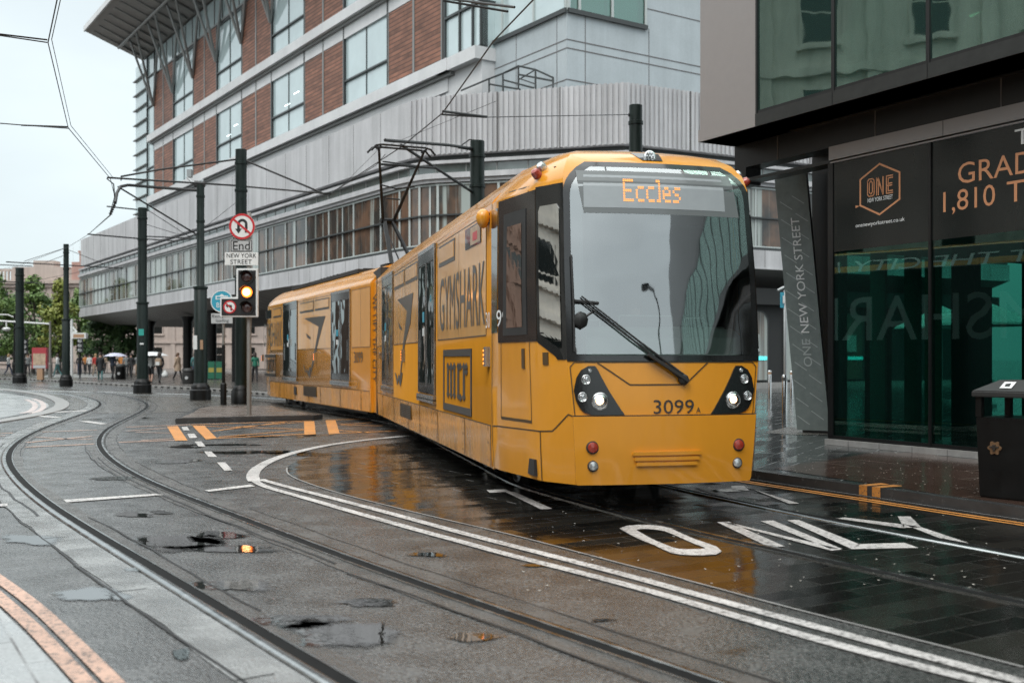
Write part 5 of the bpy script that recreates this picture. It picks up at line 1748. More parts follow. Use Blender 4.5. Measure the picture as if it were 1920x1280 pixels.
for row, (z0, z1) in enumerate(((L1, L2 - .80), (L2, L3))):
    for i in range(9):
        t0, t1 = TS[i], TS[i + 1]
        if i % 2 == 0:                                       # brick-red bay of two panels
            mb = MB(); w = (t1 - t0) / 2
            zt = z1 - (.75 if row == 0 else 0)
            for k in range(2):
                ubox(mb, t0 + k * w + .10, t0 + (k + 1) * w - .10, z0, zt, -.3, .10)
            if row == 0: 
                for k in range(2): ubox(mb, t0 + k * w + .10, t0 + (k + 1) * w - .10, zt, z1, -.3, .06, 1)
            ubox(mb, t0 + w - .10, t0 + w + .10, z0, z1, -.3, .14, 2)
            ubox(mb, t0, t0 + .10, z0, z1, -.3, .12, 2); ubox(mb, t1 - .10, t1, z0, z1, -.3, .12, 2)
            build_w(mb, 'brick_panel', [M['terracotta'], M['concrete'], M['frame_grey']])
        else:
            mb = MB()
            for a, b in ((t0, t0 + .10), (t1 - .10, t1)): ubox(mb, a, b, z0, z1, -.3, .14)
            m_ = (t0 + t1) / 2
            ubox(mb, m_ - .03, m_ + .03, z0, z1, -.2, .03)
            ubox(mb, t0, t1, z0 + .05, z0 + .12, -.2, .10); ubox(mb, t0, t1, z0 + 1.62, z0 + 1.72, -.2, .12); ubox(mb, t0, t1, z1 - .22, z1 - .1, -.2, .1)
            o = build_w(mb, 'tall_window', [M['frame_dark']])
            g = MB(); ubox(g, t0 + .1, t1 - .1, z0, z1, -.25, -.02); g.build('pane', M['sky_glass'], o, True)
            if row == 0 and i in (3, 5):
                s = MB()
                for k in range(2):
                    s = MB(); ubox(s, t0 + 1.2 + 1.6 * k, t0 + 2.1 + 1.6 * k, z0 + 2.6 - .5 * k, z0 + 2.66 - .5 * k, -.02, .0)
                    s.build('ceiling_light', M['light_cool'], o, True)
mb = MB()   # clerestory under the roof
ubox(mb, TS[0], TS[9], L3 + .1, zu(25.5), -.3, .0, 0)
for i in range(28):
    t = TS[0] + (TS[9] - TS[0]) * i / 28; ubox(mb, t, t + .10, L3 + .1, zu(25.5), -.3, .08, 1)
ubox(mb, TS[0], TS[9], L3 - .05, L3 + .1, -.3, .15, 1)
build_w(mb, 'roof_light_strip', [M['sky_glass'], M['frame_grey']])
# glazed corner with sun-shade fins
mb = MB()
t0, t1 = TS[9], TS[10]
ubox(mb, t0, t1, 13.2, zu(25.5), -5, -.02, 0)
build_w(mb, 'corner_glazing', M['sky_glass'])
mb = MB(); k = 0; z = 14.2
while z < zu(25.4):
    ubox(mb, t0 + 2.6, t1 + .2, z, z + .08, -.02, .22); ubox(mb, t0 + .1, t0 + 2.5, z + .9, z + 1.0, -.02, .12, 1) if k % 2 else None
    z += 1.45; k += 1
ubox(mb, t0, t0 + .12, 13.2, zu(25.5), -.02, .12, 1); ubox(mb, t0 + 2.5, t0 + 2.62, 13.2, zu(25.5), -.02, .12, 1)
build_w(mb, 'sun_shade', [M['frame_grey'], M['frame_dark']])
# roof canopy with struts
zs, zo = zu(25.7), zu(27.3); DO = 5.2
mb = MB()
ta, tb = TS[0] - 6, t1 - 2.3
poly = [U(ta, zs, -16), U(ta, zs, 0), U(ta, zo, DO), U(ta, zo + .35, DO + .1), U(ta, zs + 1.4, -16)]
mb.prism(poly, FD * (tb - ta), 0)
for k in range(34):
    t = tb - 1.4 - 2.0 * k
    if t < ta + 1: break
    a = U(t, zs - .02, .2); b = U(t, zo - .12, DO - .5)
    mb.obox(a, FD * .55, b - a, (0, 0, -.16), 1)
mb.obox(U(ta, zo - .05, DO), FD * (tb - ta), FN * .16, (0, 0, .5), 2)
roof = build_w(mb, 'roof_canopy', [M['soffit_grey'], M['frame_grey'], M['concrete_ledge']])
pur = MB(); pur.tube([U(ta, zs + .55, 2.4), U(tb - 1, zs + .55, 2.4)], .13, 8); pur.build('purlin', M['frame_grey'], roof, True)
zn = zu(21.15)
for i in range(9):
    tn = TS[9 - i]
    nd = U(tn, zn, .18)
    for te, de in ((tn + .5, 2.3), (tn - 2.6, 2.5), (tn - 2.2, .35)):
        s = MB(); zz = zs + (zo - zs) * de / DO
        s.tube([nd, U(te, zz, de)], .11, 8)
        s.build('strut', M['frame_grey'], roof, True, smooth=50)
# bay at the end of the brick facade and the blue-grey block
mb = MB(); w0 = t_of(905, UD)
ubox(mb, w0, TS[0] - .3, 12.9, L1 - .62, -6, .05); ubox(mb, w0 - .1, TS[0], L1 - .62, L1, -6, .5, 0)
build_w(mb, 'bay_base', M['concrete_ledge'])
for (z0, z1) in ((L1, L2 - .8), (L2, L3 + 2)):
    mb = MB()
    for f in (0, .42, .78, 1): 
        t = TS[0] - .3 + (w0 - TS[0] + .3) * f; ubox(mb, min(t, t + .10), max(t, t + .10), z0, z1, -.3, .12)
    ubox(mb, w0, TS[0] - .3, z0 + 2.2, z0 + 2.32, -.3, .12); ubox(mb, w0, TS[0] - .3, z0 + .02, z0 + .12, -.3, .12)
    for dd in (-1.5, -3): ubox(mb, w0 - .08, w0 + .02, z0, z1, dd, dd + .1)
    ubox(mb, w0 - .08, w0 + .02, z0 + 2.2, z0 + 2.32, -4, .1)
    o = build_w(mb, 'bay_window', M['frame_dark'])
    g = MB(); ubox(g, w0, TS[0] - .3, z0, z1, -6, .0); g.build('pane', M['sky_glass'], o, True)
GD = -5.2
tc = t_of(1063, GD)
corner = FP + FD * tc + FN * GD
tl = t_of(900, GD)
def gz(py, px=1063): return z_of(px, py, GD)
DR = -FN                                            # right-hand face runs away from the street
mb = MB()
ztop = gz(20) ; W2 = 16
mb.obox(Vector((corner.x, corner.y, 12.9)), FD * (tl - tc + 2.5), DR * W2, (0, 0, ztop - 12.9), 0)
mb.obox(Vector((corner.x, corner.y, ztop + 4.4)), FD * (tl - tc + 2.5), DR * W2, (0, 0, 9), 0)
sw = (t_of(1063, GD) * 0)
mb.obox(Vector((corner.x, corner.y, ztop)) + DR * 4.6, FD * (tl - tc + 2.5), DR * (W2 - 4.6), (0, 0, 4.4), 0)
def face_lines(z, h=.05):
    mb.obox(Vector((corner.x, corner.y, z)) + FN * .006 - FD * .006, FD * (tl - tc + 2), FN * .006, (0, 0, h), 1)
    mb.obox(Vector((corner.x, corner.y, z)) - FD * .006, -FD * .006, DR * W2, (0, 0, h), 1)
for py in (75, 91, 150): face_lines(gz(py))
for e in (1.0, 4.75, 9.5, 14): mb.obox(Vector((corner.x, corner.y, 12.9)) + DR * e - FD * .006, -FD * .005, DR * .04, (0, 0, ztop - 12.9), 1)
for f in (.1, .55): mb.obox(Vector((corner.x, corner.y, 12.9)) + FD * ((tl - tc) * f) + FN * .006, FD * .04, FN * .005, (0, 0, ztop - 12.9), 1)
for z in (gz(20) + .9, gz(20) + 3.4): mb.obox(Vector((corner.x, corner.y, z)) + DR * 4.65 - FD * .006, -FD * .006, DR * (W2 - 4.6), (0, 0, .05), 1)
build_w(mb, 'clad_block', [M['cladding_blue'], M['joint_dark']])
mb = MB()
mb.obox(Vector((corner.x, corner.y, ztop - .10)) + FN * .05 - FD * .05, FD * (tl - tc + 2), FN * .10, (0, 0, .2), 0)
mb.obox(Vector((corner.x, corner.y, ztop - .10)) - FD * .05 - FD * .1, FD * .1, DR * 4.6, (0, 0, .2), 0)
for f in (0.0, .30, .62, .92):
    mb.obox(Vector((corner.x, corner.y, ztop)) + FD * ((tl - tc + 1) * f), FD * .1, FN * .07, (0, 0, 4.4), 1)
for e in (.0, .62, 2.5, 4.5): mb.obox(Vector((corner.x, corner.y, ztop)) + DR * e, DR * .12, -FD * .06, (0, 0, 4.4), 1)
o = build_w(mb, 'corner_window', [M['frame_dark'], M['frame_pale']])
g = MB(); g.obox(Vector((corner.x, corner.y, ztop)), FD * (tl - tc + 2), DR * .2, (0, 0, 4.4), 0); g.obox(Vector((corner.x, corner.y, ztop)) + FD * .02, DR * 4.6, FD * .2, (0, 0, 4.4), 1)
g.build('pane', [M['sky_glass'], M['green_glass']], o, True)
mb = MB(); s0 = Vector((corner.x, corner.y, ztop)) + FD * 1.0 + DR * 1.0
mb.obox(s0 + Vector((0, 0, .02)), FD * 5, DR * 3.4, (0, 0, .05)); mb.obox(s0 + DR * 3.2, FD * 5, DR * .2, (0, 0, 4.3)); mb.obox(s0 + DR * .8, FD * .2, DR * 1.0, (0, 0, 1.3), 1)
mb.build('room', [M['interior_white'], M['interior_dark']], o, True)
# terrace frame on the gallery roof
mb = MB()
zb = 12.95
def TP(px, py, d=-4.2): return FP + FD * t_of(px, d) + FN * d + Vector((0, 0, z_of(px, py, d)))
pts = [(865, 170), (917, 148), (943, 138), (972, 124), (1004, 131), (1037, 146)]
top = [TP(*p) for p in pts]
rad = .045
mb.tube(top, rad, 6)
for p in top[1:]: mb.tube([p, Vector((p.x, p.y, zb))], rad, 6)
mb.tube([TP(943, 150), TP(1000, 165)], rad, 6); mb.tube([TP(917, 158), TP(975, 168)], rad, 6); mb.tube([TP(972, 140), TP(1037, 152)], rad, 6)
mb.tube([TP(972, 147), TP(1004, 158)], rad * .7, 6); mb.tube([TP(1004, 131), TP(972, 150)], rad * .7, 6)
build_w(mb, 'terrace_frame', M['frame_dark'])

# ------------------------------------------------------------------ dark glazed building on the right
BX = Vector((0.485, -0.875, 0)); BY = Vector((0.875, 0.485, 0)); BO = Vector((5.18, 17.3, 0))
BA = math.atan2(-0.875, 0.485)
tower = thing('glass_building', BO, BA, 'dark building with teal glass shopfront, copper lettering and an overhanging glazed storey', 'building')
tb_ = lambda mb, n, m, p=None, **k: mb.build(n, m, p or tower, False, **k)
XR = 46.0
mb = MB()
mb.box(-2.35, XR, -.0, .35, 4.92, 5.338, 0); mb.box(-2.35, XR, -.8, 14, 5.34, 5.36, 0)
mb.box(-2.35, -1.66, 1.9, 2.1, .1, 5.33, 0)
mb.box(-2.35, -2.05, .0, .35, 4.62, 4.92, 0)
for x in (-1.25, .9, 3.1, 5.3): mb.box(x, x + .02, -.006, 0, 4.92, 5.33, 1)
tb_(mb, 'dark_cladding', [M['panel_black'], M['joint_dark']])
mb = MB(); mb.box(-2.3, .0, -.03, .3, 4.66, 4.715, 0); tb_(mb, 'lintel_trim', M['fascia_dark'])
mb = MB(); mb.box(0, XR, -.06, .3, 4.70, 4.92, 0)
for x in (2.2, 4.6, 7): mb.box(x, x + .012, -.064, -.06, 4.7, 4.92, 1)
mb.box(0, XR, -.03, .3, 4.655, 4.68, 0)
tb_(mb, 'shopfront_head', [M['panel_grey'], M['joint_dark']])
mb = MB(); mb.box(-.05, XR, -.10, .3, .112, .20, 0)
for k in range(30): mb.box(.45 + .62 * k, .46 + .62 * k, -.104, -.10, .115, .2, 1)
tb_(mb, 'stone_plinth', [M['kerb_pale'], M['joint_dark']])
for k in range(20):                                          # shopfront bays
    x0 = 1.97 * k
    mb = MB()
    mb.box(x0 + 1.925, x0 + 1.97, -.03, .06, .2, 4.655, 0); mb.box(x0, x0 + 1.97, -.02, .06, .2, .26, 0)
    if k == 0: mb.box(-.06, 0.05, -.02, .1, .2, 4.655, 0)
    o = tb_(mb, 'shopfront_window', M['panel_black'])
    g = MB(); g.box(x0, x0 + 1.93, .0, .012, .26, 3.22, 0); g.build('pane', M['teal_glass'], o, False)
    g = MB(); g.box(x0 + (.05 if k == 0 else 0), x0 + 1.93, -.004, .03, 3.22, 4.65, 0); g.build('poster', M['poster_black'], o, False)
# lettering on the window posters
def wtext(body, x0, x1, z0, z1, mat, nm, y=-.008, thickz=0):
    mb = MB(); put_text(mb, body, lambda a, b: (x0 + (x1 - x0) * a, y, z0 + (z1 - z0) * b), 0); return tb_(mb, nm, M[mat])
mb = MB()
hx, hz, hw, hh = 1.0, 4.105, .40, .405
ring = [(0, hh), (hw, hh * .52), (hw, -hh * .52), (0, -hh), (-hw, -hh * .52), (-hw, hh * .52)]
mb.add([(hx + a, -.008, hz + b) for a, b in ring] + [(hx + a * .92, -.008, hz + b * .92) for a, b in ring], [(i, (i + 1) % 6, 6 + (i + 1) % 6, 6 + i) for i in range(6)])
mb.face([(hx - hw - .08, -.008, hz - .19), (hx - hw, -.008, hz - .21), (hx - hw - .08, -.008, hz - .235)])
tb_(mb, 'hexagon_emblem', M['copper_text'])
mb = MB()                                                    # double-line letters O N E
def stroke2(pts, w=.018):
    for a, b in zip(pts, pts[1:]):
        a, b = Vector((a[0], -.009, a[1])), Vector((b[0], -.009, b[1])); dd = (b - a).normalized(); s = Vector((-dd.z, 0, dd.x)) * w / 2
        mb.face([a - s - dd * w * .4, b - s + dd * w * .4, b + s + dd * w * .4, a + s - dd * w * .4])
z0, z1 = 4.02, 4.285
for ins in (0, .034):
    a, b = .765 + ins, .895 - ins
    stroke2([(a, z0 + .03 + ins), (a, z1 - .03 - ins), (a + .025, z1 - ins), (b - .025, z1 - ins), (b, z1 - .03 - ins), (b, z0 + .03 + ins), (b - .025, z0 + ins), (a + .025, z0 + ins), (a, z0 + .03 + ins)])
    stroke2([(.945 + ins, z0), (.945 + ins, z1), (1.075 - ins * .3, z0), (1.075 - ins * .3, z1)])
    stroke2([(1.255, z1 - ins), (1.135 + ins, z1 - ins), (1.135 + ins, z0 + ins), (1.255, z0 + ins)])
    stroke2([(1.135 + ins, (z0 + z1) / 2 + (.016 if ins else -.016)), (1.24, (z0 + z1) / 2 + (.016 if ins else -.016))])
tb_(mb, 'emblem_lettering', M['copper_text'])
wtext('NEW YORK STREET', .765, 1.255, 3.925, 3.99, 'decal_white', 'emblem_caption')
wtext('onenewyorkstreet.co.uk', .52, 1.48, 3.545, 3.625, 'decal_white', 'web_address')
wtext('GRADE', 2.42, 3.84, 3.975, 4.27, 'copper_text', 'poster_lettering')
wtext('1,810', 2.17, 3.02, 3.56, 3.90, 'copper_text', 'poster_lettering')
wtext('TO', 3.20, 3.84, 3.61, 3.90, 'copper_text', 'poster_lettering')
wtext('T', 3.32, 3.55, 4.37, 4.58, 'decal_white', 'poster_lettering')
# inside the shopfront
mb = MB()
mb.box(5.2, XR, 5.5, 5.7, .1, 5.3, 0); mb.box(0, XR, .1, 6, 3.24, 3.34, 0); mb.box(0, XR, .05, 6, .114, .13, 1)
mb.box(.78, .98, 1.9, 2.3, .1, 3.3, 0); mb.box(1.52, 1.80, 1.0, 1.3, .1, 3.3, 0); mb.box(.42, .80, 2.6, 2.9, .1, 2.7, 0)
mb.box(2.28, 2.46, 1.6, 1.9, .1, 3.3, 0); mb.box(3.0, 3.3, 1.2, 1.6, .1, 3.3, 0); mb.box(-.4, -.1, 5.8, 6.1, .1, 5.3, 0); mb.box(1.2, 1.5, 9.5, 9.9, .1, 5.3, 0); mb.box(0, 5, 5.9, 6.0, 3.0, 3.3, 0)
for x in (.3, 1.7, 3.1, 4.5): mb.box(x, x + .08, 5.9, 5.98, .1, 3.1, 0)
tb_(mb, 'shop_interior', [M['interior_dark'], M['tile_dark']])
mb = MB(); mb.box(-1.70, -1.22, 2.6, 2.78, .114, 2.42, 0); tb_(mb, 'inner_panel', [M['tile_dark'] if False else M['interior_dark']])
mb = MB(); mb.box(.60, .86, 1.0, 1.1, .13, 3.24, 0); mb.box(-.02, .30, .9, .95, .13, 3.24, 0); tb_(mb, 'inner_column', M['teal_column'])
wn_mb = MB(); put_text(wn_mb, 'NEW YORK STREET', lambda a, b: (-1.40 + .075 * b, 2.59, 2.25 - 1.15 * a), 0); tb_(wn_mb, 'inner_lettering', M['decal_white'])
# things standing inside, seen through the teal glass
mb = MB()
mb.box(.0, .34, 2.2, 2.22, .13, 3.2, 0)
mb.box(1.9, 2.9, 4.2, 4.24, .13, 1.15, 1); mb.box(1.0, 1.5, 4.4, 4.45, 1.55, 1.64, 3)
tb_(mb, 'lobby_screen', [M['bin_green'], M['interior_white'], M['sign_grey'], M['light_teal']])
# overhanging storey
mb = MB(); mb.box(-2.34, -.887, -.8, 14, 5.555, 17, 0); mb.box(-.87, XR, 4.5, 14, 5.5, 17, 1)
tb_(mb, 'grey_panel', [M['panel_grey'], M['interior_dark']])
mb = MB(); mb.box(-2.36, -.885, -.83, 14, 5.34, 5.55, 0); tb_(mb, 'fascia_end', M['panel_grey'])
mb = MB(); mb.box(-.885, XR, -.83, -.1, 5.34, 5.55, 0)
for k in range(12): mb.box(.82 + 1.745 * k, .832 + 1.745 * k, -.834, -.83, 5.34, 5.55, 1)
tb_(mb, 'fascia', [M['fascia_dark'], M['panel_black']])
mb = MB(); mb.box(-.87, XR, -.7, 4.5, 5.552, 5.58, 0); tb_(mb, 'office_floor', M['interior_dark'])
for k in range(22):
    x0, x1 = (-.887, .815) if k == 0 else (.815 + 1.745 * (k - 1), .815 + 1.745 * k)
    for (z0, z1) in ((5.55, 8.9), (9.2, 12.6), (12.9, 16.4)):
        if k > 6 and z0 > 6: continue
        mb = MB(); mb.box(x0, x0 + .04, -.82, -.6, z0, z1, 0); mb.box(x1 - .02, x1, -.82, -.6, z0, z1, 0); mb.box(x0, x1, -.81, -.7, z0, z0 + .05, 0); mb.box(x0, x1, -.81, -.7, z1, z1 + .3, 0)
        o = tb_(mb, 'office_window', M['panel_black'])
        g = MB(); g.box(x0 + .04, x1 - .02, -.79, -.775, z0 + .05, z1, 0); g.build('pane', M['green_glass'], o, False)
mb = MB(); mb.box(6 * 1.745, XR, -.8, 4.4, 9.2, 17, 0); mb.box(-.87, XR, -.6, 4.5, 8.95, 9.1, 0); tb_(mb, 'upper_block', M['fascia_dark'])
mb = MB()   # what stands behind the first-floor glass
mb.prism([(2.85, -.66, 5.59), (4.4, -.62, 5.59), (4.4, -.62, 6.36), (3.08, -.66, 6.03)], (0, .04, 0), 0)
mb.prism([(1.35, -.60, 6.0), (2.5, -.60, 6.22), (2.5, -.60, 6.26), (1.35, -.60, 6.04)], (0, .05, 0), 1); mb.box(-.66, -.58, -.6, -.52, 5.58, 8.9, 1); mb.box(-.55, .1, .9, .95, 5.6, 8.8, 2); mb.box(.72, .79, -.5, -.44, 6.7, 8.9, 1)
mb.box(1.72, 1.95, .6, .8, 6.3, 6.75, 1); mb.box(3.5, 3.9, .2, .24, 7.2, 8.4, 1)
mb.box(1.05, 1.5, 2.0, 2.05, 7.05, 7.08, 3); mb.box(1.0, 1.1, 1.2, 1.25, 7.35, 7.40, 3)
tb_(mb, 'office_furniture', [M['yellow_board'], M['interior_white'], M['bin_green'], M['light_strip']])

# leaning totem column with the street name
bl = Vector((5.36, 20.05, 0))
dirv = Vector((.87, -.5, 0)).normalized(); tn_ = Vector((dirv.y, -dirv.x, 0))
def totem():
    mb = MB()
    b0, b1 = bl.copy(), bl + dirv * .60
    t0, t1 = AT(1451, 332, 20.2), None
    top0 = Vector((t0.x, 20.05, 0)); 
    zb, zt = .16, 5.02
    A0, A1 = b0 + Vector((0, 0, zb)), b1 + Vector((0, 0, zb))
    T0 = bl - dirv * .44 + Vector((0, 0, zt)); T1 = T0 + dirv * .60
    back = -tn_ * .14
    mb.prism([A0, A1, T1, T0], back, 0)
    fr = lambda a, b, o=.004: (A0 * (1 - a) + A1 * a) * (1 - b) + (T0 * (1 - a) + T1 * a) * b + tn_ * o
    o = thing('totem_column', bl, BA, 'dark leaning column lettered with the street name beside the shopfront', 'column')
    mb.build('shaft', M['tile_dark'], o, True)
    ln = MB(); rnd = random.Random(4)
    for k in range(26):
        y = .02 + .9 * (k // 2) / 13 + .02 * (k % 2); x = .06 + .46 * (k % 2) + rnd.uniform(-.03, .06)
        p, q = fr(x, y + .035), fr(x + .36, y + .002)
        dd = (q - p).normalized(); s = dd.cross(tn_).normalized() * .006
        ln.face([p - s, q - s, q + s, p + s])
    ln.build('tile_pattern', M['tile_line'], o, True)
    tx = MB(); put_text(tx, 'NEW YORK STREET', lambda a, b: fr(.66 - .26 * b, .375 + .445 * a, .008), 0)
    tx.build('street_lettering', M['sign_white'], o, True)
    tx = MB(); put_text(tx, 'ONE', lambda a, b: fr(.66 - .26 * b, .245 + .105 * a, .008), 0)
    tx.build('outline_lettering', M['tile_line'], o, True)
    ft = MB(); ft.prism([b0 + dirv * .1 + Vector((0, 0, .11)), b1 + dirv * .3 + Vector((0, 0, .11)), b1 + dirv * .3 + Vector((0, 0, .16)), b0 + dirv * .1 + Vector((0, 0, .16))], back * .9, 0)
    ft.build('foot', M['panel_black'], o, True)
totem()

# ------------------------------------------------------------------ stone buildings
def stone_block(name, P, d, L, H, label, storey=4.2, bayw=3.4, depth=14, mat='stone_grey', cornice=True, rows=None):
    """classical front: piers, sash windows, string courses, cornice; outward normal to the right of d"""
    d = Vector((d[0], d[1], 0)).normalized(); nn = Vector((d.y, -d.x, 0)); P = Vector((P[0], P[1], 0)); up = Vector((0, 0, 1))
    b = thing(name, P, 0, label, 'building')
    mb = MB(); mb.obox(P, d * L, -nn * depth, up * H); mb.build('wall', M[mat], b, True)
    mb = MB(); n = int(H / storey)
    for k in range(1, n + 1): mb.obox(P + up * (k * storey - .35) - d * .1, d * (L + .2), nn * .22, up * .3)
    mb.obox(P + up * (H - .5) - d * .3, d * (L + .6), nn * .75, up * .5); mb.obox(P + up * (H - 1.0), d * L, nn * .4, up * .5)
    mb.build('cornice', M[mat], b, True)
    nb = int(L / bayw); cnt = 0
    mbp = MB()
    for i in range(nb + 1): mbp.obox(P + d * (L * i / nb - .3), d * .6, nn * .16, up * (H - 1))
    mbp.build('pilaster', M[mat], b, True)
    for k in range(n):
        for i in range(nb):
            if cnt >= 96: break
            a = P + d * (L * (i + .5) / nb - .8) + up * (k * storey + .9); w, h = 1.6, storey - 1.7
            fr = MB(); t = .12
            fr.obox(a, d * w, nn * .10, up * t); fr.obox(a + up * (h - t), d * w, nn * .10, up * t); fr.obox(a + up * t, d * t, nn * .1, up * (h - 2 * t)); fr.obox(a + d * (w - t) + up * t, d * t, nn * .1, up * (h - 2 * t))
            fr.obox(a + up * h * .48 + d * t, d * (w - 2 * t), nn * .06, up * .07); fr.obox(a - d * .15 - up * .15, d * (w + .3), nn * .2, up * .15)
            o = fr.build('window', M[mat], b, True)
            g = MB(); g.obox(a + d * t + up * t, d * (w - 2 * t), nn * .03, up * (h - 2 * t)); g.build('pane', M['dark_glass'], o, True)
            cnt += 1
    return b, d, nn, P, up

# far side of the gardens, behind the trees
b, d, nn, P, up = stone_block('stone_building', (-92, 152), (1, -.02), 66, 12.6, 'pale pink stone building with roof balustrade far behind the trees', storey=4.0, bayw=4.2, mat='stone_pink')
mb = MB()
mb.obox(P + up * 13.9, d * 21, -nn * .4, up * .35)
for k in range(42): mb.obox(P + d * (.3 + .5 * k) + up * 12.6, d * .2, -nn * .3, up * 1.3)
mb.obox(P + d * 21 + up * 12.6, d * 8, -nn * 3, up * 1.9); mb.obox(P + d * 24 + up * 14.5, d * 3, -nn * 2, up * .9)
mb.obox(P + d * 29 + up * 12.6, d * 9, -nn * 3, up * 1.6)
mb.build('balustrade', M['stone_pink'], b, True)
mb = MB()
mb.obox(P + d * 29.5 + up * 12.6, d * 9.6, -nn * 6, up * 2.6); mb.obox(P + d * 30.6 + up * 15.2, d * 8, -nn * 5, up * 1.4); mb.obox(P + d * 33.0 + up * 15.2, d * 4.6, -nn * 4, up * 3.2)
mb.obox(P + d * 32.8 + up * 18.4, d * 5, -nn * 4.4, up * .3); mb.obox(P + d * 30.4 + up * 16.5, d * 2.6, -nn * 4.4, up * .3)
mb.build('chimney', M['brick_pink'], b, True)
# across the street and behind the viewer: seen only as reflections in the glass
stone_block('stone_building', (-39.4, -28.5), (.28, .96), 62, 19, 'grey stone classical building across the street from the glass shopfront', mat='stone_grey', bayw=4.4, storey=4.6)
# brick building round the corner to the left, seen only in the side glass of the tram and the gallery
stone_block('brick_building', (-98, 64), (1, .12), 50, 22, 'brown brick building beyond the left edge of the picture', mat='brick_dark', bayw=3.8, storey=4.4)
for i, (px, Y, w) in enumerate(((1845, 31, 1.6), (1765, 34, 1.5))):
    x = (px - CX) / FPX * Y
    o = thing('parasol', (x, Y, .112), 0, ('nearer' if i == 0 else 'farther') + ' white cafe parasol seen through the teal shopfront glass', 'parasol')
    mb = MB(); mb.lathe((x, Y, 2.45), [(w, 0), (w * .98, .06), (w * .45, .42), (.08, .70), (.0, .72)], 8); mb.build('canopy', M['interior_white'], o, True)
    mb = MB(); mb.lathe((x, Y, .112), [(.35, 0), (.35, .08), (.035, .1), (.035, 2.9)], 10); mb.build('stand', M['steel_grey'], o, True)
stone_block('stone_building', (12.9, -48), (-.485, .875), 42, 15, 'grey stone building behind the viewer, seen only in the windscreen', mat='brick_dark', bayw=4.4, storey=4.6)

# ------------------------------------------------------------------ poles and overhead line
def mast(px, py, top, label, r0=.17, r1=.13, split=None, stub=False, Y=None, group='overhead line masts'):
    if Y: p = Vector(((px - CX) / FPX * Y, Y, 0))
    else: p = G(px, py)
    zt = EYE - (top - HY) * p.y / FPX
    o = thing('overhead_mast', p, 0, label, 'mast', group)
    zs = split or zt * .48
    mb = MB()
    mb.lathe(p, [(r0, .3), (r0, zs - .06), (r1, zs + .06), (r1, zt), (r1 * .9, zt + .01)], 16)
    for z in (zs, zt - .45, zt - 1.35):
        mb.lathe(p + Vector((0, 0, z - .05)), [(r0 if z == zs else r1, 0), ((r0 if z == zs else r1) * 1.14, .01), ((r0 if z == zs else r1) * 1.14, .09), ((r0 if z == zs else r1), .1)], 16)
    mb.build('pole', M['pole_green'], o, True, smooth=40)
    mb = MB(); mb.lathe(p, [(r0 * 1.62, .0), (r0 * 1.62, .36), (r0 * 1.45, .40), (r0 * 1.45, .48), (r0 * 1.2, .56), (r0 * 1.02, .62)], 16)
    mb.build('base', M['metal_black'], o, True, smooth=40)
    return o, p, zt
def arm(o, pts, r=.025, name='bracket_arm', mat='wire_black'):
    mb = MB(); mb.tube(pts, r, 6); return mb.build(name, M[mat], o, True, smooth=60)
def insul(o, p, q, r=.05):
    p, q = Vector(p), Vector(q); L = (q - p).length; mb = MB(); k = 6
    prof = [(.02, 0)]
    for i in range(k): prof += [(r, L * (i + .2) / k), (.025, L * (i + .7) / k)]
    mb.lathe(p, prof + [(.02, L)], 8, 0, ax=q - p); return mb.build('insulator', M['wire_black'], o, True)

m452, p452, z452 = mast(452, 757, 281, 'dark green mast standing directly behind the traffic signal', .20, .185, 4.2)
Y = p452.y
arm(m452, [AT(443, 299, Y), AT(300, 318, Y - 1), AT(227, 331, Y - 2)], .03); arm(m452, [AT(443, 348, Y), AT(201, 333, Y - 3)], .03)
arm(m452, [AT(227, 331, Y - 2), AT(227, 339, Y - 2)], .02)
arm(m452, [AT(462, 302, Y), AT(607, 363, Y)], .032); arm(m452, [AT(462, 350, Y), AT(612, 363, Y)], .028)
insul(m452, AT(606, 363, Y), AT(622, 362, Y))
m375, p375, z375 = mast(376, 750, 345, 'dark green mast with lower sleeve between the two tallest masts on the left', .23, .135, 4.05)
Y = p375.y
arm(m375, [AT(370, 357, Y), AT(300, 352, Y), AT(240, 347, Y - 2), AT(226, 350, Y - 3), AT(219, 362, Y - 3.5), AT(216, 380, Y - 4)], .055)
arm(m375, [AT(221, 350, Y - 3), AT(366, 438, Y)], .03); arm(m375, [AT(365, 345, Y), AT(384, 345, Y)], .12)
insul(m375, AT(216, 380, Y - 4), AT(206, 404, Y - 4), .07); arm(m375, [AT(200, 335, Y - 5), AT(213, 345, Y - 5), AT(215, 370, Y - 4.5)], .02)
mb = MB(); c = AT(350, 332, Y)
mb.obox(c, (.16, 0, 0), (0, .2, 0), (0, 0, .28)); mb.lathe(AT(375, 341, Y), [(.0, -.15), (.08, -.13), (.08, .13), (0, .15)], 10, 0, ax=(1, -.6, .1)); mb.tube([c, AT(362, 345, Y)], .03, 6)
mb.build('camera', M['steel_grey'], m375, True)
mb = MB(); q = AT(369, 640, Y); mb.obox(AT(366, 655, Y) + Vector((0, -.25, 0)), (.14, 0, 0), (0, .02, 0), (0, 0, .5), 0); mb.obox(AT(379, 655, Y) + Vector((0, -.25, 0)), (.10, 0, 0), (0, .02, 0), (0, 0, .34), 1)
mb.build('notice', [M['sign_white'], M['wood_tan']], m375, True)
m265, p265, z265 = mast(267, 737, 390, 'dark green mast with small teal sticker, in front of the white umbrella shoppers', .235, .19, 3.9)
Y = p265.y
arm(m265, [AT(201, 387, Y - 3), AT(257, 393, Y)], .03); arm(m265, [AT(165, 439, Y - 4), AT(257, 447, Y)], .03); arm(m265, [AT(272, 443, Y), AT(372, 447, Y + 1)], .028); arm(m265, [AT(272, 448, Y), AT(330, 452, Y + 1), AT(360, 447, Y)], .025)
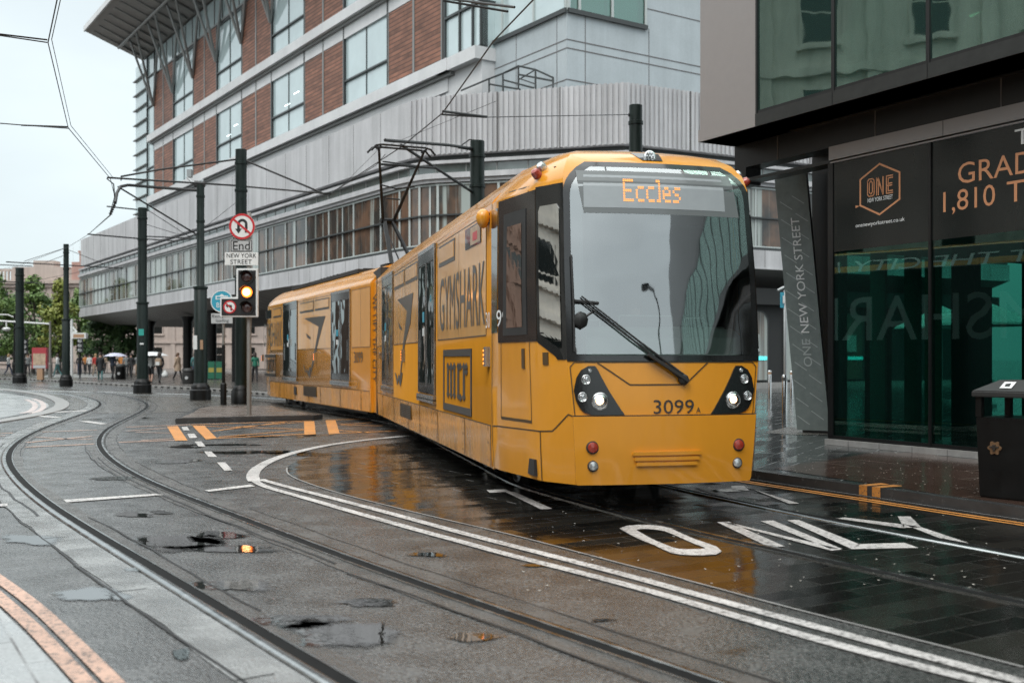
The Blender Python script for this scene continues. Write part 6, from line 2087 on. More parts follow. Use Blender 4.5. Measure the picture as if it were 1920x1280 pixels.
arm(m265, [AT(274, 392, Y), AT(360, 447, Y + 3)], .014); arm(m265, [AT(272, 420, Y), AT(330, 438, Y + 3)], .014)
mb = MB(); mb.obox(AT(265, 629, Y) + Vector((-.03, -.25, 0)), (.22, 0, 0), (0, .012, 0), (0, 0, .28), 0); mb.obox(AT(266, 646, Y) + Vector((0, -.25, 0)), (.16, 0, 0), (0, .012, 0), (0, 0, .07), 1)
mb.build('sticker', [M['teal_paint'], M['sign_white']], m265, True)
m122, p122, z122 = mast(124, 724, 458, 'slender dark mast with a black base, second from the left edge', .21, .14, 3.6)
Y = p122.y
arm(m122, [AT(12, 491, Y - 6), AT(122, 497, Y), AT(230, 503, Y + 3)], .03); arm(m122, [AT(45, 490, Y - 4), AT(122, 465, Y)], .015); arm(m122, [AT(122, 466, Y), AT(195, 495, Y + 3)], .015); arm(m122, [AT(85, 492, Y - 4), AT(122, 478, Y)], .014)
m38, p38, z38 = mast(37, 718, 502, 'stout dark mast nearest the left edge of the street', .26, .24, 3.4)
Y = p38.y
arm(m38, [AT(-40, 527, Y - 5), AT(37, 529, Y), AT(90, 532, Y + 4)], .03); arm(m38, [AT(-30, 495, Y), AT(60, 499, Y + 4)], .03)
# behind the tram
m895, p895, z895 = mast(895, 0, 265, 'dark mast rising behind the tram roof beside the pantograph', .23, .215, 4.2, Y=31.9)
Y = 31.9
arm(m895, [AT(888, 279, Y), AT(840, 272, Y - 2), AT(722, 263, Y - 5)], .045); arm(m895, [AT(888, 362, Y), AT(752, 272, Y - 5)], .04); arm(m895, [AT(862, 275, Y - .5), AT(880, 262, Y), AT(893, 263, Y)], .02)
insul(m895, AT(860, 276, Y - 1), AT(884, 280, Y)); arm(m895, [AT(713, 308, Y - 6), AT(815, 315, Y - 4)], .03); arm(m895, [AT(718, 303, Y - 6), AT(800, 313, Y - 4)], .02)
m1192, p1192, z1192 = mast(1192, 0, 198, 'dark mast behind the tram front against the ribbed concrete band', .19, .17, 4.2, Y=27.4)
Y = 27.4
insul(m1192, AT(1178, 216, Y), AT(1190, 217, Y), .06)
arm(m1192, [AT(1180, 215, Y), AT(910, 220, 21)], .010, 'span_wire'); arm(m1192, [AT(831, 209, 19.5), AT(912, 219, 21)], .026); arm(m1192, [AT(829, 215, 19.5), AT(912, 220, 21)], .018)

def wire(pts, label, r=.011):
    mb = MB(); mb.tube([Vector(p) for p in pts], r, 6)
    return tag(mb.build('overhead_wire', M['wire_black'], smooth=60), label, 'wire', 'overhead tram wires')
ZW = 6.7
def W(px, py, z=ZW):
    Y = (z - EYE) * FPX / (HY - py); return Vector(((px - CX) / FPX * Y, Y, z))
w1 = [Vector((-1.8, 2.0, ZW)), Vector((-4.1, 8.5, ZW)), W(107, 0), W(90, 80), W(128, 240), W(207, 335), AT(215, 368, 31), AT(205, 404, 34), AT(165, 440, 42), AT(128, 463, 56), AT(30, 500, 72), AT(-60, 515, 85)]
wire(w1, 'overhead wire bending across the open sky above the left track', .010)
wire([p + Vector((.06, 0, .05)) for p in w1[:6]], 'second strand beside the overhead wire across the open sky', .007)
PT = TM @ REAR_M @ Vector((0, 2.25, 6.72))
w2 = [Vector((3.6, 3.0, ZW)), Vector((1.6, 10.0, ZW)), W(1000, 0), W(925, 78), W(830, 212), PT, AT(622, 361, 36), AT(372, 445, 46), AT(200, 500, 62), AT(20, 535, 80)]
wire(w2, 'overhead wire above the tram running to its pantograph', .014)
wire([AT(-20, 62, 16.5), AT(88, 75, 17.4)], 'short upper registration arm reaching in from the left at the top of the sky', .014)
wire([AT(-20, 64, 16.5), AT(88, 80, 17.4)], 'short lower registration arm reaching in from the left at the top of the sky', .011)
wire([AT(-30, 229, 18.5), AT(45, 235, 19), AT(130, 241, 19.4)], 'thin pull-off wire entering from the left edge at mid sky', .010)
wire([AT(40, 235, 19), AT(128, 238, 19.4)], 'registration arm holding the wire at mid sky', .014)
wire([AT(832, -3, 17), AT(965, 14, 16)], 'registration arm crossing the top edge above the pantograph, upper one', .02)
wire([AT(832, 2, 17), AT(952, 22, 16)], 'registration arm crossing the top edge above the pantograph, lower one', .018)
wire([AT(622, 362, 35.3), AT(705, 310, 30), AT(722, 290, 29)], 'sagging stay wire from the arm tip to the pantograph side', .010)
wire([AT(640, 350, 35), AT(710, 280, 30), AT(930, 190, 26)], 'thin stay wire slanting over the pale concrete band', .006)
wire([AT(165, 440, 40), AT(207, 404, 34)], 'thin dropper wire below the curved arm on the left', .012)
wire([AT(455, 370, 35), AT(366, 440, 38.5)], 'thin stay wire between the two tall masts', .008)

# ------------------------------------------------------------------ traffic signal and signs
TY = 26.0
pT = G(467, 778, .119)
sig = thing('traffic_light', (pT.x, pT.y, .119), 0, 'traffic signal with amber lamp lit and a no-left-turn panel, on the paved island', 'traffic light')
Y = pT.y
S = lambda x, y, dy=0.0: AT(x, y, Y) + Vector((0, dy, 0))
mb = MB(); mb.lathe((pT.x, pT.y, .119), [(.057, 0), (.057, S(0, 400).z - .119), (.05, S(0, 399).z - .119)], 14)
mb.build('pole', M['pole_grey'], sig, True, smooth=40)
mb = MB()
outl = [(446, 504), (486, 504), (486, 595), (416, 595), (416, 557.5), (446, 557.5)]
mb.prism([S(x, y, -.16) for x, y in outl], (0, .10, 0), 0)
hb = mb.build('backing_board', M['sign_white'], sig, True, bevel=.012)
mb = MB(); outl = [(450, 508), (482.5, 508), (482.5, 591.5), (419, 591.5), (419, 561), (450, 561)]
mb.prism([S(x, y, -.175) for x, y in outl], (0, .02, 0), 0); mb.build('signal_face', M['sign_black'], sig, True)
for (y, kind) in ((520, 'off'), (548.5, 'lit'), (577, 'off')):
    mb = MB(); c = S(466.5, y, -.175)
    mb.lathe(c, [(.165, 0), (.165, .03), (.14, .03), (.135, .005)], 20, 0, ax=(0, -1, 0))
    mb.lathe(c, [(.13, .01), (.11, .03), (.06, .05), (0, .055)], 20, 1, ax=(0, -1, 0))
    if kind == 'lit': mb.lathe(c + Vector((0, -.057, 0)), [(.095, 0), (.06, .01), (0, .012)], 16, 2, ax=(0, -1, 0))
    for k in range(9):                                             # visor
        a0, a1 = R(20 + 140 * k / 9), R(20 + 140 * (k + 1) / 9)
        mb.face([c + Vector((math.cos(a) * .155, dy, math.sin(a) * .155)) for a, dy in ((a0, 0), (a1, 0), (a1, -.16), (a0, -.16))], 0)
    mb.build('signal_lamp', [M['sign_black'], M['lamp_amber_lit'] if kind == 'lit' else M['lamp_off'], M['lamp_core_lit']], sig, True, smooth=40)
def disc(mb, c, r, mi, dy): mb.lathe(Vector(c) + Vector((0, dy, 0)), [(r, 0), (r, .004)], 28, mi, ax=(0, -1, 0))
def ringd(mb, c, r0, r1, mi, dy):
    n = 30; c = Vector(c) + Vector((0, dy, 0))
    P = lambda r, k: c + Vector((math.cos(2 * math.pi * k / n) * r, 0, math.sin(2 * math.pi * k / n) * r))
    for k in range(n): mb.face([P(r0, k), P(r0, k + 1), P(r1, k + 1), P(r1, k)][::-1], mi)
def fstroke(mb, a, b, w, mi, dy):
    a, b = Vector(a) + Vector((0, dy, 0)), Vector(b) + Vector((0, dy, 0)); d = (b - a).normalized(); s = Vector((-d.z, 0, d.x)) * w / 2
    mb.face([a - s, b - s, b + s, a + s], mi)
mb = MB(); c = S(434.5, 576, -.18)
disc(mb, c, .155, 0, 0); ringd(mb, c, .125, .158, 1, -.007)
fstroke(mb, c + Vector((.035, 0, -.09)), c + Vector((.035, 0, .035)), .035, 2, -.007); fstroke(mb, c + Vector((.05, 0, .03)), c + Vector((-.05, 0, .03)), .035, 2, -.008)
mb.face([c + Vector(v) + Vector((0, -.008, 0)) for v in ((-.1, 0, .03), (-.045, 0, -.025), (-.045, 0, .085))], 2)
fstroke(mb, c + Vector((-.10, 0, .09)), c + Vector((.10, 0, -.09)), .03, 1, -.010)
mb.build('no_left_turn_symbol', [M['sign_white'], M['sign_red'], M['sign_black']], sig, True)
# signs fixed to the signal's pole
c = S(455.5, 425.5, -.09)
so = thing('road_sign', c, 0, 'round no U-turn sign with red ring, topmost on the signal pole', 'road sign')
mb = MB(); mb.lathe(c, [(.315, -.02), (.315, .004)], 32, 0, ax=(0, -1, 0)); ringd(mb, c, .262, .315, 1, -.008)
hx, r = .085, .085
for k in range(10):
    a0, a1 = R(180 - 18 * k), R(180 - 18 * (k + 1)); P = lambda a, rr: c + Vector((math.cos(a) * rr + .01, -.008, math.sin(a) * rr + .06))
    mb.face([P(a0, .062), P(a0, .125), P(a1, .125), P(a1, .062)], 2)
fstroke(mb, c + Vector((.104, 0, .06)), c + Vector((.104, 0, -.15)), .063, 2, -.008); fstroke(mb, c + Vector((-.084, 0, .06)), c + Vector((-.084, 0, -.06)), .063, 2, -.008)
mb.face([c + Vector(v) + Vector((0, -.008, 0)) for v in ((-.165, 0, -.055), (-.084, 0, -.17), (-.003, 0, -.055))], 2)
fstroke(mb, c + Vector((-.20, 0, .17)), c + Vector((.20, 0, -.17)), .05, 1, -.011)
mb.build('sign_face', [M['sign_white'], M['sign_red'], M['sign_black']], so, True)
def plate(name, x0, x1, y0, y1, dy, lines, label, border=True, mat='sign_white', bw=.012, YY=None, ctx='sign_black'):
    yy = YY or Y
    A = lambda x, y, d=0: AT(x, y, yy) + Vector((0, dy + d, 0))
    o = thing(name, A((x0 + x1) / 2, (y0 + y1) / 2), 0, label, 'road sign')
    mb = MB(); mb.prism([A(x0, y1), A(x1, y1), A(x1, y0), A(x0, y0)], (0, .02, 0), 0)
    mb.build('plate', M[mat], o, True, bevel=.004)
    mb = MB()
    if border:
        i = 1.6; q = [(x0 + i, y1 - i), (x1 - i, y1 - i), (x1 - i, y0 + i), (x0 + i, y0 + i)]
        for a, b in zip(q, q[1:] + q[:1]): fstroke(mb, A(*a), A(*b), bw, 0, -.005)
    for body, a0, a1, b0, b1 in lines:
        put_text(mb, body, plane_fn(A(a0, b1, -.006), A(a1, b1, -.006) - A(a0, b1, -.006), A(a0, b0, -.006) - A(a0, b1, -.006)), 0)
    mb.build('lettering', M[ctx], o, True)
    return o
plate('road_sign', 433.5, 475, 449.5, 473, -.08, [('End', 438.5, 470, 453, 469)], 'grey End plate between the round sign and the street name plate', True, 'sign_grey', .016)
plate('street_name_plate', 423.5, 486, 473.8, 498, -.10, [('NEW YORK', 427, 482.5, 475.8, 484), ('STREET', 434, 474, 487.3, 495.6)], 'white street name plate reading NEW YORK STREET above the signal', False)
# blue tram-and-bus sign on its own post
bp = G(419, 759); Yb = bp.y
post = thing('sign_post', bp, 0, 'dark post with thick black foot between the mast and the signal', 'post')
mb = MB(); mb.lathe(bp, [(.045, 1.2), (.045, AT(0, 545, Yb).z)], 10); mb.build('post', M['pole_grey'], post, True, smooth=40)
mb = MB(); mb.lathe(bp, [(.10, 0), (.10, .66), (.085, .70), (.055, .72), (.055, 1.9), (.045, 1.95)], 12); mb.build('foot', M['metal_black'], post, True, smooth=40)
c = AT(417, 565, Yb) + Vector((0, -.07, 0))
o = thing('road_sign', c, 0, 'round blue tram lane sign partly hidden by the signal', 'road sign')
mb = MB(); mb.lathe(c, [(.36, -.02), (.36, .0)], 30, 0, ax=(0, -1, 0)); ringd(mb, c, .33, .36, 1, -.004)
mb.box(c.x - .2, c.x + .2, c.y - .008, c.y - .004, c.z + .06, c.z + .18, 1); mb.box(c.x - .16, c.x + .2, c.y - .010, c.y - .006, c.z + .09, c.z + .15, 0)
mb.face([c + Vector(v) for v in ((-.08, -.006, .18), (.08, -.006, .18), (0, -.006, .24))], 1)
put_text(mb, 'BUS', plane_fn(c + Vector((-.17, -.006, -.20)), Vector((.34, 0, 0)), Vector((0, 0, .16))), 1)
mb.build('sign_face', [M['sign_blue'], M['sign_white']], o, True)
plate('road_sign', 397, 437, 587.5, 606.5, -.07, [('Except', 399.5, 425, 590, 597), ('loading', 406, 430, 598, 605.5)], 'grey plate reading Except loading under the blue sign', False, 'sign_grey', YY=Yb, ctx='sign_black')

# ------------------------------------------------------------------ right-hand pavement
cb = G(1829, 931, .114); bo = Vector((cb.x, cb.y, .1165))
binr = thing('litter_bin', bo, BA + R(8), 'black square litter bin with gold rosette on the brown pavement at the right edge', 'litter bin')
def lbin(o, w=.62):
    L = lambda mb, n, m, **k: mb.build(n, m, o, False, **k)
    mb = MB()
    a, b = .0, w; t = .025
    q0 = [(a + t, t, 0), (b - t, t, 0), (b - t, b - t, 0), (a + t, b - t, 0)]; q1 = [(a, a, .80), (b, a, .80), (b, b, .80), (a, b, .80)]
    mb.add(q0 + q1, [(3, 2, 1, 0), (4, 5, 6, 7)] + [(i, (i + 1) % 4, 4 + (i + 1) % 4, 4 + i) for i in range(4)])
    L(mb, 'body', M['metal_black'], bevel=.012)
    for x, y in ((0, 0), (b - .06, 0), (b - .06, b - .06), (0, b - .06)):
        mb = MB(); mb.box(x, x + .06, y, y + .06, .80, 1.02); L(mb, 'corner_post', M['metal_black'])
    mb = MB(); e = .03
    r0 = [(-e, -e, 1.0), (b + e, -e, 1.0), (b + e, b + e, 1.0), (-e, b + e, 1.0)]; r1 = [(-e, -e, 1.06), (b + e, -e, 1.06), (b + e, b + e, 1.06), (-e, b + e, 1.06)]
    r2 = [(.16, .16, 1.17), (b - .16, .16, 1.17), (b - .16, b - .16, 1.17), (.16, b - .16, 1.17)]
    mb.add(r0 + r1 + r2, [(3, 2, 1, 0), (8, 9, 10, 11)] + [(i, (i + 1) % 4, 4 + (i + 1) % 4, 4 + i) for i in range(4)] + [(4 + i, 4 + (i + 1) % 4, 8 + (i + 1) % 4, 8 + i) for i in range(4)])
    L(mb, 'lid', M['fascia_grey'], bevel=.01)
    mb = MB(); P = lambda x, f: Vector((x, -e + (.16 + e) * f - .004, 1.06 + .11 * f + .006))
    mb.face([P(.24, .25), P(.36, .25), P(.36, .8), P(.24, .8)], 0); mb.face([P(.28, .38) + Vector((0, -.001, .002)), P(.33, .38) + Vector((0, -.001, .002)), P(.32, .66) + Vector((0, -.001, .002)), P(.27, .6) + Vector((0, -.001, .002))], 1)
    L(mb, 'sticker', [M['sign_white'], M['sign_black']])
    mb = MB(); c = Vector((.20, -.004, .50)); k = 12
    pts = []
    for i in range(k * 4):
        a = 2 * math.pi * i / (k * 4); rr = .062 + .010 * math.cos(6 * a)
        pts.append(c + Vector((math.cos(a) * rr, .012, math.sin(a) * rr)))
    mb.prism(pts, (0, -.015, 0), 0)
    for z, w_ in ((.026, .014), (.010, .020), (-.008, .017), (-.025, .010)): mb.box(c.x - w_, c.x + w_, -.022, -.004, c.z + z - .005, c.z + z + .005, 1)
    mb.box(c.x - .045, c.x - .018, -.021, -.004, c.z + .004, c.z + .016, 1); mb.box(c.x + .018, c.x + .045, -.021, -.004, c.z + .004, c.z + .016, 1)
    L(mb, 'rosette', [M['gold_emblem'], M['fascia_grey']])
lbin(binr)
def bollard(px, y0, y1, label, amber=False):
    p = G(px, y0, .112); h = EYE - (y1 - HY) * p.y / FPX - .112
    o = thing('bollard', p, 0, label, 'bollard', 'steel bollards beside the shop')
    mb = MB(); r = .062; mb.lathe(p, [(r, 0), (r, h * .97), (r * .8, h * .995), (r * .3, h)], 14, 0); mb.build('post', M['chrome'], o, True, smooth=40)
    mb = MB(); mb.lathe(p + Vector((0, 0, h * .86)), [(r * 1.03, 0), (r * 1.03, h * .08)], 14); mb.build('band', M['wood_tan' if amber else 'steel_grey'], o, True, smooth=40)
bollard(1471, 788, 702, 'nearest plain steel bollard just left of the leaning column')
bollard(1443, 747, 694, 'steel bollard with amber band seen just beside the tram edge', True)
bollard(1484, 744, 695, 'steel bollard with amber band half hidden by the leaning column', True)
p = G(1472, 752, .112); o = thing('sign_post', p, 0, 'tall thin steel post with a small blue sign behind the bollards', 'post')
mb = MB(); mb.lathe(p, [(.055, 0), (.055, AT(0, 545, p.y).z - .11), (.03, AT(0, 543, p.y).z - .11)], 10); mb.build('post', M['steel_grey'], o, True, smooth=40)
mb = MB(); c = AT(1468, 562, p.y); mb.obox(c + Vector((-.1, -.1, -.26)), (.2, .1, 0), (-.01, .02, 0), (0, 0, .5), 0); mb.obox(c + Vector((-.03, -.09, -.12)), (.07, .035, 0), (.008, -.016, 0), (0, 0, .25), 1); mb.tube([c + Vector((-.2, -.1, .30)), c + Vector((.0, 0, .40)), c + Vector((.1, .05, .42))], .04, 6, 2)
mb.build('sign_face', [M['sign_blue'], M['sign_white'], M['steel_grey']], o, True)

# ------------------------------------------------------------------ garden side, far left
def tree(x, y, h, w, leaf, label, seed, n=3000, trunk=.22):
    rnd = random.Random(seed)
    o = thing('tree', (x, y, 0), 0, label, 'tree', 'trees along the gardens')
    mb = MB(); clear = h * .16
    mb.tube([(0, 0, 0), (rnd.uniform(-.1, .1), 0, clear), (rnd.uniform(-.3, .3), rnd.uniform(-.2, .2), h * .5), (0, 0, h * .85)], [trunk, trunk * .8, trunk * .5, .04], 8)
    clumps = []
    for k in range(46):
        f = rnd.random() ** .85
        z = clear + (h - clear) * (.08 + .92 * f)
        prof = (math.sin(math.pi * min(1, (f * .92 + .10))) ** .75) * (1.05 - .35 * f)
        a = rnd.uniform(0, 6.28); rr = w * .5 * prof * math.sqrt(rnd.random())
        c = Vector((math.cos(a) * rr, math.sin(a) * rr, z)); clumps.append((c, rnd.uniform(.45, .95) * w * .2))
        if k % 4 == 0: mb.tube([(0, 0, max(clear, z - h * .18)), tuple(c * .6 + Vector((0, 0, z * .4))), tuple(c)], [trunk * .4, trunk * .25, .02], 5)
    mb.build('trunk', M['bark'], o, False, smooth=50)
    lf = MB()
    for i in range(n):
        c, r = rnd.choice(clumps)
        d = Vector((rnd.gauss(0, 1), rnd.gauss(0, 1), rnd.gauss(0, .8))).normalized() * r * rnd.random() ** .4
        p = c + d
        s = rnd.uniform(.10, .24); nrm = (d.normalized() + Vector((rnd.uniform(-1, 1), rnd.uniform(-1, 1), rnd.uniform(-.3, 1.2)))).normalized()
        e = nrm.orthogonal().normalized(); e2 = nrm.cross(e); a = rnd.uniform(0, 6.28)
        u = (e * math.cos(a) + e2 * math.sin(a)) * s; v = (e2 * math.cos(a) - e * math.sin(a)) * s * .6
        lf.face([p - u, p - v, p + u, p + v])
    lf.build('crown', M[leaf], o, False)
def tree_px(px, top, Y, wpx, leaf, label, seed, n=3000):
    tree((px - CX) / FPX * Y, Y, EYE + (HY - top) * Y / FPX, wpx * Y / FPX, leaf, label, seed, n)
tree_px(-8, 520, 98, 100, 'leaf_green', 'dark green tree cut by the left edge of the picture', 1)
tree_px(62, 525, 104, 95, 'leaf_green', 'broad green tree between the two leftmost masts', 2, 3600)
tree_px(112, 532, 100, 84, 'leaf_yellow', 'yellow-green tree behind the second mast from the left', 3, 3400)
tree_px(150, 545, 112, 70, 'leaf_green', 'green tree at the corner of the office gallery', 4)
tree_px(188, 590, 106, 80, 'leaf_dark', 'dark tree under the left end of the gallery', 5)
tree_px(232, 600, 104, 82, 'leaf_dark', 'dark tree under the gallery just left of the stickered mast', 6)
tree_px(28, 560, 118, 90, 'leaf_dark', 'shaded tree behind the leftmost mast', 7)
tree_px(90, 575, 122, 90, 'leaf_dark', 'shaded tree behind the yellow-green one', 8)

def lamp_post(px, base, top, label, Y, head='camera', mat='pole_grey', r=.09):
    x = (px - CX) / FPX * Y; zt = EYE + (HY - top) * Y / FPX; o = thing('street_lamp', (x, Y, .1), 0, label, 'lamp post')
    mb = MB(); mb.lathe((x, Y, .1), [(r * 1.6, 0), (r * 1.6, 1.0), (r, 1.05), (r * .8, zt - .1)], 10); mb.build('post', M[mat], o, True, smooth=40)
    mb = MB()
    if head == 'camera':
        mb.tube([(x, Y, zt - .2), (x - 4.2, Y, zt + .05)], .06, 6); mb.lathe((x - 3.2, Y, zt - .75), [(0, 0), (.25, .08), (.3, .2), (.12, .3)], 10); mb.tube([(x - 3.2, Y, zt - .4), (x - 3.2, Y, zt)], .05, 6)
    else:
        mb.tube([(x, Y, zt - .2), (x - .5, Y, zt), (x - 2.5, Y, zt + .05)], .05, 6); mb.obox((x - 2.9, Y - .15, zt), (.7, 0, 0), (0, .3, 0), (0, 0, .14))
    mb.build('lamp_head', M['sign_white'], o, True)
lamp_post(94, 709, 602, 'pale street post with a long arm and white lamp in front of the trees', 78)
lamp_post(27, 705, 590, 'thin dark lamp post beside the leftmost mast', 84, 'arm', 'metal_black', .08)
# white information post with pyramid top and display
Y = 72; x = (134 - CX) / FPX * Y
o = thing('information_post', (x, Y, .1), 0, 'white post with pyramid frame and amber departure board', 'information post')
Z = lambda py: EYE + (HY - py) * Y / FPX; X = lambda px: (px - CX) / FPX * Y
mb = MB(); mb.lathe((x, Y, .1), [(.11, 0), (.11, Z(598) - .1)], 10); mb.build('post', M['sign_white'], o, True, smooth=40)
mb = MB()
for a in (127, 144): mb.bar((X(134.5), Y, Z(611)), (X(a), Y, Z(622)), .10)
mb.bar((X(127), Y, Z(622)), (X(144), Y, Z(622)), .09); mb.build('pyramid_frame', M['sign_white'], o, True)
mb = MB(); mb.obox((X(137), Y - .2, Z(634.5)), (X(163) - X(137), 0, 0), (0, .4, 0), (0, 0, Z(624) - Z(634.5)), 0); mb.obox((X(139.5), Y - .21, Z(633)), (X(160) - X(139.5), 0, 0), (0, .01, 0), (0, 0, Z(626.5) - Z(633)), 1)
mb.build('departure_board', [M['sign_white'], M['wood_tan']], o, True)
# small far signal heads
for px, py, Y, lab in ((150, 648, 76, 'far black traffic signal right of the white information post'), (46, 650, 70, 'far black traffic signal beside the leftmost mast')):
    x = (px - CX) / FPX * Y; z = EYE + (HY - py) * Y / FPX
    o = thing('traffic_light', (x, Y, .1), 0, lab, 'traffic light')
    mb = MB(); mb.lathe((x, Y, .1), [(.06, 0), (.06, z + .5)], 8); mb.build('pole', M['metal_black'], o, True)
    mb = MB(); mb.box(x - .18, x + .18, Y - .12, Y + .12, z - .5, z + .5, 0)
    for k in (-.32, 0, .32): mb.lathe((x, Y - .12, z + k), [(.12, 0), (.12, .14)], 10, 1, ax=(.7, -.7, 0))
    mb.build('signal_head', [M['metal_black'], M['sign_grey']], o, True)
# red advertising panel
Y = 70; 
o = thing('advertising_panel', (X(73), Y, .1), 0, 'red topped advertising panel on a tan foot beside the leftmost mast', 'advertising panel')
X = lambda px: (px - CX) / FPX * Y; Z = lambda py: EYE + (HY - py) * Y / FPX
mb = MB(); mb.obox((X(59.5), Y, Z(691)), (X(87.5) - X(59.5), 0, 0), (0, .3, 0), (0, 0, Z(651.5) - Z(691)), 0); mb.build('frame', M['poster_red'], o, True, bevel=.02)
mb = MB(); mb.obox((X(62), Y - .01, Z(684)), (X(85.5) - X(62), 0, 0), (0, .01, 0), (0, 0, Z(662.5) - Z(684)), 0); mb.obox((X(62), Y - .01, Z(690)), (X(85.5) - X(62), 0, 0), (0, .01, 0), (0, 0, Z(684.5) - Z(690)), 1); mb.build('poster', [M['poster_tan'], M['sign_grey']], o, True)
mb = MB(); mb.obox((X(69), Y, .1), (X(79.5) - X(69), 0, 0), (0, .3, 0), (0, 0, Z(691) - .1), 0); mb.build('foot', M['wood_tan'], o, True)
# low railings at the garden edge
def railing(a, b, label):
    o = thing('railing', (a[0], a[1], .1), 0, label, 'railing')
    a, b = Vector((a[0], a[1], .1)), Vector((b[0], b[1], .1)); d = (b - a).normalized(); L = (b - a).length
    mb = MB(); mb.bar(a + Vector((0, 0, 1.05)), b + Vector((0, 0, 1.05)), .06); mb.bar(a + Vector((0, 0, .15)), b + Vector((0, 0, .15)), .05)
    for k in range(int(L / .28)): mb.bar(a + d * k * .28 + Vector((0, 0, .15)), a + d * k * .28 + Vector((0, 0, 1.05)), .03)
    mb.build('bars', M['frame_dark'], o, True)
    for k in range(int(L / 2.2) + 1):
        mb = MB(); mb.bar(a + d * k * 2.2, a + d * k * 2.2 + Vector((0, 0, 1.12)), .09); mb.build('post', M['frame_dark'], o, True)
railing((-44, 94), (-34.5, 92), 'dark railing behind the shoppers near the gallery end')
railing((-48, 86), (-44.5, 88), 'dark railing left of the white information post')
def street_bin(px, y0, y1, wpx, label, mat='metal_black', r=True):
    p = G(px, y0, .1); h = EYE - (y1 - HY) * p.y / FPX - .1; w = wpx * p.y / FPX / 2
    o = thing('litter_bin', p, 0, label, 'litter bin')
    mb = MB(); mb.lathe(p, [(w * .92, 0), (w, .06), (w, h * .72), (w * .9, h * .73), (w * .9, h * .8)], 16); mb.build('body', M[mat], o, True, smooth=40)
    mb = MB(); mb.lathe(p + Vector((0, 0, h * .8)), [(w * 1.08, 0), (w * 1.08, h * .06), (w * .9, h * .16), (w * .3, h * .2)], 16); mb.build('lid', M['fascia_grey'], o, True, smooth=40)
    mb = MB(); mb.lathe(p + Vector((0, -w, h * .38)), [(w * .28, -.02), (w * .28, .012)], 14, 0, ax=(0, -1, 0)); mb.build('emblem', M['sign_grey'], o, True)
street_bin(226, 711, 682, 19, 'round black litter bin beside the shoppers at the left')
street_bin(353, 719, 690, 22, 'grey green litter bin between the two masts near the gallery columns', 'fascia_grey')
for i, (px, lab) in enumerate(((396, 'left one of two green boards with yellow panel by the sign post'), (411, 'right one of two green boards with yellow panel by the sign post'))):
    p = G(px, 712, .1); w = 13 * p.y / FPX; h = 1.15
    o = thing('pavement_board', p, 0, lab, 'board', 'green pavement boards')
    mb = MB(); mb.obox(p + Vector((-w / 2, 0, .06)), (w, 0, 0), (0, .25, 0), (0, 0, h)); mb.build('panel', M['bin_green'], o, True, bevel=.02)
    mb = MB(); mb.obox(p + Vector((-w / 2 + .05, -.01, .5)), (w - .1, 0, 0), (0, .012, 0), (0, 0, .3)); mb.build('poster', M['board_yellow'], o, True)
    mb = MB(); mb.obox(p + Vector((-w / 2, -.05, 0)), (.1, 0, 0), (0, .35, 0), (0, 0, .06)); mb.obox(p + Vector((w / 2 - .1, -.05, 0)), (.1, 0, 0), (0, .35, 0), (0, 0, .06)); mb.build('foot', M['frame_dark'], o, True)
o = thing('street_lamp', (10.2, -3.2, .11), 0, 'black street lamp on the right pavement behind the viewer', 'lamp post')
mb = MB(); mb.lathe((10.2, -3.2, .11), [(.12, 0), (.12, 1.1), (.07, 1.2), (.06, 6.2)], 10); mb.build('post', M['metal_black'], o, True, smooth=40)
mb = MB(); mb.tube([(10.2, -3.2, 6.2), (9.9, -3.2, 6.5), (9.2, -3.2, 6.6)], .05, 6); mb.lathe((8.95, -3.2, 6.5), [(.1, 0), (.3, .05), (.3, .14), (.1, .2)], 12); mb.build('lamp_head', M['metal_black'], o, True)

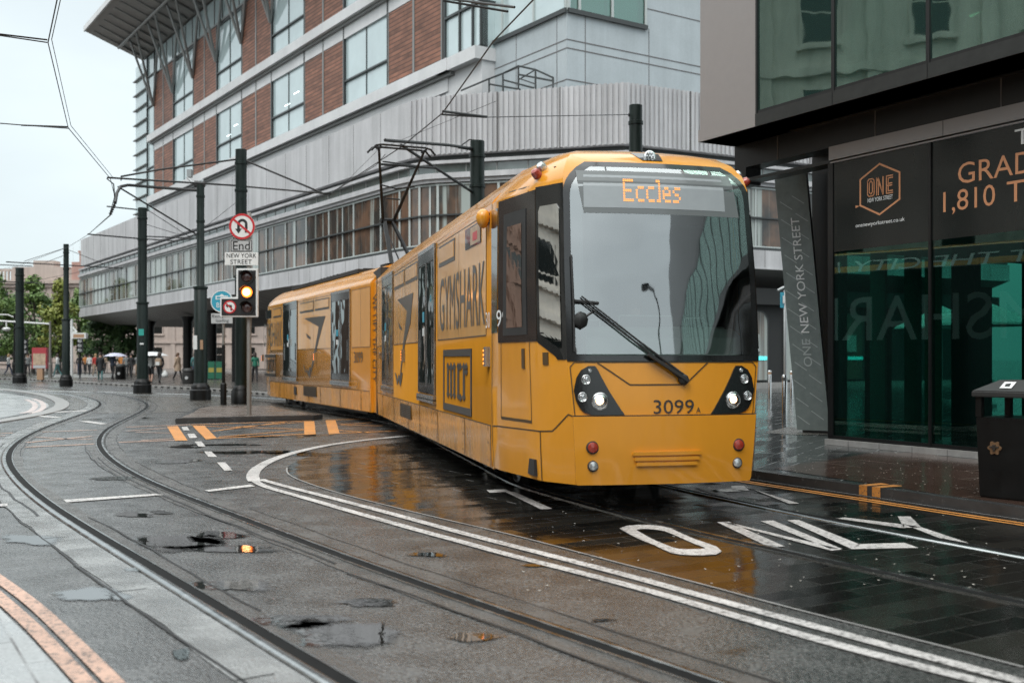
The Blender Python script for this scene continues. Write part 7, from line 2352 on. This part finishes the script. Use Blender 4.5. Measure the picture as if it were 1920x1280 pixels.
# ------------------------------------------------------------------ people
def person(x, y, face, label, top, legs, hair='hair_dark', coat=False, stride=.28, shorts=False, scale=1.0, arm_up=False, bag=None, skirt=False, z0=.1, seed=0, seated=False):
    """one continuous figure grown along a posed skeleton; clothing by height, hair on top"""
    rnd = random.Random(seed)
    o = thing('person', (x, y, z0), face, label, 'person')
    s = stride
    V = [(0, 0, .95), (0, 0, 1.12), (0, -.01, 1.30), (0, -.01, 1.43), (0, -.02, 1.50), (0, -.03, 1.60), (0, -.03, 1.72),
         (.17, 0, 1.40), (-.17, 0, 1.40), (.22, .06, 1.16), (-.22, -.05, 1.16), (.21, -.06, .94), (-.21, .08, .93), (.21, -.09, .85), (-.21, .10, .84),
         (.09, 0, .90), (-.09, 0, .90), (.10, -s * .55, .50), (-.10, s * .2, .50), (.10, -s * .9, .08), (-.10, s * 1.05, .13), (.11, -s * .9 - .16, .03), (-.11, s * 1.05 - .12, .03)]
    if arm_up: V[9] = (.24, -.08, 1.22); V[11] = (.16, -.22, 1.36); V[13] = (.14, -.24, 1.45)
    if seated:
        V = [(0, .05, .42), (0, .06, .58), (0, .05, .76), (0, .03, .89), (0, .01, .96), (0, -.01, 1.06), (0, -.01, 1.18), (.17, .03, .86), (-.17, .03, .86), (.23, -.08, .66), (-.22, -.06, .64), (.22, -.34, .66), (-.20, -.30, .64), (.20, -.42, .69), (-.19, -.38, .66),
             (.10, 0, .40), (-.10, 0, .40), (.12, -.42, .44), (-.12, -.42, .44), (.12, -.46, .10), (-.12, -.46, .10), (.12, -.60, .05), (-.12, -.60, .05)]
    E = [(0, 1), (1, 2), (2, 3), (3, 4), (4, 5), (5, 6), (3, 7), (3, 8), (7, 9), (8, 10), (9, 11), (10, 12), (11, 13), (12, 14), (0, 15), (0, 16), (15, 17), (16, 18), (17, 19), (18, 20), (19, 21), (20, 22)]
    c = 1.25 if coat else 1.0
    RAD = [(.15, .12), (.145 * c, .11 * c), (.16 * c, .115 * c), (.13, .09), (.055, .055), (.082, .09), (.068, .075), (.075, .075), (.075, .075), (.052, .052), (.052, .052), (.040, .040), (.040, .040), (.038, .026), (.038, .026),
           (.095, .10), (.095, .10), (.062, .062), (.062, .062), (.045, .045), (.045, .045), (.04, .032), (.04, .032)]
    me = bpy.data.meshes.new('person_body'); me.from_pydata([Vector(v) * scale for v in V], E, [])
    b = bpy.data.objects.new('body', me); COL.objects.link(b)
    sk = b.modifiers.new('skin', 'SKIN'); sk.use_smooth_shade = True
    for i, r in enumerate(RAD): me.skin_vertices[0].data[i].radius = (r[0] * scale, r[1] * scale)
    me.skin_vertices[0].data[0].use_root = True
    sb = b.modifiers.new('sub', 'SUBSURF'); sb.levels = 1; sb.render_levels = 1
    dg = bpy.context.evaluated_depsgraph_get(); dg.update()
    m2 = bpy.data.meshes.new_from_object(b.evaluated_get(dg))
    bpy.data.objects.remove(b); bpy.data.meshes.remove(me)
    mats = [top, legs, 'skin', 'tram_dark']
    m2.materials.clear()
    for k in mats: m2.materials.append(M[k])
    hem = .78 if coat else .97
    for p in m2.polygons:
        cz = p.center.z / scale; cx = abs(p.center.x) / scale
        if seated:
            cy = p.center.y
            i = 2 if cz > .96 or (cy < -.33 and cz > .56) else 3 if cz < .12 else 1 if cz < .50 else 0
        elif cz > 1.50: i = 2
        elif cz < .10: i = 3
        elif cx > .17 and cz < .90: i = 2
        elif arm_up and p.center.y / scale < -.2 and cz > 1.38: i = 2
        elif cz > hem: i = 0
        elif shorts and cz < .5: i = 2
        else: i = 1
        p.material_index = i; p.use_smooth = True
    body = bpy.data.objects.new('body', m2); COL.objects.link(body); body.parent = o; MTX[body.name] = mtx(o)
    hb = MB()
    hb.lathe((0, .0 * scale, 1.60 * scale), [(.085 * scale, -.10 * scale), (.102 * scale, 0), (.108 * scale, .08 * scale), (.085 * scale, .15 * scale), (.04 * scale, .178 * scale), (0, .182 * scale)], 12)
    if seated: hb.v = [(a_, b_ + .02, c_ - .54) for a_, b_, c_ in hb.v]
    hb.v = [(px_, py_ + (.012 if pz_ < 1.62 * scale else -.018), pz_) for px_, py_, pz_ in hb.v]
    hb.build('hair', M[hair], o, False, smooth=60)
    if coat or skirt:
        cb = MB(); cb.lathe((0, 0, 0), [(.20 * scale, (.62 if coat else .60) * scale), (.205 * scale, .75 * scale), (.185 * scale, .95 * scale), (.175 * scale, 1.05 * scale)], 14)
        cb.build('coat' if coat else 'skirt', M[top if coat else legs], o, False, smooth=60)
    return o
simple('cloth_black', (.015, .016, .018), .7); simple('cloth_teal', (.05, .14, .14), .7); simple('cloth_white', (.55, .56, .55), .7); simple('cloth_grey', (.18, .19, .19), .7)
simple('cloth_red', (.42, .04, .03), .7); simple('cloth_orange', (.50, .20, .05), .7); simple('cloth_navy', (.03, .04, .07), .7); simple('cloth_tan', (.34, .25, .18), .7)
simple('hair_brown', (.10, .055, .03), .6); simple('hair_fair', (.34, .22, .11), .6); simple('cloth_green', (.02, .16, .10), .7)
simple('umbrella_white', (.62, .63, .64), .5); simple('umbrella_lilac', (.46, .47, .58), .5)
def at_px(px, py): p = G(px, py, .1); return p.x, p.y
def P_(px, py, face, label, top, legs, **k):
    x, y = at_px(px, py); return person(x, y, R(face), label, top, legs, seed=int(px), **k), x, y
def umbrella(x, y, z, mat, label, r=.52):
    o = thing('umbrella', (x, y, z - .75), 0, label, 'umbrella')
    mb = MB(); n = 8; rings = [(0, .24), (.35, .215), (.7, .13), (1.0, 0)]
    vs = [(x, y, z + .24)]; fs = []
    for f, h in rings[1:]:
        for k in range(16):
            a = 2 * math.pi * k / 16; sc = (1.0 if k % 2 == 0 else .93) if f > .5 else 1
            vs.append((x + math.cos(a) * r * f * sc, y + math.sin(a) * r * f * sc, z + h + (.02 if k % 2 and f == 1 else 0)))
    fs += [(0, 1 + k, 1 + (k + 1) % 16) for k in range(16)]
    for j in range(2):
        fs += [(1 + j * 16 + k, 1 + (j + 1) * 16 + k, 1 + (j + 1) * 16 + (k + 1) % 16, 1 + j * 16 + (k + 1) % 16) for k in range(16)]
    mb.add(vs, fs); mb.build('canopy', M[mat], o, True, smooth=50)
    mb = MB(); mb.tube([(x, y, z - .75), (x, y, z + .30)], .010, 6); mb.build('shaft', M['metal_black'], o, True)
p1, x, y = P_(188, 714, 20, 'person in a bulky black coat and teal trousers walking away past the bin', 'cloth_black', 'cloth_teal', coat=True)
p2, x, y = P_(211, 712, 170, 'long haired person in navy top and black trousers under the lilac umbrella', 'cloth_navy', 'cloth_black', hair='hair_brown', arm_up=True)
umbrella(x + .2, y, EYE + (HY - 668) * y / FPX, 'umbrella_lilac', 'lilac grey umbrella held up left of the stickered mast', .78)
P_(237, 709, 10, 'person in a dark grey jacket walking behind the black bin', 'cloth_grey', 'cloth_black')
P_(246, 709, 0, 'person in a black jacket close beside the grey jacketed one', 'cloth_black', 'cloth_black')
P_(179, 706, 40, 'person in a red top left of the black coated walker', 'cloth_red', 'cloth_tan', hair='hair_fair')
P_(228, 703, 0, 'fair haired person in an orange top farther back by the railing', 'cloth_orange', 'cloth_navy', hair='hair_fair')
p3, x, y = P_(283, 718, 185, 'person in a white shirt and dark shorts under the white umbrella', 'cloth_white', 'cloth_black', shorts=True, arm_up=True)
umbrella(x + .12, y - .1, EYE + (HY - 667) * y / FPX, 'umbrella_white', 'white umbrella held up right of the stickered mast', .92)
p4, x, y = P_(299, 719, 175, 'person in black with a cream backpack beside the white shirted one', 'cloth_black', 'cloth_black')
o = thing('backpack', (x, y - .2, 1.1), 0, 'cream backpack on the back of the person in black', 'backpack')
mb = MB(); mb.obox((x - .17, y - .30, 1.08), (.34, 0, 0), (0, .18, 0), (0, 0, .44)); mb.build('bag', M['cloth_tan'], o, True, bevel=.05)
mb = MB(); mb.obox((x - .12, y - .34, 1.12), (.24, 0, 0), (0, .05, 0), (0, 0, .20)); mb.build('pocket', M['cloth_white'], o, True, bevel=.015)
mb = MB()
for sx in (-.11, .11): mb.tube([(x + sx, y - .14, 1.14), (x + sx * 1.25, y + .13, 1.28), (x + sx * 1.1, y + .02, 1.50), (x + sx, y - .16, 1.46)], .02, 6)
mb.build('strap', M['cloth_black'], o, True)
o = thing('carrier_bag', (x + .42, y, .5), 0, 'white carrier bag hanging beside the backpack wearer', 'bag')
mb = MB(); mb.lathe((x + .30, y, .42), [(.05, 0), (.17, .05), (.19, .2), (.10, .34), (.03, .42)], 10); mb.build('bag', M['cloth_white'], o, True, smooth=60)
mb = MB(); mb.tube([(x + .27, y, .80), (x + .24, y, .92), (x + .31, y, .92), (x + .33, y, .80)], .012, 6); mb.build('handle', M['cloth_white'], o, True, smooth=60)
P_(333, 714, 60, 'person in a dark brown coat standing near the shop fronts', 'cloth_tan', 'cloth_black', hair='hair_brown', coat=True)
P_(366, 716, 20, 'person in a dark green jacket behind the sleeved mast', 'cloth_teal', 'cloth_navy')
P_(478, 716, 200, 'person in a green jacket just left of the tram rear', 'cloth_green', 'cloth_black')
P_(16, 704, 90, 'person in a white top at the far left edge', 'cloth_white', 'cloth_navy', hair='hair_fair')
P_(108, 706, 270, 'person in a pale jacket right of the pale lamp post', 'cloth_white', 'cloth_teal')
P_(160, 702, 0, 'person in an orange top far back near the railing', 'cloth_orange', 'cloth_black')
P_(196, 701, 180, 'person in a tan jacket far back behind the lilac umbrella', 'cloth_tan', 'cloth_black')
P_(168, 703, 0, 'person in a white top far back near the railing', 'cloth_white', 'cloth_black')
P_(258, 706, 20, 'person with a pale shirt just left of the stickered mast', 'cloth_grey', 'cloth_tan')
P_(149, 704, 200, 'person in black far back right of the white information post', 'cloth_black', 'cloth_navy')
P_(52, 705, 30, 'person in a grey top right of the leftmost mast', 'cloth_grey', 'cloth_black', hair='hair_brown')

dp = TM @ Vector((.14, 1.26, .86))
person(dp.x, dp.y, TR_A, 'tram driver in a dark jacket seated behind the windscreen', 'cloth_navy', 'cloth_black', hair='hair_brown', z0=.92, seated=True, seed=3)
